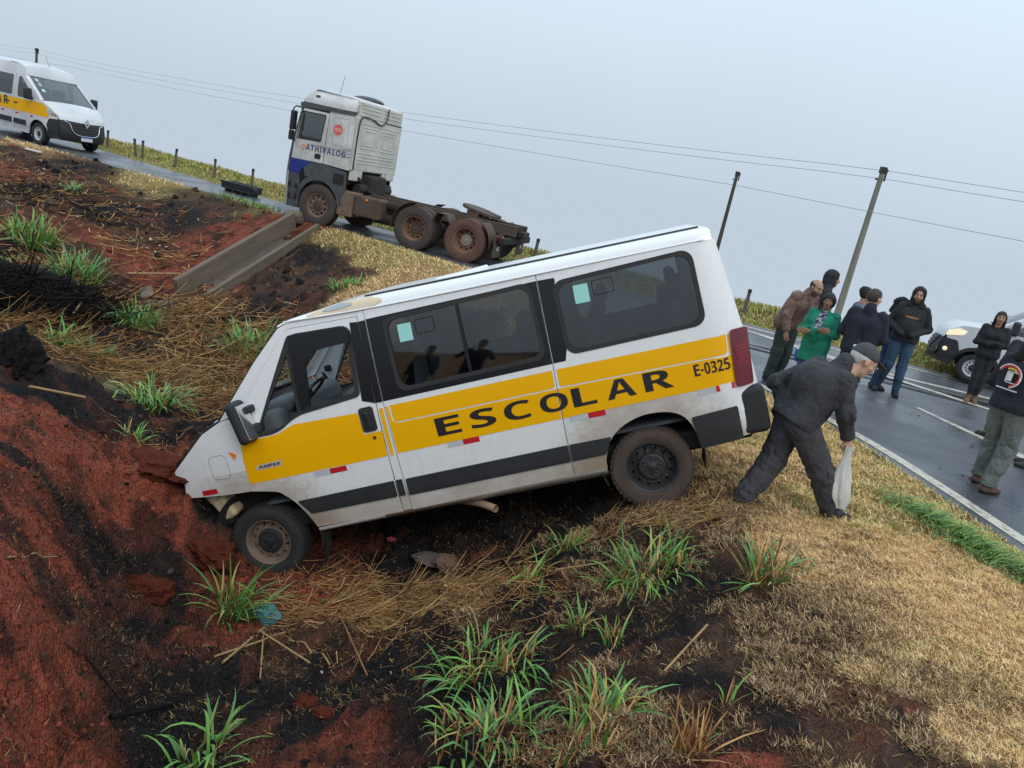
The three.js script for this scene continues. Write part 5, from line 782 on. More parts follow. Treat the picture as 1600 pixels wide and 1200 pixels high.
  // clothes
  const fold = (amp, fr, seed) => (x, y, z) => amp * (Math.abs(vn3(x * fr + seed, y * fr * 0.55, z * fr) - 0.5) * -2 + 0.5) + amp * 0.7 * (vn3(x * fr * 2.3, y * fr * 1.2 + seed, z * fr * 2.3) - 0.5) + amp * 0.55 * (0.35 - Math.abs(vn3((x + y * 0.6) * fr * 2.2, (y - x * 0.5) * fr * 1.1, (z + y * 0.4) * fr * 2.2 + seed) - 0.5) * 2.2);
  const elb = (x, y, z, pts) => { let m = 0; for (const p of pts) m = Math.max(m, 1 - Math.hypot(x - p.x, y - p.y, z - p.z) / 0.22); return m; };
  if (!legs.none) {
    const lf = new Field(0.035); legsF(lf, legs.loose ?? 0.016, legs.flare ?? 1.2); lf.cap(off(j.pelvis, plat, 0.075), off(j.pelvis, plat, -0.075), 0.118 * S).cap(off(j.pelvis, spine, 0.1, plat, 0.06), off(j.pelvis, spine, 0.1, plat, -0.06), 0.105 * S);
    const fo = fold(legs.folds ?? 0.012, 15, 3), kn = [j.kl, j.kr, j.al, j.ar, off(j.pelvis, front, 0.1)];
    const cutL = (legs.short ?? 0.05) * S, sideOf = j.al.distanceTo(j.ar);
    void sideOf;
    lf.post = (s, x, y, z) => { const nl = Math.hypot(x - j.al.x, z - j.al.z) < Math.hypot(x - j.ar.x, z - j.ar.z) ? j.al : j.ar; return Math.max(s + fo(x, y, z) * (0.45 + elb(x, y, z, kn)), nl.y - 0.085 * S + cutL - y); };
    mesh(legs.name ?? 'trousers', skin(lf, cell * 0.85, (x, y, z) => { const c = flat(legs.col, 0.22)(x, y, z); if (legs.fade) { const k = 1 + legs.fade * Math.max(0, vn3(x * 7, y * 5, z * 7) - 0.35) * 2; return [c[0] * k, c[1] * k, c[2] * k]; } return c; }), clothMat, t);
  }
  if (!top.none) {
    const tf = new Field(0.04); torso(tf, (top.loose ?? 0.022) * 0.75, 1.1);
    if (top.long) for (const s of [1, -1]) tf.cap(off(j.pelvis, plat, 0.075 * s), off(j.pelvis, plat, 0.095 * s, spine, -top.long), 0.125 * S, 0.135 * S);
    if (top.collar) tf.cap(off(j.neck, spine, 0.0, front, -0.012), off(j.neck, spine, 0.045, front, -0.008), 0.075 * S, 0.072 * S);
    const hem = top.hem ?? -0.06, fo = fold(top.folds ?? 0.012, 13, 9), bends = [j.el, j.er, off(j.pelvis, spine, 0.08), off(j.sl, lat, -0.05, front, 0.05), off(j.sr, lat, 0.05, front, 0.05)];
    const wl = j.wl.clone(), wr = j.wr.clone(), dl = wl.clone().sub(j.el).normalize(), dr = wr.clone().sub(j.er).normalize();
    tf.post = (s, x, y, z) => {
      s += fo(x, y, z) * (0.4 + 1.1 * elb(x, y, z, bends));
      const px = x - j.pelvis.x, py = y - j.pelvis.y, pz = z - j.pelvis.z, dn = hem * S - (px * spine.x + py * spine.y + pz * spine.z), nearArm = Math.min(Math.hypot(x - wl.x, y - wl.y, z - wl.z), Math.hypot(x - wr.x, y - wr.y, z - wr.z), Math.hypot(x - j.el.x, y - j.el.y, z - j.el.z) + 0.02, Math.hypot(x - j.er.x, y - j.er.y, z - j.er.z) + 0.02);
      if (nearArm > 0.15 * S) s = Math.max(s, dn); else if (nearArm > 0.11 * S) s = Math.max(s, Math.min(dn, (nearArm / S - 0.11) * 2));
      if (!cfg.handL?.none) s = Math.max(s, Math.min((x - wl.x) * dl.x + (y - wl.y) * dl.y + (z - wl.z) * dl.z + 0.005, 0.068 - Math.hypot(x - wl.x, y - wl.y, z - wl.z)));
      if (!cfg.handR?.none) s = Math.max(s, Math.min((x - wr.x) * dr.x + (y - wr.y) * dr.y + (z - wr.z) * dr.z + 0.005, 0.068 - Math.hypot(x - wr.x, y - wr.y, z - wr.z)));
      return s;
    };
    mesh(top.name ?? 'jacket', skin(tf, cell * 0.85, top.paint ? (x, y, z) => top.paint(x, y, z, j, S) : flat(top.col, 0.2)), top.leather ? leatherMat : clothMat, t);
  }
  if (!shoe.none) for (const [a, ft] of [['al', 'fl'], ['ar', 'fr']]) {
    const fd = V(j[ft].x, j[ft].y, j[ft].z).normalize(), up = V(0, 1, 0), a0 = j[a], f = new Field(0.02), g = 0.012, bt = shoe.boot ?? 0;
    f.cap(off(a0, up, -0.042, fd, -0.035), off(a0, up, -0.052, fd, 0.12), 0.036 * S + g, 0.03 * S + g).cap(off(a0, up, -0.056, fd, 0.1), off(a0, up, -0.058, fd, 0.175), 0.032 * S + g, 0.022 * S + g).cap(off(a0, up, -0.02), off(a0, up, -0.01 + bt), 0.042 * S + g, 0.044 * S + g);
    f.post = (s, x, y, z) => Math.max(s, (a0.y - 0.085 * S + 0.004 - y) + (fd.y ? fd.y * -((x - a0.x) * fd.x + (z - a0.z) * fd.z) * -1 : 0));
    const sole = shoe.sole ?? [0.02, 0.02, 0.02];
    mesh('shoe', skin(f, 0.011, (x, y, z) => { const rel = y - a0.y + 0.085 * S; if (rel < 0.026) return sole; if (shoe.lace && rel > 0.06 && rel < 0.10 && vn3(x * 80, y * 80, z * 80) > 0.55) return shoe.lace; return flat(shoe.col ?? [0.02, 0.02, 0.02], 0.3)(x, y, z); }), clothMat, t);
  }
  const headPart = (name, f, col, c = 0.009, m = hairMat) => mesh(name, skin(f, c, typeof col === 'function' ? col : flat(col, 0.35)).applyMatrix4(hm), m, t);
  const cut = (f, fn) => { f.post = fn; return f; };
  const skull = (g, k = 0.02) => new Field(k).ell(V(0, 0.032, -0.014), V(0.078 + g, 0.094 + g, 0.098 + g));
  const hr = head.hair;
  if (hr) {
    const f = skull(hr.g ?? 0.008); if (hr.long) f.cap(V(0, 0.02, -0.07), V(0, -0.22, -0.10), 0.075, 0.06).cap(V(0.07, 0.02, 0.0), V(0.085, -hr.long, 0.0), 0.03, 0.028).cap(V(-0.07, 0.02, 0.0), V(-0.085, -hr.long, 0.0), 0.03, 0.028); if (hr.bun) f.ell(V(0, -0.02, -0.14), V(0.06, 0.06, 0.05));
    if (hr.bob) f.ell(V(0.06, 0, -0.02), V(0.05, 0.085, 0.075)).ell(V(-0.06, 0, -0.02), V(0.05, 0.085, 0.075)).ell(V(0, -0.01, -0.08), V(0.075, 0.09, 0.05));
    const line = hr.line ?? 0.07, bald = hr.bald;
    cut(f, (s, x, y, z) => { s += (vn3(x * 70, y * 30, z * 70) - 0.5) * (hr.rough ?? 0.006); const face = z > (hr.side ?? 0.02) - 0.9 * (y < 0 ? 0.02 : 0) ? line - y + Math.abs(x) * -0.25 : hr.long || hr.bob ? -1 : (-0.055 - y) - Math.max(0, -z - 0.02) * 0.4; return Math.max(s, face, bald ? y - bald - Math.max(0, -z) * 0.25 : -1); });
    headPart('hair', f, hr.col);
  }
  if (head.cap) {
    const f = skull(0.013); cut(f, (s, x, y, z) => Math.max(s, 0.035 - y + z * 0.12));
    const c = headPart('cap', f, head.cap.col, 0.008, clothMat);
    const b = new Field(0.01); b.ell(V(0, 0.045, 0.135), V(0.075, 0.010, 0.075), new THREE.Quaternion().setFromEuler(new THREE.Euler(0.28, 0, 0)));
    mesh('cap_peak', skin(b, 0.006, flat(head.cap.col, 0.2)).applyMatrix4(hm), clothMat, t); void c;
    if (head.cap.patch) mesh('cap_strap', skin(new Field(0.01).ell(V(0.03, 0.055, -0.108), V(0.035, 0.014, 0.012)), 0.006, flat(head.cap.patch)).applyMatrix4(hm), clothMat, t);
  }
  if (head.hood) {
    const f = new Field(0.03); f.ell(V(0, 0.035, -0.02), V(0.105, 0.125, 0.125)).ell(V(0, -0.06, -0.04), V(0.105, 0.12, 0.105)).cap(V(-0.09, -0.16, -0.04), V(0.09, -0.16, -0.04), 0.07);
    const inn = new Field(0.03).ell(V(0, 0.01, 0.07), V(0.072, 0.098, 0.13));
    f.post = (s, x, y, z) => Math.max(s + (vn3(x * 22, y * 14, z * 22) - 0.5) * 0.012, -inn.at(x, y, z));
    headPart('hood', f, head.hood, 0.009, clothMat);
  }
  if (head.beanie) { const f = skull(0.015); f.ell(V(0, 0.08, -0.05), V(0.075, 0.07, 0.085)); cut(f, (s, x, y, z) => Math.max(s + (vn3(x * 40, y * 40, z * 40) - 0.5) * 0.008, 0.042 - y + z * 0.15)); headPart('beanie', f, head.beanie, 0.008, clothMat); }
  if (head.turban) { const f = skull(0.02); f.ell(V(0, 0.06, -0.03), V(0.10, 0.075, 0.115)).ell(V(0, 0.03, -0.12), V(0.06, 0.06, 0.05)); cut(f, (s, x, y, z) => Math.max(s + 0.010 * Math.sin(y * 130 + z * 60 + x * 30) * 0.5, 0.03 - y + z * 0.2)); headPart('turban', f, head.turban, 0.008, clothMat); const pt = skull(0.0).cap(V(0, 0, -0.1), V(0, -0.14, -0.15), 0.055, 0.045); cut(pt, (s, x, y, z) => Math.max(s + (vn3(x * 50, y * 50, z * 50) - 0.5) * 0.02, z + 0.06)); headPart('hair', pt, [0.012, 0.01, 0.01]); }
  if (head.glasses) mesh('glasses', [...[0.033, -0.033].map((x) => T(new THREE.TorusGeometry(0.021, 0.0022, 6, 20), [x, 0.008, 0.105], [0, x * 4, 0], [1.1, 0.85, 1])), tube([[-0.012, 0.012, 0.11], [0.012, 0.012, 0.11]], 0.002, 3, 5), ...[1, -1].map((s) => tube([[0.056 * s, 0.014, 0.098], [0.078 * s, 0.016, 0.03], [0.082 * s, 0.005, -0.02]], 0.002, 8, 5))].map((g) => g.applyMatrix4(hm)), K.chrome, t);
  t.userData.joints = undefined; delete t.userData.joints;
  return { t, j, S, hm };
}
const SK = { tan: [0.40, 0.215, 0.135], pale: [0.52, 0.31, 0.22], brown: [0.22, 0.115, 0.07], mid: [0.34, 0.185, 0.115] };
const toCam = (x, z) => Math.atan2(-x, -z);
// the old man walking down from the verge with a sack
const old = person({ label: 'grey haired man in cap and dark tracksuit bending forward beside the minibus', pos: [2.93, ground(2.93, -6.42), -6.42], yaw: 100 * D2R, h: 1.75, cell: 0.012, skin: SK.pale,
  pose: { pelvis: [0, 0.80, -0.54], chest: [0.01, 1.15, -0.40], neck: [0, 1.31, -0.27], head: [-0.01, 1.385, -0.11], sl: [0.19, 1.24, -0.36], sr: [-0.20, 1.22, -0.33], el: [0.27, 1.03, -0.65], wl: [0.15, 0.84, -0.58], er: [-0.27, 0.97, -0.28], wr: [-0.22, 0.76, -0.16], hl: [0.09, 0.77, -0.52], hr: [-0.09, 0.77, -0.52], kr: [-0.13, 0.42, -0.24], ar: [-0.10, 0.085, -0.02], kl: [0.10, 0.38, -0.56], al: [0.06, 0.03, -0.74], fl: [0.1, -0.12, 0.98], fr: [-0.06, 0, 1] },
  handR: { curl: 0.85, palm: [0.9, 0, -0.3] }, top: { col: [0.034, 0.033, 0.038], collar: 1, folds: 0.022, loose: 0.055, hem: -0.04, belly: 0.04, wide: 1.22, hump: 1 }, legs: { col: [0.050, 0.048, 0.054], loose: 0.050, flare: 1.15, folds: 0.024, short: 0.02 }, shoe: { col: [0.018, 0.018, 0.02], sole: [0.03, 0.03, 0.03], lace: [0.5, 0.5, 0.5] },
  head: { size: 1.1, pitch: 0.42, yaw: -0.05, hair: { col: [0.58, 0.57, 0.55], g: 0.008, side: -0.012 }, cap: { col: [0.050, 0.054, 0.058], patch: [0.55, 0.55, 0.55] }, glasses: 1, brow: [0.4, 0.38, 0.35] } });
person({ label: 'balding man in brown leather jacket leaning forward to look at the crash', pos: [3.95, 0, -11.8], yaw: 32 * D2R, skin: SK.mid, h: 1.76, cell: 0.014,
  pose: { pelvis: [0, 0.94, -0.04], chest: [0.0, 1.25, 0.10], neck: [0, 1.42, 0.20], head: [0, 1.535, 0.29], sl: [0.19, 1.37, 0.15], sr: [-0.19, 1.37, 0.15], el: [0.26, 1.08, 0.16], er: [-0.26, 1.08, 0.14], wl: [0.24, 0.84, 0.22], wr: [-0.25, 0.84, 0.2] }, handL: { curl: 0.5 }, handR: { curl: 0.5 },
  top: { col: [0.15, 0.082, 0.060], leather: 1, collar: 1, loose: 0.052, hem: -0.17, folds: 0.016, wide: 1.1, paint: (x, y, z, j, S) => y < 0.815 * S + z * 0.0 || (Math.abs(x) < 0.008 && z > 0.1) ? [0.04, 0.026, 0.02] : flat([0.15, 0.082, 0.060], 0.4)(x, y, z) }, legs: { col: [0.022, 0.034, 0.032], loose: 0.026, folds: 0.014 }, shoe: { col: [0.02, 0.025, 0.03] }, head: { pitch: 0.25, hair: { col: [0.02, 0.016, 0.013], g: 0.005, bald: 0.055 }, beard: 0.5 } });
person({ label: 'person in black jacket with the hood up, standing behind the brown leather jacket', pos: [4.7, 0, -12.7], yaw: 78 * D2R, h: 1.78, skin: SK.mid, top: { col: [0.020, 0.021, 0.025], loose: 0.032 }, legs: { col: [0.02, 0.025, 0.04] }, handL: { none: 1 }, handR: { none: 1 }, head: { hood: [0.016, 0.017, 0.021] }, pose: { el: [0.25, 1.13, 0], wl: [0.1, 1.05, 0.2], er: [-0.25, 1.13, 0], wr: [-0.1, 1.05, 0.2] } });
person({ label: 'woman with short dark hair in green cardigan with folded arms', pos: [4.04, 0, -10.75], yaw: -38 * D2R, h: 1.56, skin: SK.brown, cell: 0.014,
  pose: { el: [0.27, 1.15, 0.05], wl: [-0.08, 1.14, 0.22], er: [-0.27, 1.13, 0.05], wr: [0.06, 1.20, 0.23] }, handL: { curl: 0.3, palm: [0, 0, -1] }, handR: { curl: 0.3, palm: [0, 0, -1] },
  top: { col: [0.004, 0.17, 0.105], loose: 0.028, long: 0.25, hem: -0.28, bust: 1, belly: 0.05, wide: 1.15, name: 'cardigan', paint: (x, y, z, j, S) => { const open = Math.abs(x) < 0.05 * S && z > 0.04 && y > 1.22 * S; const c = open ? (vn3(x * 60, y * 60, z * 60) > 0.5 ? [0.3, 0.3, 0.33] : [0.02, 0.02, 0.06]) : [0.004, 0.17, 0.105]; return flat(c, 0.2)(x, y, z); } }, legs: { col: [0.03, 0.05, 0.16] }, head: { yaw: 0.25, hair: { col: [0.012, 0.010, 0.010], g: 0.020, bob: 1, line: 0.062, side: 0.045, rough: 0.02 } } });
person({ label: 'person in black beanie and grey blue hoodie, mostly hidden behind the navy jumper', pos: [5.1, 0, -12.2], yaw: 85 * D2R, h: 1.66, skin: SK.mid, top: { col: [0.12, 0.16, 0.22], loose: 0.03 }, legs: { col: [0.03, 0.05, 0.1] }, handL: { none: 1 }, handR: { none: 1 }, head: { beanie: [0.015, 0.016, 0.018], hair: { col: [0.015, 0.012, 0.01], g: 0.006 } } });
person({ label: 'short haired man in navy jumper with bare legs, seen from behind', pos: [4.43, 0, -10.3], yaw: 148 * D2R, h: 1.77, skin: SK.pale, cell: 0.014,
  pose: { el: [0.27, 1.14, 0.02], wl: [0.16, 1.05, 0.24], er: [-0.27, 1.14, 0.02], wr: [-0.16, 1.05, 0.24], kr: [-0.06, 0.5, 0.1], ar: [0.02, 0.085, 0.34], kl: [0.12, 0.5, 0.0], al: [0.13, 0.085, -0.06] }, handL: { none: 1 }, handR: { none: 1 },
  top: { col: [0.011, 0.014, 0.026], loose: 0.032, wide: 1.15, name: 'jumper', collar: 1 }, legs: { col: [0.03, 0.03, 0.04], short: 0.5, bare: 1, name: 'shorts' }, shoe: { none: 1 }, head: { yaw: -0.5, hair: { col: [0.045, 0.032, 0.024], g: 0.006, line: 0.06 } } });
const caller = person({ label: 'woman in black turban and black top holding a phone up, in profile', pos: [6.08, 0, -13.05], yaw: 72 * D2R, h: 1.58, skin: SK.pale, cell: 0.014,
  pose: { el: [0.22, 1.13, 0.14], wl: [0.06, 1.28, 0.33], er: [-0.23, 1.12, 0.14], wr: [-0.06, 1.26, 0.34] }, handL: { curl: 0.7, palm: [-1, 0, 0], dir: [-0.1, 0.9, 0.4] }, handR: { curl: 0.7, palm: [1, 0, 0], dir: [0.1, 0.9, 0.4] },
  top: { col: [0.013, 0.014, 0.018], loose: 0.024, bust: 1, hem: -0.02, name: 'blouse', paint: (x, y, z, j, S) => y < 0.985 * S && Math.hypot(x, z) < 0.25 ? (vn3(x * 45, y * 45, z * 45) > 0.52 ? [0.35, 0.33, 0.30] : [0.03, 0.03, 0.03]) : flat([0.013, 0.014, 0.018], 0.2)(x, y, z) }, legs: { col: [0.018, 0.035, 0.085], loose: 0.012, fade: 0.5 }, shoe: { col: [0.03, 0.028, 0.025] }, head: { turban: [0.012, 0.012, 0.014] } });
person({ label: 'bearded man with black hood up, blue jeans, hands in front pocket', pos: [6.16, 0, -12.75], yaw: -22 * D2R, h: 1.80, skin: SK.mid, cell: 0.014,
  pose: { el: [0.30, 1.15, -0.02], wl: [0.08, 1.02, 0.17], er: [-0.30, 1.15, -0.02], wr: [-0.08, 1.02, 0.17], al: [0.13, 0.085, 0.02], ar: [-0.16, 0.085, -0.12] }, handL: { none: 1 }, handR: { none: 1 },
  top: { col: [0.015, 0.016, 0.019], loose: 0.032, name: 'hoodie', belly: 0.03, paint: (x, y, z, j, S) => z > 0.05 && y > 1.28 * S && y < 1.31 * S && Math.abs(x) < 0.10 * S ? [0.30, 0.14, 0.06] : flat([0.015, 0.016, 0.019], 0.2)(x, y, z) }, legs: { col: [0.022, 0.048, 0.085], loose: 0.018, fade: 0.6 }, shoe: { col: [0.015, 0.015, 0.016] }, head: { hood: [0.013, 0.014, 0.017], beard: 1 } });
person({ label: 'woman with long dark hair, all in black, folded arms, before the white van', pos: [8.09, 0, -13.66], yaw: -24 * D2R, h: 1.66, skin: SK.mid, cell: 0.014,
  pose: { el: [0.25, 1.15, 0.03], wl: [-0.08, 1.13, 0.17], er: [-0.25, 1.13, 0.03], wr: [0.08, 1.18, 0.18], hl: [0.08, 0.93, 0], hr: [-0.08, 0.93, 0], kl: [0.06, 0.5, 0.02], kr: [-0.06, 0.5, 0.03], al: [0.045, 0.085, 0], ar: [-0.055, 0.085, 0.03] }, handL: { none: 1 }, handR: { none: 1 },
  top: { col: [0.012, 0.013, 0.016], loose: 0.016, bust: 1, name: 'jumper' }, legs: { col: [0.013, 0.014, 0.017], loose: 0.008, flare: 1, short: 0.10 }, shoe: { col: [0.16, 0.085, 0.05], boot: 0.04, sole: [0.2, 0.15, 0.1] }, head: { hair: { col: [0.014, 0.010, 0.009], g: 0.012, long: 0.2, line: 0.068, side: 0.035 } } });
const near = person({ label: 'man in black printed jacket, grey trousers and brown boots at the right edge', pos: [5.30, 0, -8.2], yaw: 118 * D2R, h: 1.78, skin: SK.mid, cell: 0.013,
  pose: { al: [0.14, 0.085, 0.14], kl: [0.12, 0.49, 0.14], ar: [-0.12, 0.085, -0.10], kr: [-0.11, 0.5, 0.02], el: [0.28, 1.15, 0.0], wl: [0.14, 1.03, 0.2], er: [-0.28, 1.15, 0.0], wr: [-0.14, 1.03, 0.2] }, handL: { none: 1 }, handR: { none: 1 },
  top: { col: [0.013, 0.015, 0.024], loose: 0.034, hem: -0.05, belly: 0.06, wide: 1.1 }, legs: { col: [0.105, 0.115, 0.105], loose: 0.030, folds: 0.022, fade: 0.3, short: 0.09 }, shoe: { col: [0.085, 0.045, 0.032], boot: 0.06, sole: [0.02, 0.015, 0.012] }, head: { hood: [0.011, 0.011, 0.013] } });
{ // emblem on the back of that jacket: looping bands and a block, with a small line of print under it
  const back = (x, y) => -0.165 - 0.03 * (1 - (x / 0.2) ** 2), M = (c) => mat(c, 0.7), add = (n, pts, holes, c) => mesh(n, bent(pts, holes, (x, y) => -back(x, y), { side: -1, off: 0.022, tess: 0.05 }), M(c), near.t);
  const ringArc = (cx, cy, r0, r1, a0, a1) => [...arc(cx, cy, r1, r1, a0, a1, 14), ...arc(cx, cy, r0, r0, a1, a0, 14)];
  add('red_arc', ringArc(0.02, 1.29, 0.100, 0.118, 20, 250), [], [0.6, 0.05, 0.04]); add('white_arc', ringArc(0.02, 1.29, 0.120, 0.130, 20, 250), [], [0.75, 0.72, 0.7]); add('yellow_arc', ringArc(0.01, 1.29, 0.072, 0.090, 60, 130), [], [0.7, 0.45, 0.05]);
  add('white_frame', rrect(-0.10, 1.22, 0.045, 1.345, 0.02), [rrect(-0.092, 1.228, 0.037, 1.337, 0.015)], [0.75, 0.75, 0.75]); add('white_block', rrect(-0.02, 1.24, 0.035, 1.33, 0.008), [], [0.6, 0.6, 0.62]);
  add('print_line', rrect(-0.11, 1.145, 0.11, 1.158, 0.003), [], [0.6, 0.6, 0.6]);
}
person({ label: 'person in grey trousers and black olive trainers behind the man in brown boots', pos: [6.98, 0, -10.95], yaw: -70 * D2R, h: 1.7, top: { col: [0.02, 0.022, 0.03], loose: 0.03 }, legs: { col: [0.10, 0.105, 0.115], loose: 0.02 }, shoe: { col: [0.035, 0.03, 0.018], lace: [0.2, 0.18, 0.1] }, head: { hair: { col: [0.02, 0.015, 0.012] } }, handL: { none: 1 }, handR: { none: 1 }, pose: { el: [0.25, 1.13, 0], wl: [0.1, 1.05, 0.2], er: [-0.25, 1.13, 0], wr: [-0.1, 1.05, 0.2] } });
person({ label: 'person in bright blue trousers and dark grey shoes, cut off by the right edge', pos: [6.72, 0, -9.62], yaw: -120 * D2R, h: 1.7, top: { col: [0.05, 0.06, 0.08], loose: 0.03 }, legs: { col: [0.012, 0.06, 0.30], loose: 0.024 }, shoe: { col: [0.045, 0.047, 0.042] }, head: { hair: { col: [0.02, 0.015, 0.012] } }, handL: { none: 1 }, handR: { none: 1 }, pose: { el: [0.25, 1.13, 0], wl: [0.1, 1.05, 0.2], er: [-0.25, 1.13, 0], wr: [-0.1, 1.05, 0.2] } });
for (const [x, z, l, c] of [[-3.4, 0, 'person in dark coat on the bank, reflected in the middle window, left silhouette', 0], [-2.45, 0, 'person raising both hands on the bank, reflected in the middle window, right silhouette', 1]]) person({ label: l, pos: [x, ground(x, z), z], yaw: 172 * D2R, h: 1.74, cell: 0.02, skin: SK.mid, top: { col: [0.02, 0.021, 0.025] }, legs: { col: [0.025, 0.03, 0.05] }, head: { hair: { col: [0.015, 0.012, 0.01] } }, pose: c ? { el: [0.34, 1.26, 0.14], wl: [0.12, 1.48, 0.32], er: [-0.34, 1.26, 0.14], wr: [-0.12, 1.48, 0.32] } : {} });
// what they hold
{
  old.t.updateMatrixWorld(true);
  const w = old.j.wr.clone().add(V(0.0, -0.085, 0.03)).applyMatrix4(old.t.matrixWorld), rows = [];
  for (let i = 0; i <= 20; i++) { const t = i / 20, y = w.y + 0.02 - t * 0.56, wd = 0.022 + 0.05 * sstep(0.1, 0.7, t) * (1 - 0.75 * sstep(0.8, 1, t)), r = []; for (let k = 0; k < 22; k++) { const a = k / 22 * Math.PI * 2, q = wd * (0.55 + 0.9 * vn2(k * 1.3 + 3, t * 3, 99) + 0.2 * Math.sin(k * 2.2 + t * 3)); r.push([w.x + 0.012 + Math.cos(a) * q * 1.15 + 0.10 * t * t, y, w.z - 0.03 * t + Math.sin(a) * q * 0.5]); } rows.push(r); }
  const s = mesh('sack', loft(rows, true), mat([0.80, 0.79, 0.76], 0.6, { bumpMap: rep(fineBump, 3), bumpScale: 0.006 })); tag(s, 'crumpled white plastic sack hanging from the bending man\'s hand', 'bag');
  caller.t.updateMatrixWorld(true);
  const ph = mesh('phone', rbox(0.075, 0.15, 0.010, [0, 0, 0], 0.004), K.black); ph.position.copy(V(0.0, 1.275, 0.385).applyMatrix4(caller.t.matrixWorld)); ph.rotation.set(-0.3, 72 * D2R, 0); tag(ph, 'dark mobile phone held up by the woman in the turban', 'phone'); mesh('phone_screen', rbox(0.066, 0.135, 0.002, [0, 0, -0.0055], 0.001), mat([0.05, 0.12, 0.25], 0.1), ph);
  const bg = thing('shopping_bag', 'blue and white carrier bag between the brown jacket and green cardigan', 'bag', [4.02, 0.50, -10.95]);
  const bagRow = (y, q) => { const r = []; for (let k = 0; k < 14; k++) { const a = k / 14 * Math.PI * 2; r.push([Math.cos(a) * q * (0.9 + 0.3 * vn2(k * 1.3, y * 12, 77)), y, Math.sin(a) * q * 0.5]); } return r; };
  mesh('bag_body', loft([bagRow(0, 0.06), bagRow(0.03, 0.13), bagRow(0.14, 0.15), bagRow(0.20, 0.14)], true), mat([0.02, 0.10, 0.42], 0.5), bg); mesh('bag_top', loft([bagRow(0.20, 0.141), bagRow(0.30, 0.11), bagRow(0.38, 0.03)], true), mat([0.7, 0.7, 0.7], 0.5), bg);
}

// ---------------------------------------------------------------- poles, wires, guide posts, drain, tray
const concrete = mat([0.20, 0.158, 0.118], 0.9, { map: rep(dustTex, 0.8), bumpMap: rep(fineBump, 1), bumpScale: 0.006 }), wood = mat([0.06, 0.052, 0.045], 0.9, { bumpMap: rep(fineBump, 1), bumpScale: 0.01 });
function pole(label, x, z, y1, r, m) {
  const y0 = ground(x, z) - 0.3, t = thing('utility_pole', label, 'pole', [x, y0, z]);
  mesh('shaft', T(new THREE.CylinderGeometry(r * 0.62, r, y1 - y0, 14), [0, (y1 - y0) / 2, 0]), m, t);
  mesh('pole_cap', rbox(r * 1.5, r * 1.6, r * 1.5, [0, y1 - y0, 0], 0.02), K.black, t);
  mesh('insulator', [rbox(0.08, 0.5, 0.08, [r, y1 - y0 - 0.25, 0], 0.02), T(new THREE.SphereGeometry(0.06, 10, 8), [r + 0.02, y1 - y0 + 0.02, 0]), T(new THREE.SphereGeometry(0.06, 10, 8), [-r, y1 - y0 - 0.45, 0])], K.rubber, t);
}
pole('tall grey concrete utility pole behind the group of people', 15.45, -39.5, 5.85, 0.19, mat([0.26, 0.26, 0.23], 0.9, { map: rep(dustTex, 1) }));
pole('dark wooden pole rising behind the rear roof corner of the minibus', 13.25, -60.3, 5.4, 0.19, wood);
pole('distant dark pole above the roof of the passenger van', -76.1, -114.5, 5.2, 0.24, wood);
function wire(label, pts, sag, r) {
  const P = []; for (let i = 0; i < pts.length - 1; i++) for (let k = 0; k < 14; k++) { const t = k / 14; P.push([mix(pts[i][0], pts[i + 1][0], t), mix(pts[i][1], pts[i + 1][1], t) - sag[i] * 4 * t * (1 - t), mix(pts[i][2], pts[i + 1][2], t)]); }
  P.push(pts[pts.length - 1]); tag(mesh('wire', tube(P, r, P.length * 2, 4), K.rubber), label, 'wire');
}
wire('upper wire running across the sky to the top of the grey pole', [[-150, 5.6, -176], [-76, 5.2, -114.5], [15.6, 5.85, -39.5], [60, 7.2, -3]], [0.3, 0.9, 0.5], 0.009);
wire('second wire just below the upper one, tied to the grey pole', [[-150, 5.1, -176], [-76, 4.6, -114.5], [15.3, 5.45, -39.5], [60, 6.8, -3]], [0.3, 0.9, 0.5], 0.009);
wire('lowest wire crossing behind the truck to the dark wooden pole', [[-150, 4.4, -190], [-80, 4.0, -128], [13.3, 4.55, -60.3], [70, 4.4, -8]], [0.3, 0.5, 0.3], 0.012);
const guide = (() => { const t = thing('guide_post', 'short grey guide post, leftmost of the row beside the passenger van', 'guide post', [0, 0, 0], 0, 'guide posts along the far road edge'); mesh('post', T(new THREE.CylinderGeometry(0.042, 0.05, 0.72, 8), [0, 0.26, 0]), mat([0.14, 0.12, 0.11], 0.9, { map: rep(dustTex, 1) }), t); mesh('post_cap', T(new THREE.CylinderGeometry(0.048, 0.048, 0.09, 8), [0, 0.62, 0]), K.rubber, t); return t; })();
[[-17.12, -30.1, ''], [-15.35, -28.9, 'thin guide post leaning against its neighbour, left of the pair'], [-15.0, -28.7, 'grey guide post, upright one of the close pair'], [-13.35, -27.8, 'grey guide post right of the close pair, well left of the black tray'], [-11.3, -26.4, 'grey guide post midway between the close pair and the black tray'], [-9.62, -25.4, 'grey guide post nearest behind the black tray on the road'], [5.2, -18.95, 'grey guide post right of the tail of the crashed minibus'], [-0.12, -21.05, 'grey guide post just behind the tail of the truck']].forEach(([x, z, l], i) => {
  const g = i ? guide.clone() : guide; if (i) { g.name = numbered('guide_post'); scene.add(g); g.userData = { ...guide.userData, label: l }; }
  g.position.set(x, ground(x, z) - 0.02, z); g.rotation.z = i === 1 ? 0.14 : (hash3(i, 2, 3) - 0.5) * 0.09; g.rotation.x = (hash3(i, 5, 3) - 0.5) * 0.1;
});
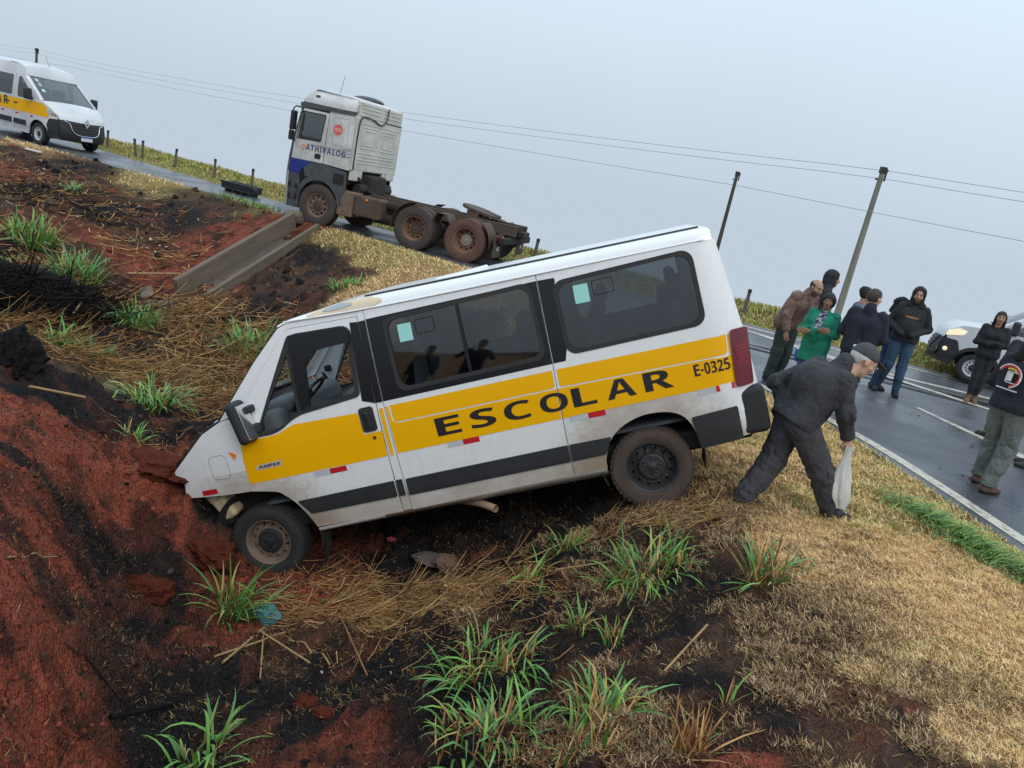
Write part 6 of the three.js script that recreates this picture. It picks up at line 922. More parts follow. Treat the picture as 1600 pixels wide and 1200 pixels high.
{ // concrete chute from the road down into the ditch
  const a = V(-5.72, 0.0, -18.95), b = V(-6.84, -1.46, -15.4), d = b.clone().sub(a), L = d.length(), t = thing('drainage_chute', 'open concrete drainage chute running from the road down into the ditch', 'drain'); d.normalize();
  const xa = V(0, 1, 0).cross(d).normalize(), ya = d.clone().cross(xa).normalize();
  const m = new THREE.Matrix4().makeBasis(xa, ya, d).setPosition(a); t.applyMatrix4(m);
  const wob = (g) => { const p = g.attributes.position; for (let i = 0; i < p.count; i++) p.setXYZ(i, p.getX(i) + (vn3(p.getX(i) * 3, p.getY(i) * 3, p.getZ(i) * 1.5) - 0.5) * 0.03, p.getY(i) + (vn3(p.getZ(i) * 2.2, 4, p.getX(i) * 3) - 0.5) * 0.04, p.getZ(i)); g.computeVertexNormals(); return g; };
  const bx = (w, h, l, p) => T(new RoundedBoxGeometry(w, h, l, 14, 0.025), p);
  mesh('floor', wob(bx(0.56, 0.12, L, [-0.04, -0.20, L / 2])), mat([0.13, 0.10, 0.08], 0.9, { map: rep(dustTex, 1) }), t);
  mesh('side_wall', wob(bx(0.12, 0.62, L, [-0.37, -0.02, L / 2])), concrete, t); mesh('side_wall', wob(bx(0.09, 0.42, L, [0.27, -0.12, L / 2 - 0.1])), concrete, t);
  mesh('headwall', wob(T(new RoundedBoxGeometry(0.5, 0.34, 0.3, 6, 0.12), [-0.5, 0.08, -0.12], [0, 0.5, 0])), concrete, t);
  for (const [i, p] of [[-7.35, -14.7], [-6.95, -14.55], [-7.6, -15.1]].entries()) { const c = mesh('concrete_block', T(new RoundedBoxGeometry(0.32, 0.22, 0.26, 3, 0.04), [0, 0.05, 0]), concrete); c.position.set(p[0], ground(...p), p[1]); c.rotation.set(0.3 * i - 0.2, i * 1.1, 0.2); tag(c, ['square broken concrete lump at the foot of the chute, middle of three', 'rightmost broken concrete lump at the foot of the chute', 'leftmost broken concrete lump at the foot of the chute'][i], 'concrete block'); }
}
{ const t = thing('black_tray', 'long black plastic tray lying on the road in front of the truck', 'tray', [-9.25, 0.0, -23.6], -0.42);
  mesh('tray_floor', rbox(1.15, 0.04, 0.42, [0, 0.10, 0], 0.01), K.plastic, t); for (const z of [-0.2, 0.2]) mesh('tray_side', rbox(1.25, 0.22, 0.04, [0, 0.20, z], 0.015, [z, 0, 0]), K.black, t); for (const x of [-0.58, 0.58]) mesh('tray_end', rbox(0.05, 0.20, 0.42, [x, 0.19, 0], 0.015), K.black, t);
  for (const x of [-0.45, -0.15, 0.2, 0.48]) mesh('tray_foot', rbox(0.07, 0.12, 0.38, [x, 0.05, 0], 0.015), K.black, t); mesh('tray_lug', rbox(0.14, 0.05, 0.12, [0.66, 0.22, 0.12], 0.01), K.black, t); mesh('tray_lug', rbox(0.14, 0.05, 0.12, [-0.66, 0.27, 0.1], 0.01), K.black, t); }

// ---------------------------------------------------------------- grass tufts, canes, stones
class Blades {
  constructor() { this.p = []; this.c = []; this.i = []; }
  add(b, az, len, w, tilt, droop, col, n = 6) { // an arching, keeled leaf
    let x = b[0], y = b[1], z = b[2], a = tilt; const base = this.p.length / 3, s = len / n, drift = (hash3(base, Math.round(len * 1e4), 5) - 0.5) * 0.5, kink = hash3(base, 3, 9) < 0.14 ? 2 + Math.floor(hash3(base, 4, 9) * 3) : -1;
    for (let k = 0; k <= n; k++) {
      az += drift * (k ? 0.5 : 0); if (k === kink) a += 0.9; const ca = Math.cos(az), sa = Math.sin(az);
      const t = k / n, ww = w * (t < 0.25 ? 0.55 + 1.8 * t : 1) * (1 - Math.pow(t, 3)) + 0.0006, up = ww * 0.28;
      this.p.push(x - sa * ww, y + up, z + ca * ww, x, y, z, x + sa * ww, y + up, z - ca * ww);
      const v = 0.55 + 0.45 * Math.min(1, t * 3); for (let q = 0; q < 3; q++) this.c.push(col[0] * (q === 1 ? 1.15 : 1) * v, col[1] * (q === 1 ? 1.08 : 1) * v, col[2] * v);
      if (k < n) { const o = base + k * 3; this.i.push(o, o + 1, o + 3, o + 1, o + 4, o + 3, o + 1, o + 2, o + 4, o + 2, o + 5, o + 4); }
      x += Math.sin(a) * ca * s; z += Math.sin(a) * sa * s; y += Math.cos(a) * s; a = Math.min(2.75, a + droop / n * (0.4 + 1.4 * t));
    }
  }
  geo() { const g = new THREE.BufferGeometry(); g.setAttribute('position', new THREE.Float32BufferAttribute(this.p, 3)); g.setAttribute('color', new THREE.Float32BufferAttribute(this.c, 3)); g.setIndex(this.i); g.computeVertexNormals(); g.setAttribute('uv', new THREE.Float32BufferAttribute(new Float32Array(this.p.length / 3 * 2), 2)); return g; }
}
const leafMat = mat([1, 1, 1], 0.55, { vertexColors: true, transmission: 0.25, thickness: 0, side: THREE.DoubleSide }), strawMat = mat([1, 1, 1], 0.85, { specularIntensity: 0.3, vertexColors: true, side: THREE.DoubleSide });
const greens = [[0.085, 0.26, 0.035], [0.13, 0.34, 0.05], [0.07, 0.20, 0.035], [0.19, 0.38, 0.06], [0.11, 0.28, 0.085]], straws = [[0.48, 0.285, 0.115], [0.39, 0.205, 0.08], [0.29, 0.135, 0.055], [0.54, 0.355, 0.165], [0.16, 0.078, 0.037]];
const rnd = mulberry(77);
const pick = (a) => a[Math.floor(rnd() * a.length)];
function tuft(label, x, z, { n = 60, len = 0.5, w = 0.009, r = 0.12, spread = 0.75, droop = 1.6, dry = 14, dryLen = 0.2, lean = null, sx = 1 }) {
  const y = ground(x, z) - 0.02, t = thing('grass_tuft', label, 'grass tuft', [x, y, z]), f = new Blades(), d = new Blades();
  const at = (q) => { const a = rnd() * 6.283, k = Math.sqrt(rnd()) * q, px = Math.cos(a) * k * sx, pz = Math.sin(a) * k; return [px, ground(x + px, z + pz) - y - 0.015, pz, a]; };
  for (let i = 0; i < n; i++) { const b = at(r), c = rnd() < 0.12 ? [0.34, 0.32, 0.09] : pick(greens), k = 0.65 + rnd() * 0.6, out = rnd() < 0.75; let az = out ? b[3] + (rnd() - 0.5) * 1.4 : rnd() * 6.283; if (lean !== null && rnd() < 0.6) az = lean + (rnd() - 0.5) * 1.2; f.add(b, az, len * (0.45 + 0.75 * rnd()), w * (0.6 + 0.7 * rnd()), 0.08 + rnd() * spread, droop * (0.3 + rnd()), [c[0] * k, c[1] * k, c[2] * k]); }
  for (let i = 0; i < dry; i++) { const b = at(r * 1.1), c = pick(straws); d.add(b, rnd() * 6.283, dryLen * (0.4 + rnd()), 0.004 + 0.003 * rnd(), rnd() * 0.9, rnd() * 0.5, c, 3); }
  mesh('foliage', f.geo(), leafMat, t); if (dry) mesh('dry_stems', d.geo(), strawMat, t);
}
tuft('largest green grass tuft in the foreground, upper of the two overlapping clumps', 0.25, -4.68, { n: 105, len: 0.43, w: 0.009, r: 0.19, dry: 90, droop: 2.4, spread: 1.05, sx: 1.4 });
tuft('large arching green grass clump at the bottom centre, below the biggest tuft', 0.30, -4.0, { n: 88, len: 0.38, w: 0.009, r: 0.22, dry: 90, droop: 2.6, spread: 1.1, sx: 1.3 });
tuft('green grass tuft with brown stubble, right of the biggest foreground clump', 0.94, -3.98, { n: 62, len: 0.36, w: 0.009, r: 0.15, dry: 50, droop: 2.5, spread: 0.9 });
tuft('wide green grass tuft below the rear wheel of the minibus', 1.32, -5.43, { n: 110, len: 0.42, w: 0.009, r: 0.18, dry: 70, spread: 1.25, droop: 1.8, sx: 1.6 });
tuft('half yellow grass tuft with upright dry stems on the verge slope', 2.06, -5.07, { n: 46, len: 0.42, w: 0.009, r: 0.10, dry: 60, dryLen: 0.34, spread: 1.5, droop: 0.8 });
tuft('small dark green tuft under the sill, beside a long cane', 0.74, -6.03, { n: 40, len: 0.30, w: 0.006, r: 0.08, dry: 22, droop: 1.9 });
tuft('small sparse green tuft between the straw mat and the wide tuft', 0.51, -5.68, { n: 26, len: 0.34, w: 0.008, r: 0.09, dry: 14, spread: 1.1 });
tuft('small sprig of grass on black ash, left of a close pair', 0.84, -4.98, { n: 18, len: 0.24, w: 0.007, r: 0.05, dry: 10 });
tuft('small sprig of grass with a reddish stem, right of a close pair', 1.06, -4.76, { n: 18, len: 0.24, w: 0.007, r: 0.06, dry: 12 });
tuft('green tuft leaning over the teal cloth', -2.03, -5.95, { n: 80, len: 0.52, w: 0.012, r: 0.13, dry: 40, lean: 0.5, spread: 0.9, droop: 1.1 });
tuft('bright green tuft cut by the bottom edge of the picture, near the red clay patch', -1.50, -4.12, { n: 46, len: 0.42, w: 0.011, r: 0.16, dry: 10, spread: 1.0 });
tuft('dense green grass tuft left of the nose of the minibus', -4.49, -9.22, { n: 130, len: 0.56, w: 0.010, r: 0.28, dry: 40, droop: 1.9, spread: 0.9 });
tuft('green tuft behind the charred stump, left of a close pair', -6.63, -10.75, { n: 90, len: 0.50, w: 0.011, r: 0.20, dry: 30 });
tuft('smaller green tuft behind the charred stump, right of a close pair', -6.15, -10.8, { n: 60, len: 0.42, w: 0.010, r: 0.16, dry: 40 });
tuft('round green tuft amid the straw, right of the burnt branch heap', -6.84, -13.35, { n: 150, len: 0.58, w: 0.012, r: 0.34, dry: 40 });
tuft('green tuft amid straw just left of the windscreen of the minibus', -4.64, -12.8, { n: 150, len: 0.62, w: 0.013, r: 0.36, dry: 40 });
tuft('green tuft with brown stubble standing behind the burnt branch heap', -8.91, -14.86, { n: 170, len: 0.62, w: 0.014, r: 0.42, dry: 70, droop: 0.9 });
tuft('wide green tuft with white litter on the burnt slope at far left', -10.38, -15.67, { n: 190, len: 0.52, w: 0.015, r: 0.46, dry: 60, droop: 1.0 });
tuft('tiny green tuft below the wide tuft at far left', -10.0, -14.6, { n: 36, len: 0.26, w: 0.012, r: 0.22, dry: 6 });
tuft('small seedling on the red bank in front of the minibus nose', -3.74, -7.4, { n: 26, len: 0.22, w: 0.008, r: 0.07, dry: 3 });
tuft('tiny seedling beside the small seedling on the red bank', -3.93, -7.6, { n: 10, len: 0.18, w: 0.006, r: 0.04, dry: 2 });
tuft('bright green tuft where brown soil meets the grassy mound behind the minibus', -3.73, -15.53, { n: 80, len: 0.26, w: 0.015, r: 0.3, dry: 10 });
tuft('tiny green tuft on the burnt slope below the passenger van', -12.1, -19.7, { n: 40, len: 0.25, w: 0.02, r: 0.25, dry: 4 });
tuft('dry yellow cut stems at the bottom edge of the picture', 1.28, -3.42, { n: 5, len: 0.2, w: 0.006, r: 0.08, dry: 90, dryLen: 0.26 });
tuft('straggly low grass with straw at the bottom, left of the dry yellow stems', 0.80, -3.68, { n: 22, len: 0.3, w: 0.010, r: 0.16, dry: 70, dryLen: 0.2 });
tuft('single bent sprig of grass on the burnt slope at lower right', 1.55, -3.79, { n: 5, len: 0.26, w: 0.006, r: 0.03, dry: 5, spread: 1.2 });
tuft('thin folded grass sprig beside the rear wheel', 1.82, -6.15, { n: 5, len: 0.22, w: 0.005, r: 0.03, dry: 2, spread: 1.2, droop: 2.4 });
tuft('low green weeds along the rim of the bank near the chute', -7.6, -20.95, { n: 120, len: 0.22, w: 0.018, r: 0.5, dry: 20 });
tuft('low green weeds on the bank rim below the black tray', -8.7, -21.6, { n: 90, len: 0.2, w: 0.018, r: 0.5, dry: 20 });
const laid = new Blades(); // mown green grass lying along the verge
for (let i = 0; i < 1500; i++) { const t = rnd(), x = mix(3.75, 4.42, t) + (rnd() + rnd() - 1) * 0.26, z = mix(-6.95, -5.4, t) + (rnd() + rnd() - 1) * 0.34, c = pick(greens), k = 0.9 + rnd() * 0.6; laid.add([x, ground(x, z) + 0.005 + rnd() * 0.04, z], 0.9 + (rnd() - 0.5) * 3.0, 0.12 + rnd() * 0.16, 0.003 + rnd() * 0.004, 0.9 + rnd() * 0.6, 0.7, [c[0] * k * 1.05, c[1] * k * 0.82, c[2] * k * 0.7], 3); }
{ const m = mesh('cut_grass', laid.geo(), leafMat); m.userData.kind = 'stuff'; m.userData.label = 'strip of mown green grass lying along the road verge'; }
// single canes and sticks
function cane(label, a, b, r, c, lift = 0.03, cat = 'cane', name = 'dry_cane') {
  const P = []; for (let i = 0; i <= 6; i++) { const t = i / 6, x = mix(a[0], b[0], t), z = mix(a[1], b[1], t); P.push([x, Math.max(mix(ground(...a) + lift, ground(...b) + lift, t), ground(x, z) + r), z]); }
  const m = mesh(name, tube(P, r, 14, 6), c); tag(m, label, cat);
}
const caneM = mat([0.42, 0.27, 0.12], 0.7, { map: rep(dustTex, 2) }), caneD = mat([0.26, 0.13, 0.06], 0.75, { map: rep(dustTex, 2) }), char = mat([0.010, 0.0095, 0.0095], 0.85, { specularIntensity: 0.3, bumpMap: rep(fineBump, 2), bumpScale: 0.006 });
cane('long straw cane slanting up to the small tuft under the sill', [0.0, -6.02], [0.84, -6.22], 0.007, caneM); cane('cane pointing towards the wide tuft below the rear wheel', [0.66, -5.72], [1.1, -5.75], 0.006, caneM); cane('split pale cane lying alone on the burnt slope', [1.28, -4.17], [1.6, -4.6], 0.008, caneM, 0.06);
cane('leftmost crossed cane below the teal cloth', [-1.72, -4.98], [-1.66, -5.72], 0.010, caneM, 0.05); cane('yellow cane crossing over the leftmost one below the teal cloth', [-1.85, -5.15], [-1.45, -5.65], 0.009, caneM, 0.09); cane('long cane running right from below the teal cloth', [-1.64, -5.54], [-1.08, -5.08], 0.009, caneM, 0.04); cane('parallel cane to the right, above the long cane below the teal cloth', [-1.49, -5.62], [-0.94, -5.14], 0.008, caneM, 0.05);
cane('short upright-looking cane among those below the teal cloth', [-1.62, -5.6], [-1.42, -4.98], 0.007, caneM, 0.05); cane('reddish cane left of the biggest foreground tuft', [-0.99, -5.62], [-0.62, -4.99], 0.008, caneD); cane('pale twig lying on top of the red bank at the left edge', [-2.83, -4.13], [-2.98, -4.9], 0.006, caneM, 0.02); cane('thin dark twig at the foot of the red bank', [-2.36, -4.23], [-2.05, -4.25], 0.006, char, 0.12, 'stick', 'burnt_stick');
cane('thick charred stick on the ditch floor beside the red bank', [-2.11, -4.12], [-1.88, -4.62], 0.018, char, 0.02, 'stick', 'burnt_stick'); cane('pale stick leaning against the charred stump', [-4.62, -7.0], [-4.35, -7.5], 0.014, caneM, 0.12); cane('white stick on top of the burnt bank near the passenger van', [-15.5, -22.95], [-14.85, -22.75], 0.03, mat([0.6, 0.56, 0.5], 0.7), 0.06, 'stick', 'white_stick'); cane('long straw stem leaning beside the burnt branch heap', [-7.75, -13.1], [-7.35, -12.2], 0.014, caneM, 0.35); cane('straw stem sloping down from the red slope above the chute foot', [-8.3, -15.6], [-7.55, -16.4], 0.02, caneM, 0.12);
function lump(name, label, cat, x, z, r, m, s = [1, 0.7, 1], sink = 0.2, seed = 1, rough = 0.35) {
  const g = mergeVertices(new THREE.IcosahedronGeometry(1, 14).deleteAttribute('uv').deleteAttribute('normal'), 1e-4), p = g.attributes.position;
  for (let i = 0; i < p.count; i++) { const v = V(p.getX(i), p.getY(i), p.getZ(i)), k = 1 + (fbm3(v.x * 1.2 + seed, v.y * 1.2, v.z * 1.2, 2) - 0.5) * 2 * rough - Math.abs(fbm3(v.x * 3.4 + seed, v.y * 3.4, v.z * 3.4, 4) - 0.5) * rough * 2.2; p.setXYZ(i, v.x * k * r * s[0], v.y * k * r * s[1], v.z * k * r * s[2]); }
  g.computeVertexNormals(); g.setAttribute('uv', new THREE.Float32BufferAttribute(new Float32Array(p.count * 2).map((_, i) => p.array[(i >> 1) * 3 + (i & 1) * 2] * 2), 2));
  const o = mesh(name, g, m); o.position.set(x, ground(x, z) + r * s[1] * (1 - sink * 2), z); tag(o, label, cat); return o;
}
const stoneM = mat([0.22, 0.13, 0.085], 0.85, { map: rep(dustTex, 3), bumpMap: rep(fineBump, 3), bumpScale: 0.006 }), stoneG = mat([0.11, 0.085, 0.07], 0.85, { map: rep(dustTex, 3) }), clayM = mat([0.20, 0.052, 0.030], 0.95, { specularIntensity: 0.2, map: rep(dustTex, 3), bumpMap: rep(fineBump, 3), bumpScale: 0.012 });
lump('stone', 'pale brown stone below the middle of the minibus', 'stone', -0.24, -6.5, 0.13, stoneM, [1, 0.75, 0.9], 0.15, 3); lump('stone', 'flat grey stone touching the pale brown stone', 'stone', -0.42, -6.62, 0.13, stoneG, [1.2, 0.45, 0.9], 0.2, 5);
lump('clay_lump', 'red clay lump on black ash, lower left of the biggest tuft', 'clay lump', -0.97, -4.66, 0.10, clayM, [1.1, 0.7, 0.8], 0.2, 7); lump('clay_lump', 'smaller red clay lump right beside the red lump on black ash', 'clay lump', -0.80, -4.5, 0.07, clayM, [1.2, 0.6, 0.9], 0.2, 9); lump('clay_lump', 'red clay clod pushed up in front of the front wheel', 'clay lump', -2.42, -6.42, 0.20, clayM, [1.2, 0.7, 1.0], 0.38, 11, 0.5); lump('clay_lump', 'red clay shelf broken off below the minibus nose', 'clay lump', -3.2, -6.9, 0.26, clayM, [1.6, 0.5, 1.1], 0.4, 13, 0.5); lump('clay_lump', 'rounded clay clod in the gully left of the front wheel', 'clay lump', -2.75, -5.85, 0.17, clayM, [1.3, 0.7, 1], 0.4, 15, 0.5);
{ const c = lump('teal_cloth', 'crumpled teal cloth ball beside the leaning grass tuft', 'cloth', -1.70, -5.90, 0.105, mat([0.10, 0.30, 0.33], 0.85, { bumpMap: rep(clothBump, 4), bumpScale: 0.01 }), [1.1, 0.85, 1], 0.05, 21, 0.5); void c; const f = lump('pink_flower', 'small pink scrap on the dark soil under the minibus', 'scrap', -0.9, -7.3, 0.045, mat([0.5, 0.06, 0.16], 0.8), [1, 0.7, 1], 0, 23, 0.6); void f; }
{ // charred stump: ragged, upright fibres broken off at uneven heights
  const st = thing('charred_stump', 'charred black stump on the crest of the red bank at left', 'stump', [-4.98, ground(-4.98, -7.3) - 0.10, -7.3]); st.scale.setScalar(0.8);
  const ragged = (g, k, sd) => { const p = g.attributes.position; for (let i = 0; i < p.count; i++) { const x = p.getX(i), y = p.getY(i), z = p.getZ(i), a = Math.abs(fbm3(x * 13 + sd, y * 3.2, z * 13, 4) - 0.5) * 2, b = fbm3(x * 5 + sd, y * 5, z * 5 + 7, 3) - 0.5, r = Math.hypot(x, z) || 1; p.setXYZ(i, x * (1 + (b * 1.3 - a * 0.7) * k), y + (b * 0.5 + 0.25 * (fbm3(x * 9 + sd, 2, z * 9, 3) - 0.5) * sstep(0.05, 0.3, y)) * k * 0.6, z * (1 + (b * 1.3 - a * 0.7) * k)); void r; } g.computeVertexNormals(); return g; };
  mesh('stump_core', ragged(T(new THREE.CylinderGeometry(0.15, 0.36, 0.5, 90, 40), [0, 0.16, 0]), 0.9, 3), char, st);
  mesh('stump_side', ragged(T(new THREE.CylinderGeometry(0.10, 0.26, 0.36, 70, 30), [-0.30, 0.08, 0.05]), 0.9, 9), char, st);
  mesh('splinter', ragged(T(new THREE.CylinderGeometry(0.02, 0.09, 0.30, 40, 24), [0.10, 0.36, 0.0], [0, 0, -0.25]), 0.8, 5), char, st);
}
{ const t = thing('burnt_log', 'charred black branch lying across the burnt heap at the left edge', 'log'); const run = (pts, r) => { const g = tube(pts.map(([x, z, dy]) => [x, ground(x, z) + dy, z]), r, 40, 10), p = g.attributes.position; for (let i = 0; i < p.count; i++) { const k = (fbm3(p.getX(i) * 6, p.getY(i) * 6, p.getZ(i) * 6, 3) - 0.5) * r * 1.6; p.setXYZ(i, p.getX(i) + k, p.getY(i) + k, p.getZ(i) - k); } g.computeVertexNormals(); return g; };
  mesh('trunk', run([[-10.6, -13.4, 0.30], [-9.6, -13.55, 0.34], [-8.9, -13.9, 0.28], [-8.2, -14.0, 0.2], [-7.6, -13.8, 0.05]], 0.13), char, t); mesh('limb', run([[-9.8, -13.5, 0.3], [-9.0, -13.2, 0.22], [-8.3, -13.1, 0.05]], 0.06), char, t); mesh('limb', run([[-9.0, -13.9, 0.25], [-8.5, -14.3, 0.18], [-7.7, -14.4, 0.05]], 0.05), char, t); mesh('limb', run([[-10.2, -13.4, 0.28], [-9.6, -12.8, 0.15], [-9.0, -12.4, 0.03]], 0.05), char, t); }

// ---------------------------------------------------------------- ground cover and litter, past counting
const nrmAt = (x, z) => V((ground(x - 0.06, z) - ground(x + 0.06, z)) / 0.12, 1, (ground(x, z - 0.06) - ground(x, z + 0.06)) / 0.12).normalize();
function scatter(name, label, geo, m, list) { // list of [x, y, z, quaternion, sx, sy, sz, colour]
  const I = new THREE.InstancedMesh(geo, m, list.length); I.name = name; I.userData.kind = 'stuff'; I.userData.label = label; I.castShadow = I.receiveShadow = true;
  const M = new THREE.Matrix4(), C = new THREE.Color();
  list.forEach((e, i) => { I.setMatrixAt(i, M.compose(V(e[0], e[1], e[2]), e[3], V(e[4], e[5], e[6]))); I.setColorAt(i, C.setRGB(...e[7])); });
  scene.add(I);
}
const white = mat([1, 1, 1], 0.9, { side: THREE.DoubleSide, specularIntensity: 0.25 });
const stickGeo = (() => { const a = T(new THREE.CylinderGeometry(0.8, 1, 0.5, 4, 1, true), [0.0, 0.25, 0]), b = T(new THREE.CylinderGeometry(0.5, 0.8, 0.52, 4, 1, true), [0, 0.74, 0]); for (const g of [a, b]) { const p = g.attributes.position; for (let i = 0; i < p.count; i++) p.setX(i, p.getX(i) + 6 * Math.sin(p.getY(i) * 3.1)); } return merge([a, b]); })();
const lie = (x, z, az, pitch) => { const n = nrmAt(x, z), d = V(Math.cos(az), 0, Math.sin(az)); d.addScaledVector(n, -d.dot(n)).normalize().addScaledVector(n, pitch).normalize(); const s = d.clone().cross(n).normalize(), u = d.clone().cross(s); return new THREE.Quaternion().setFromRotationMatrix(new THREE.Matrix4().makeBasis(u, d, s)); };
function strawBed(list, cx, cz, rx, rz, rot, n, len, r, az, spread, cols, lift = 0.05) {
  for (let i = 0; i < n; i++) { const g1 = (rnd() + rnd() + rnd() - 1.5) / 0.75, g2 = (rnd() + rnd() + rnd() - 1.5) / 0.75, c = Math.cos(rot), s = Math.sin(rot), x = cx + c * g1 * rx - s * g2 * rz, z = cz + s * g1 * rx + c * g2 * rz; if (offRoad(x, z) < 0.1) continue; const col = pick(cols), k = 0.35 + rnd() * 0.85; list.push([x, ground(x, z) + rnd() * lift, z, lie(x, z, az + (rnd() + rnd() - 1) * spread, (rnd() - 0.35) * 0.35), r * (0.6 + rnd() * 0.8), len * (0.3 + rnd()), r * (0.6 + rnd() * 0.8), [col[0] * k, col[1] * k, col[2] * k]]); }
}
const straw = [], S4 = straws.slice(0, 4), S5 = straws;
strawBed(straw, -0.5, -6.0, 0.62, 0.26, 0.1, 1500, 0.34, 0.0032, 0.05, 0.7, S4); strawBed(straw, -1.35, -6.1, 0.45, 0.22, 0.1, 500, 0.36, 0.0035, 0.0, 0.6, S4); strawBed(straw, 0.15, -5.8, 0.5, 0.2, 0.3, 500, 0.25, 0.003, 0.5, 1.4, S4); strawBed(straw, -0.3, -5.3, 0.8, 0.3, 0.3, 180, 0.25, 0.0035, 0.8, 2.5, S5);
strawBed(straw, -4.1, -11.6, 1.5, 1.0, 0.7, 950, 0.75, 0.006, 0.65, 1.1, S5, 0.12); strawBed(straw, -5.3, -13.3, 1.6, 1.0, 0.5, 850, 0.8, 0.007, 0.3, 1.2, S5, 0.12); strawBed(straw, -5.4, -10.4, 1.7, 0.5, 0.15, 1000, 0.7, 0.0055, 0.15, 0.8, S5, 0.1); strawBed(straw, -7.6, -11.4, 1.4, 0.5, 0.2, 600, 0.7, 0.006, 0.2, 0.6, S5, 0.1); strawBed(straw, -7.4, -14.2, 1.0, 0.7, 0.3, 500, 0.8, 0.007, 0.3, 1.0, S5, 0.12); strawBed(straw, -9.6, -14.7, 1.4, 0.8, 0.2, 300, 0.7, 0.008, 0.2, 1.2, S5, 0.1); strawBed(straw, -3.4, -10.0, 0.8, 0.7, 0.5, 500, 0.6, 0.005, 0.6, 0.7, S5);
strawBed(straw, 1.4, -6.15, 0.45, 0.2, 0.2, 320, 0.26, 0.003, -0.2, 0.9, S4); strawBed(straw, 0.7, -3.75, 0.35, 0.2, 0.2, 260, 0.16, 0.003, 0.3, 2, S4); strawBed(straw, -3.4, -7.4, 0.6, 0.6, 0, 160, 0.22, 0.0035, 1, 3, S5); strawBed(straw, -1.2, -6.5, 0.4, 0.2, 0, 160, 0.3, 0.0035, 1, 2.5, S5); strawBed(straw, -8.6, -17.2, 1.4, 1.0, 0, 260, 0.6, 0.008, 0.8, 2, S5); strawBed(straw, -12, -19, 4, 2, 0.4, 900, 0.5, 0.009, 0.4, 3, S5); strawBed(straw, -6.6, -15.2, 0.4, 0.5, 0, 300, 0.4, 0.008, 0.3, 1.4, S4);
scatter('straw_litter', 'loose dry straw and broken stalks strewn over the ditch floor', stickGeo, white, straw);
const twig = [], BC = [[0.012, 0.011, 0.011], [0.02, 0.016, 0.014], [0.03, 0.02, 0.015]];
strawBed(twig, -9.1, -13.0, 1.1, 0.6, 0.15, 900, 1.1, 0.011, 0.25, 0.8, BC, 0.4); strawBed(twig, -7.9, -13.6, 0.5, 0.4, 0.2, 250, 0.8, 0.010, 0.4, 1.2, BC, 0.25); strawBed(twig, -11.5, -18.5, 2.5, 1.5, 0.3, 200, 0.9, 0.010, 0.3, 2.5, BC); strawBed(twig, -2.4, -5.0, 0.5, 1.2, 0, 90, 0.25, 0.004, 1.2, 2.5, BC); strawBed(twig, 0.5, -4.6, 1.2, 0.9, 0, 260, 0.2, 0.003, 1, 3, BC); strawBed(twig, 0.2, -7.2, 1.0, 0.6, 0, 260, 0.25, 0.0035, 1, 3, BC);
scatter('burnt_twigs', 'burnt black twigs heaped and strewn on the ground', stickGeo, white, twig);
// short grass blades and burnt stubble
const bladeGeo = (() => { const b = new Blades(); b.add([0, 0, 0], 0, 1, 0.5, 0.0, 0.55, [1, 1, 1], 3); const g = b.geo(); const p = g.attributes.position; g.deleteAttribute('color'); void p; return g; })();
const Y = V(0, 1, 0), qa = new THREE.Quaternion(), qb = new THREE.Quaternion(), grassL = [], burntL = [], clodL = [];
const strawC = [[0.78, 0.53, 0.26], [0.70, 0.45, 0.21], [0.85, 0.64, 0.35], [0.56, 0.34, 0.15]], greenC = [[0.34, 0.34, 0.09], [0.44, 0.39, 0.12], [0.26, 0.29, 0.07]];
const yaw = (a, tl) => qa.setFromAxisAngle(Y, a).clone().multiply(qb.setFromAxisAngle(V(0, 0, 1), -tl));
function sow(n, x0, x1, z0, z1, len, w, keep) {
  for (let i = 0; i < n; i++) {
    const x = mix(x0, x1, rnd()), z = mix(z0, z1, rnd()), o = offRoad(x, z); if (o < 0.03) continue;
    const k = kinds(x, z, 1.35), sh = sstep(0.22, 0.72, k[3] + k[4]), clear = fbm2(x * 4.5, z * 4.5, 3, 211); const patchy = fbm2(x * 1.7 + 30, z * 1.7, 4, 217); let q = clamp(sh * 1.5 - 1.25 * sstep(0.42, 0.62, patchy) * (1 - sh * 0.75)) * (0.40 + 0.75 * sstep(0.3, 0.6, clear)) * (1 - 0.86 * scorch(x, z));
    const edge = sh * 0.10;
    if (rnd() > Math.max(q, edge)) continue;
    const lush = sstep(0.42, 0.66, fbm2(x * 1.9 + 5, z * 1.9, 3, 223)) * 0.16 + k[4] * 0.28 + 0.3 * sstep(0.5, 0.1, o), col = rnd() < lush ? pick(greenC) : sh < 0.5 && rnd() < 0.5 ? [0.16, 0.085, 0.035] : pick(strawC), v = 0.75 + rnd() * 0.5, l = len * (0.5 + rnd() * 0.9);
    grassL.push([x, ground(x, z) - 0.004 + rnd() * 0.012, z, yaw(rnd() * 6.283, keep + 0.55 + rnd() * 0.85), l, l, w * (0.7 + rnd() * 0.7), [col[0] * v, col[1] * v, col[2] * v]]);
  }
}
sow(250000, 1.2, 4.9, -6.2, -2.6, 0.046, 0.0028, 0.15); sow(80000, 1.6, 4.9, -12, -6.2, 0.065, 0.005, 0.1); sow(60000, -5.6, 2.5, -20, -11.5, 0.10, 0.010, 0.1); sow(26000, -20, -6, -26, -19, 0.13, 0.014, 0.1);
scatter('dry_grass', 'short dry straw coloured grass covering the verges', bladeGeo, white, grassL);
const fieldL = [];
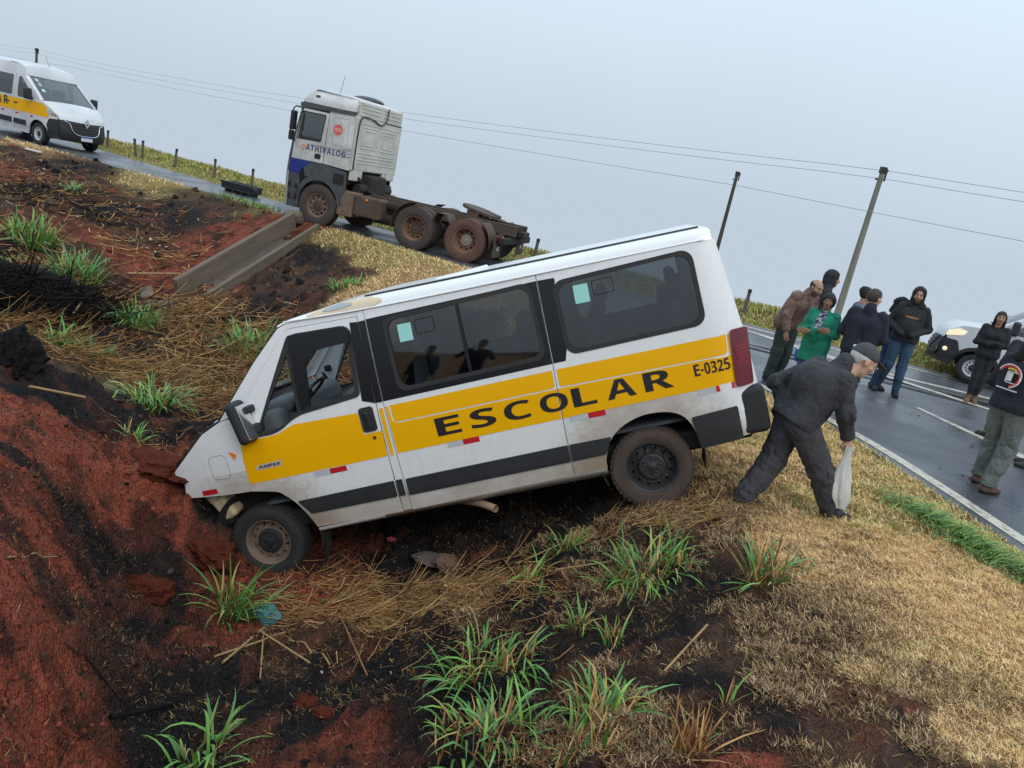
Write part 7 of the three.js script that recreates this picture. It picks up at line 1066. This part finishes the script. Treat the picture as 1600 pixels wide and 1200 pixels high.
for (let i = 0; i < 90000; i++) {
  const t = Math.pow(rnd(), 0.8), s = 30 + t * 70, p = farLine[Math.floor(mix(8, farLine.length - 24, rnd()))], q = farLine[Math.min(farLine.length - 1, farLine.indexOf(p) + 1)], u = rnd(), bx = mix(p.x, q.x, u), bz = mix(p.z, q.z, u), l = Math.hypot(q.x - p.x, q.z - p.z) || 1, d = 0.12 + rnd() * 5.2; void s;
  const x = bx - (q.z - p.z) / l * d, z = bz + (q.x - p.x) / l * d; if (beyond(x, z) < 0.08 || Math.abs(x) > 60) continue;
  const n = fbm2(x * 0.7, z * 0.7, 3, 231), c = rnd() < 0.25 + 0.9 * (n - 0.3) ? pick([[0.27, 0.30, 0.075], [0.34, 0.35, 0.10], [0.22, 0.25, 0.065]]) : pick([[0.42, 0.37, 0.15], [0.36, 0.31, 0.13], [0.33, 0.24, 0.12]]), v = 0.8 + rnd() * 0.4, L = (0.06 + 0.10 * sstep(0.1, 1.6, d)) * (0.5 + rnd() * 0.8);
  fieldL.push([x, ground(x, z) - 0.01, z, yaw(rnd() * 6.283, rnd() * 1.2), L, L, 0.03 * (0.6 + rnd()), [c[0] * v, c[1] * v, c[2] * v]]);
}
scatter('field_grass', 'rough yellow green grass beyond the far side of the road', bladeGeo, white, fieldL);
const clodGeo = (() => { const g = mergeVertices(new THREE.IcosahedronGeometry(1, 1).deleteAttribute('uv').deleteAttribute('normal'), 1e-4), p = g.attributes.position; for (let i = 0; i < p.count; i++) { const k = 0.55 + 0.75 * hash3(i, 7, 1); p.setXYZ(i, p.getX(i) * k, p.getY(i) * k, p.getZ(i) * k); } const q = g.toNonIndexed(); q.computeVertexNormals(); return q; })();
function litter(nB, nC, x0, x1, z0, z1, len, size) {
  for (let i = 0; i < nB; i++) { const x = mix(x0, x1, rnd()), z = mix(z0, z1, rnd()); if (offRoad(x, z) < 0.2) continue; const k = kinds(x, z), pr = k[2] + 0.75 * k[1] + 0.3 * k[0] + 0.6 * k[3], pat = 0.12 + 0.88 * sstep(0.38, 0.62, fbm2(x * 2.4, z * 2.4, 4, 241)); if (rnd() > pr * pat) continue; const c = rnd() < 0.35 * k[1] + 0.12 ? [0.014, 0.013, 0.013] : pick([[0.13, 0.072, 0.038], [0.24, 0.135, 0.06], [0.38, 0.25, 0.11], [0.08, 0.045, 0.027], [0.17, 0.10, 0.05]]), v = 0.5 + rnd() * 0.7, l = len * (0.4 + rnd()); burntL.push([x, ground(x, z) - 0.002, z, yaw(rnd() * 6.283, 0.7 + rnd() * 0.75), l, l, 0.004 * (0.5 + rnd()) * (len / 0.06), [c[0] * v, c[1] * v, c[2] * v]]); }
  for (let i = 0; i < nC; i++) { const x = mix(x0, x1, rnd()), z = mix(z0, z1, rnd()); if (offRoad(x, z) < 0.2) continue; const k = kinds(x, z); if (rnd() > k[0] * 0.9 + k[2] * 0.6 + k[1] * 0.6) continue; const s = size * (0.12 + 1.0 * Math.pow(rnd(), 9)), dark = k[1] + k[2] * 0.5 + k[3] * 0.5, c = rnd() < dark * 1.3 ? pick([palette[1], palette[1], [0.022, 0.019, 0.018], [0.05, 0.042, 0.036], palette[2]]) : rnd() < 0.6 ? palette[0] : palette[2], v = 0.6 + rnd() * 0.6; if (x > -1.2 && z > -6 && s > 0.012 && rnd() < 0.8) continue; clodL.push([x, ground(x, z) + s * 0.02, z, yaw(rnd() * 6.283, rnd()), s * (0.8 + rnd() * 0.6), s * 0.7, s, [c[0] * v, c[1] * v, c[2] * v]]); }
}
litter(230000, 9000, -4.2, 3.2, -8.2, -2.7, 0.052, 0.03); litter(0, 42000, -4.4, 0.2, -8.2, -2.7, 0.05, 0.018); litter(26000, 5000, -12, 1.5, -16, -8.6, 0.09, 0.07); litter(16000, 3500, -20, -4, -24, -16, 0.14, 0.10);
for (let i = 0; i < 210000; i++) { // singed turf: brown and tan fibres in patches between the soot
  const x = mix(-0.2, 3.1, rnd()), z = mix(-6.4, -2.7, rnd()), k = kinds(x, z, 1.35), sh = k[3] + k[4] + 0.55 * k[2], pat = fbm2(x * 2.1 + 60, z * 2.1, 4, 251) + 0.25 * (fbm2(x * 8, z * 8, 2, 253) - 0.5), q = sstep(0.60 - 0.34 * sh, 0.74 - 0.34 * sh, pat);
  if (rnd() > q * 0.85 * (1 - sstep(0.5, 0.8, k[3] + k[4]) * (1 - scorch(x, z) * 0.8))) continue; const c = pick([[0.38, 0.235, 0.12], [0.30, 0.175, 0.09], [0.50, 0.34, 0.18], [0.20, 0.115, 0.07], [0.05, 0.032, 0.024], [0.62, 0.46, 0.26]]), v = 0.6 + rnd() * 0.6, l = 0.05 * (0.4 + rnd());
  burntL.push([x, ground(x, z) + rnd() * 0.01, z, yaw(rnd() * 6.283, 0.5 + rnd() * 0.9), l, l, 0.0036 * (0.6 + rnd() * 0.8), [c[0] * v, c[1] * v, c[2] * v]]);
}
scatter('burnt_stubble', 'short brown and black burnt stubble on the ditch slope', bladeGeo, white, burntL);
scatter('soil_clods', 'small clods of red clay, ash and brown soil', clodGeo, mat([1, 1, 1], 0.95, { specularIntensity: 0.25 }), clodL);
{ const bits = []; for (const [x, z, n, q] of [[-10.3, -15.6, 16, 0.35], [-12.5, -19, 12, 2.5], [-8.9, -17.6, 8, 0.4], [-7.5, -14, 8, 0.8], [0.4, -7.0, 26, 0.8], [-0.9, -5.3, 4, 0.4], [1.0, -4.5, 8, 1]]) for (let i = 0; i < n; i++) { const px = x + (rnd() - 0.5) * 2 * q, pz = z + (rnd() - 0.5) * 2 * q, s = (0.003 + rnd() * 0.006) * (pz < -12 ? 3.5 : 1); bits.push([px, ground(px, pz) + s, pz, yaw(rnd() * 6, rnd()), s * 1.5, s * 0.5, s, pick([[0.4, 0.39, 0.37], [0.22, 0.20, 0.18], [0.3, 0.28, 0.25]])]); } scatter('pale_litter', 'scattered pale scraps and stone chips', clodGeo, mat([1, 1, 1], 0.8), bits); }
{ const sp = []; for (const [x, z] of [[6.2, -10.2], [5.6, -9.0], [6.0, -11.6], [5.2, -8.6], [6.9, -11.3], [5.7, -7.3]]) for (let i = 0; i < 3; i++) { const s = 0.006 + rnd() * 0.012; sp.push([x + (rnd() - 0.5) * 0.3, 0.012, z + (rnd() - 0.5) * 0.3, yaw(rnd() * 6, 0), s * 2, s * 0.3, s, rnd() < 0.5 ? [0.02, 0.018, 0.016] : [0.2, 0.09, 0.05]]); } scatter('road_debris', 'leaves and clods of dirt on the wet road', clodGeo, mat([1, 1, 1], 0.9), sp); }

renderer.render(scene, camera);
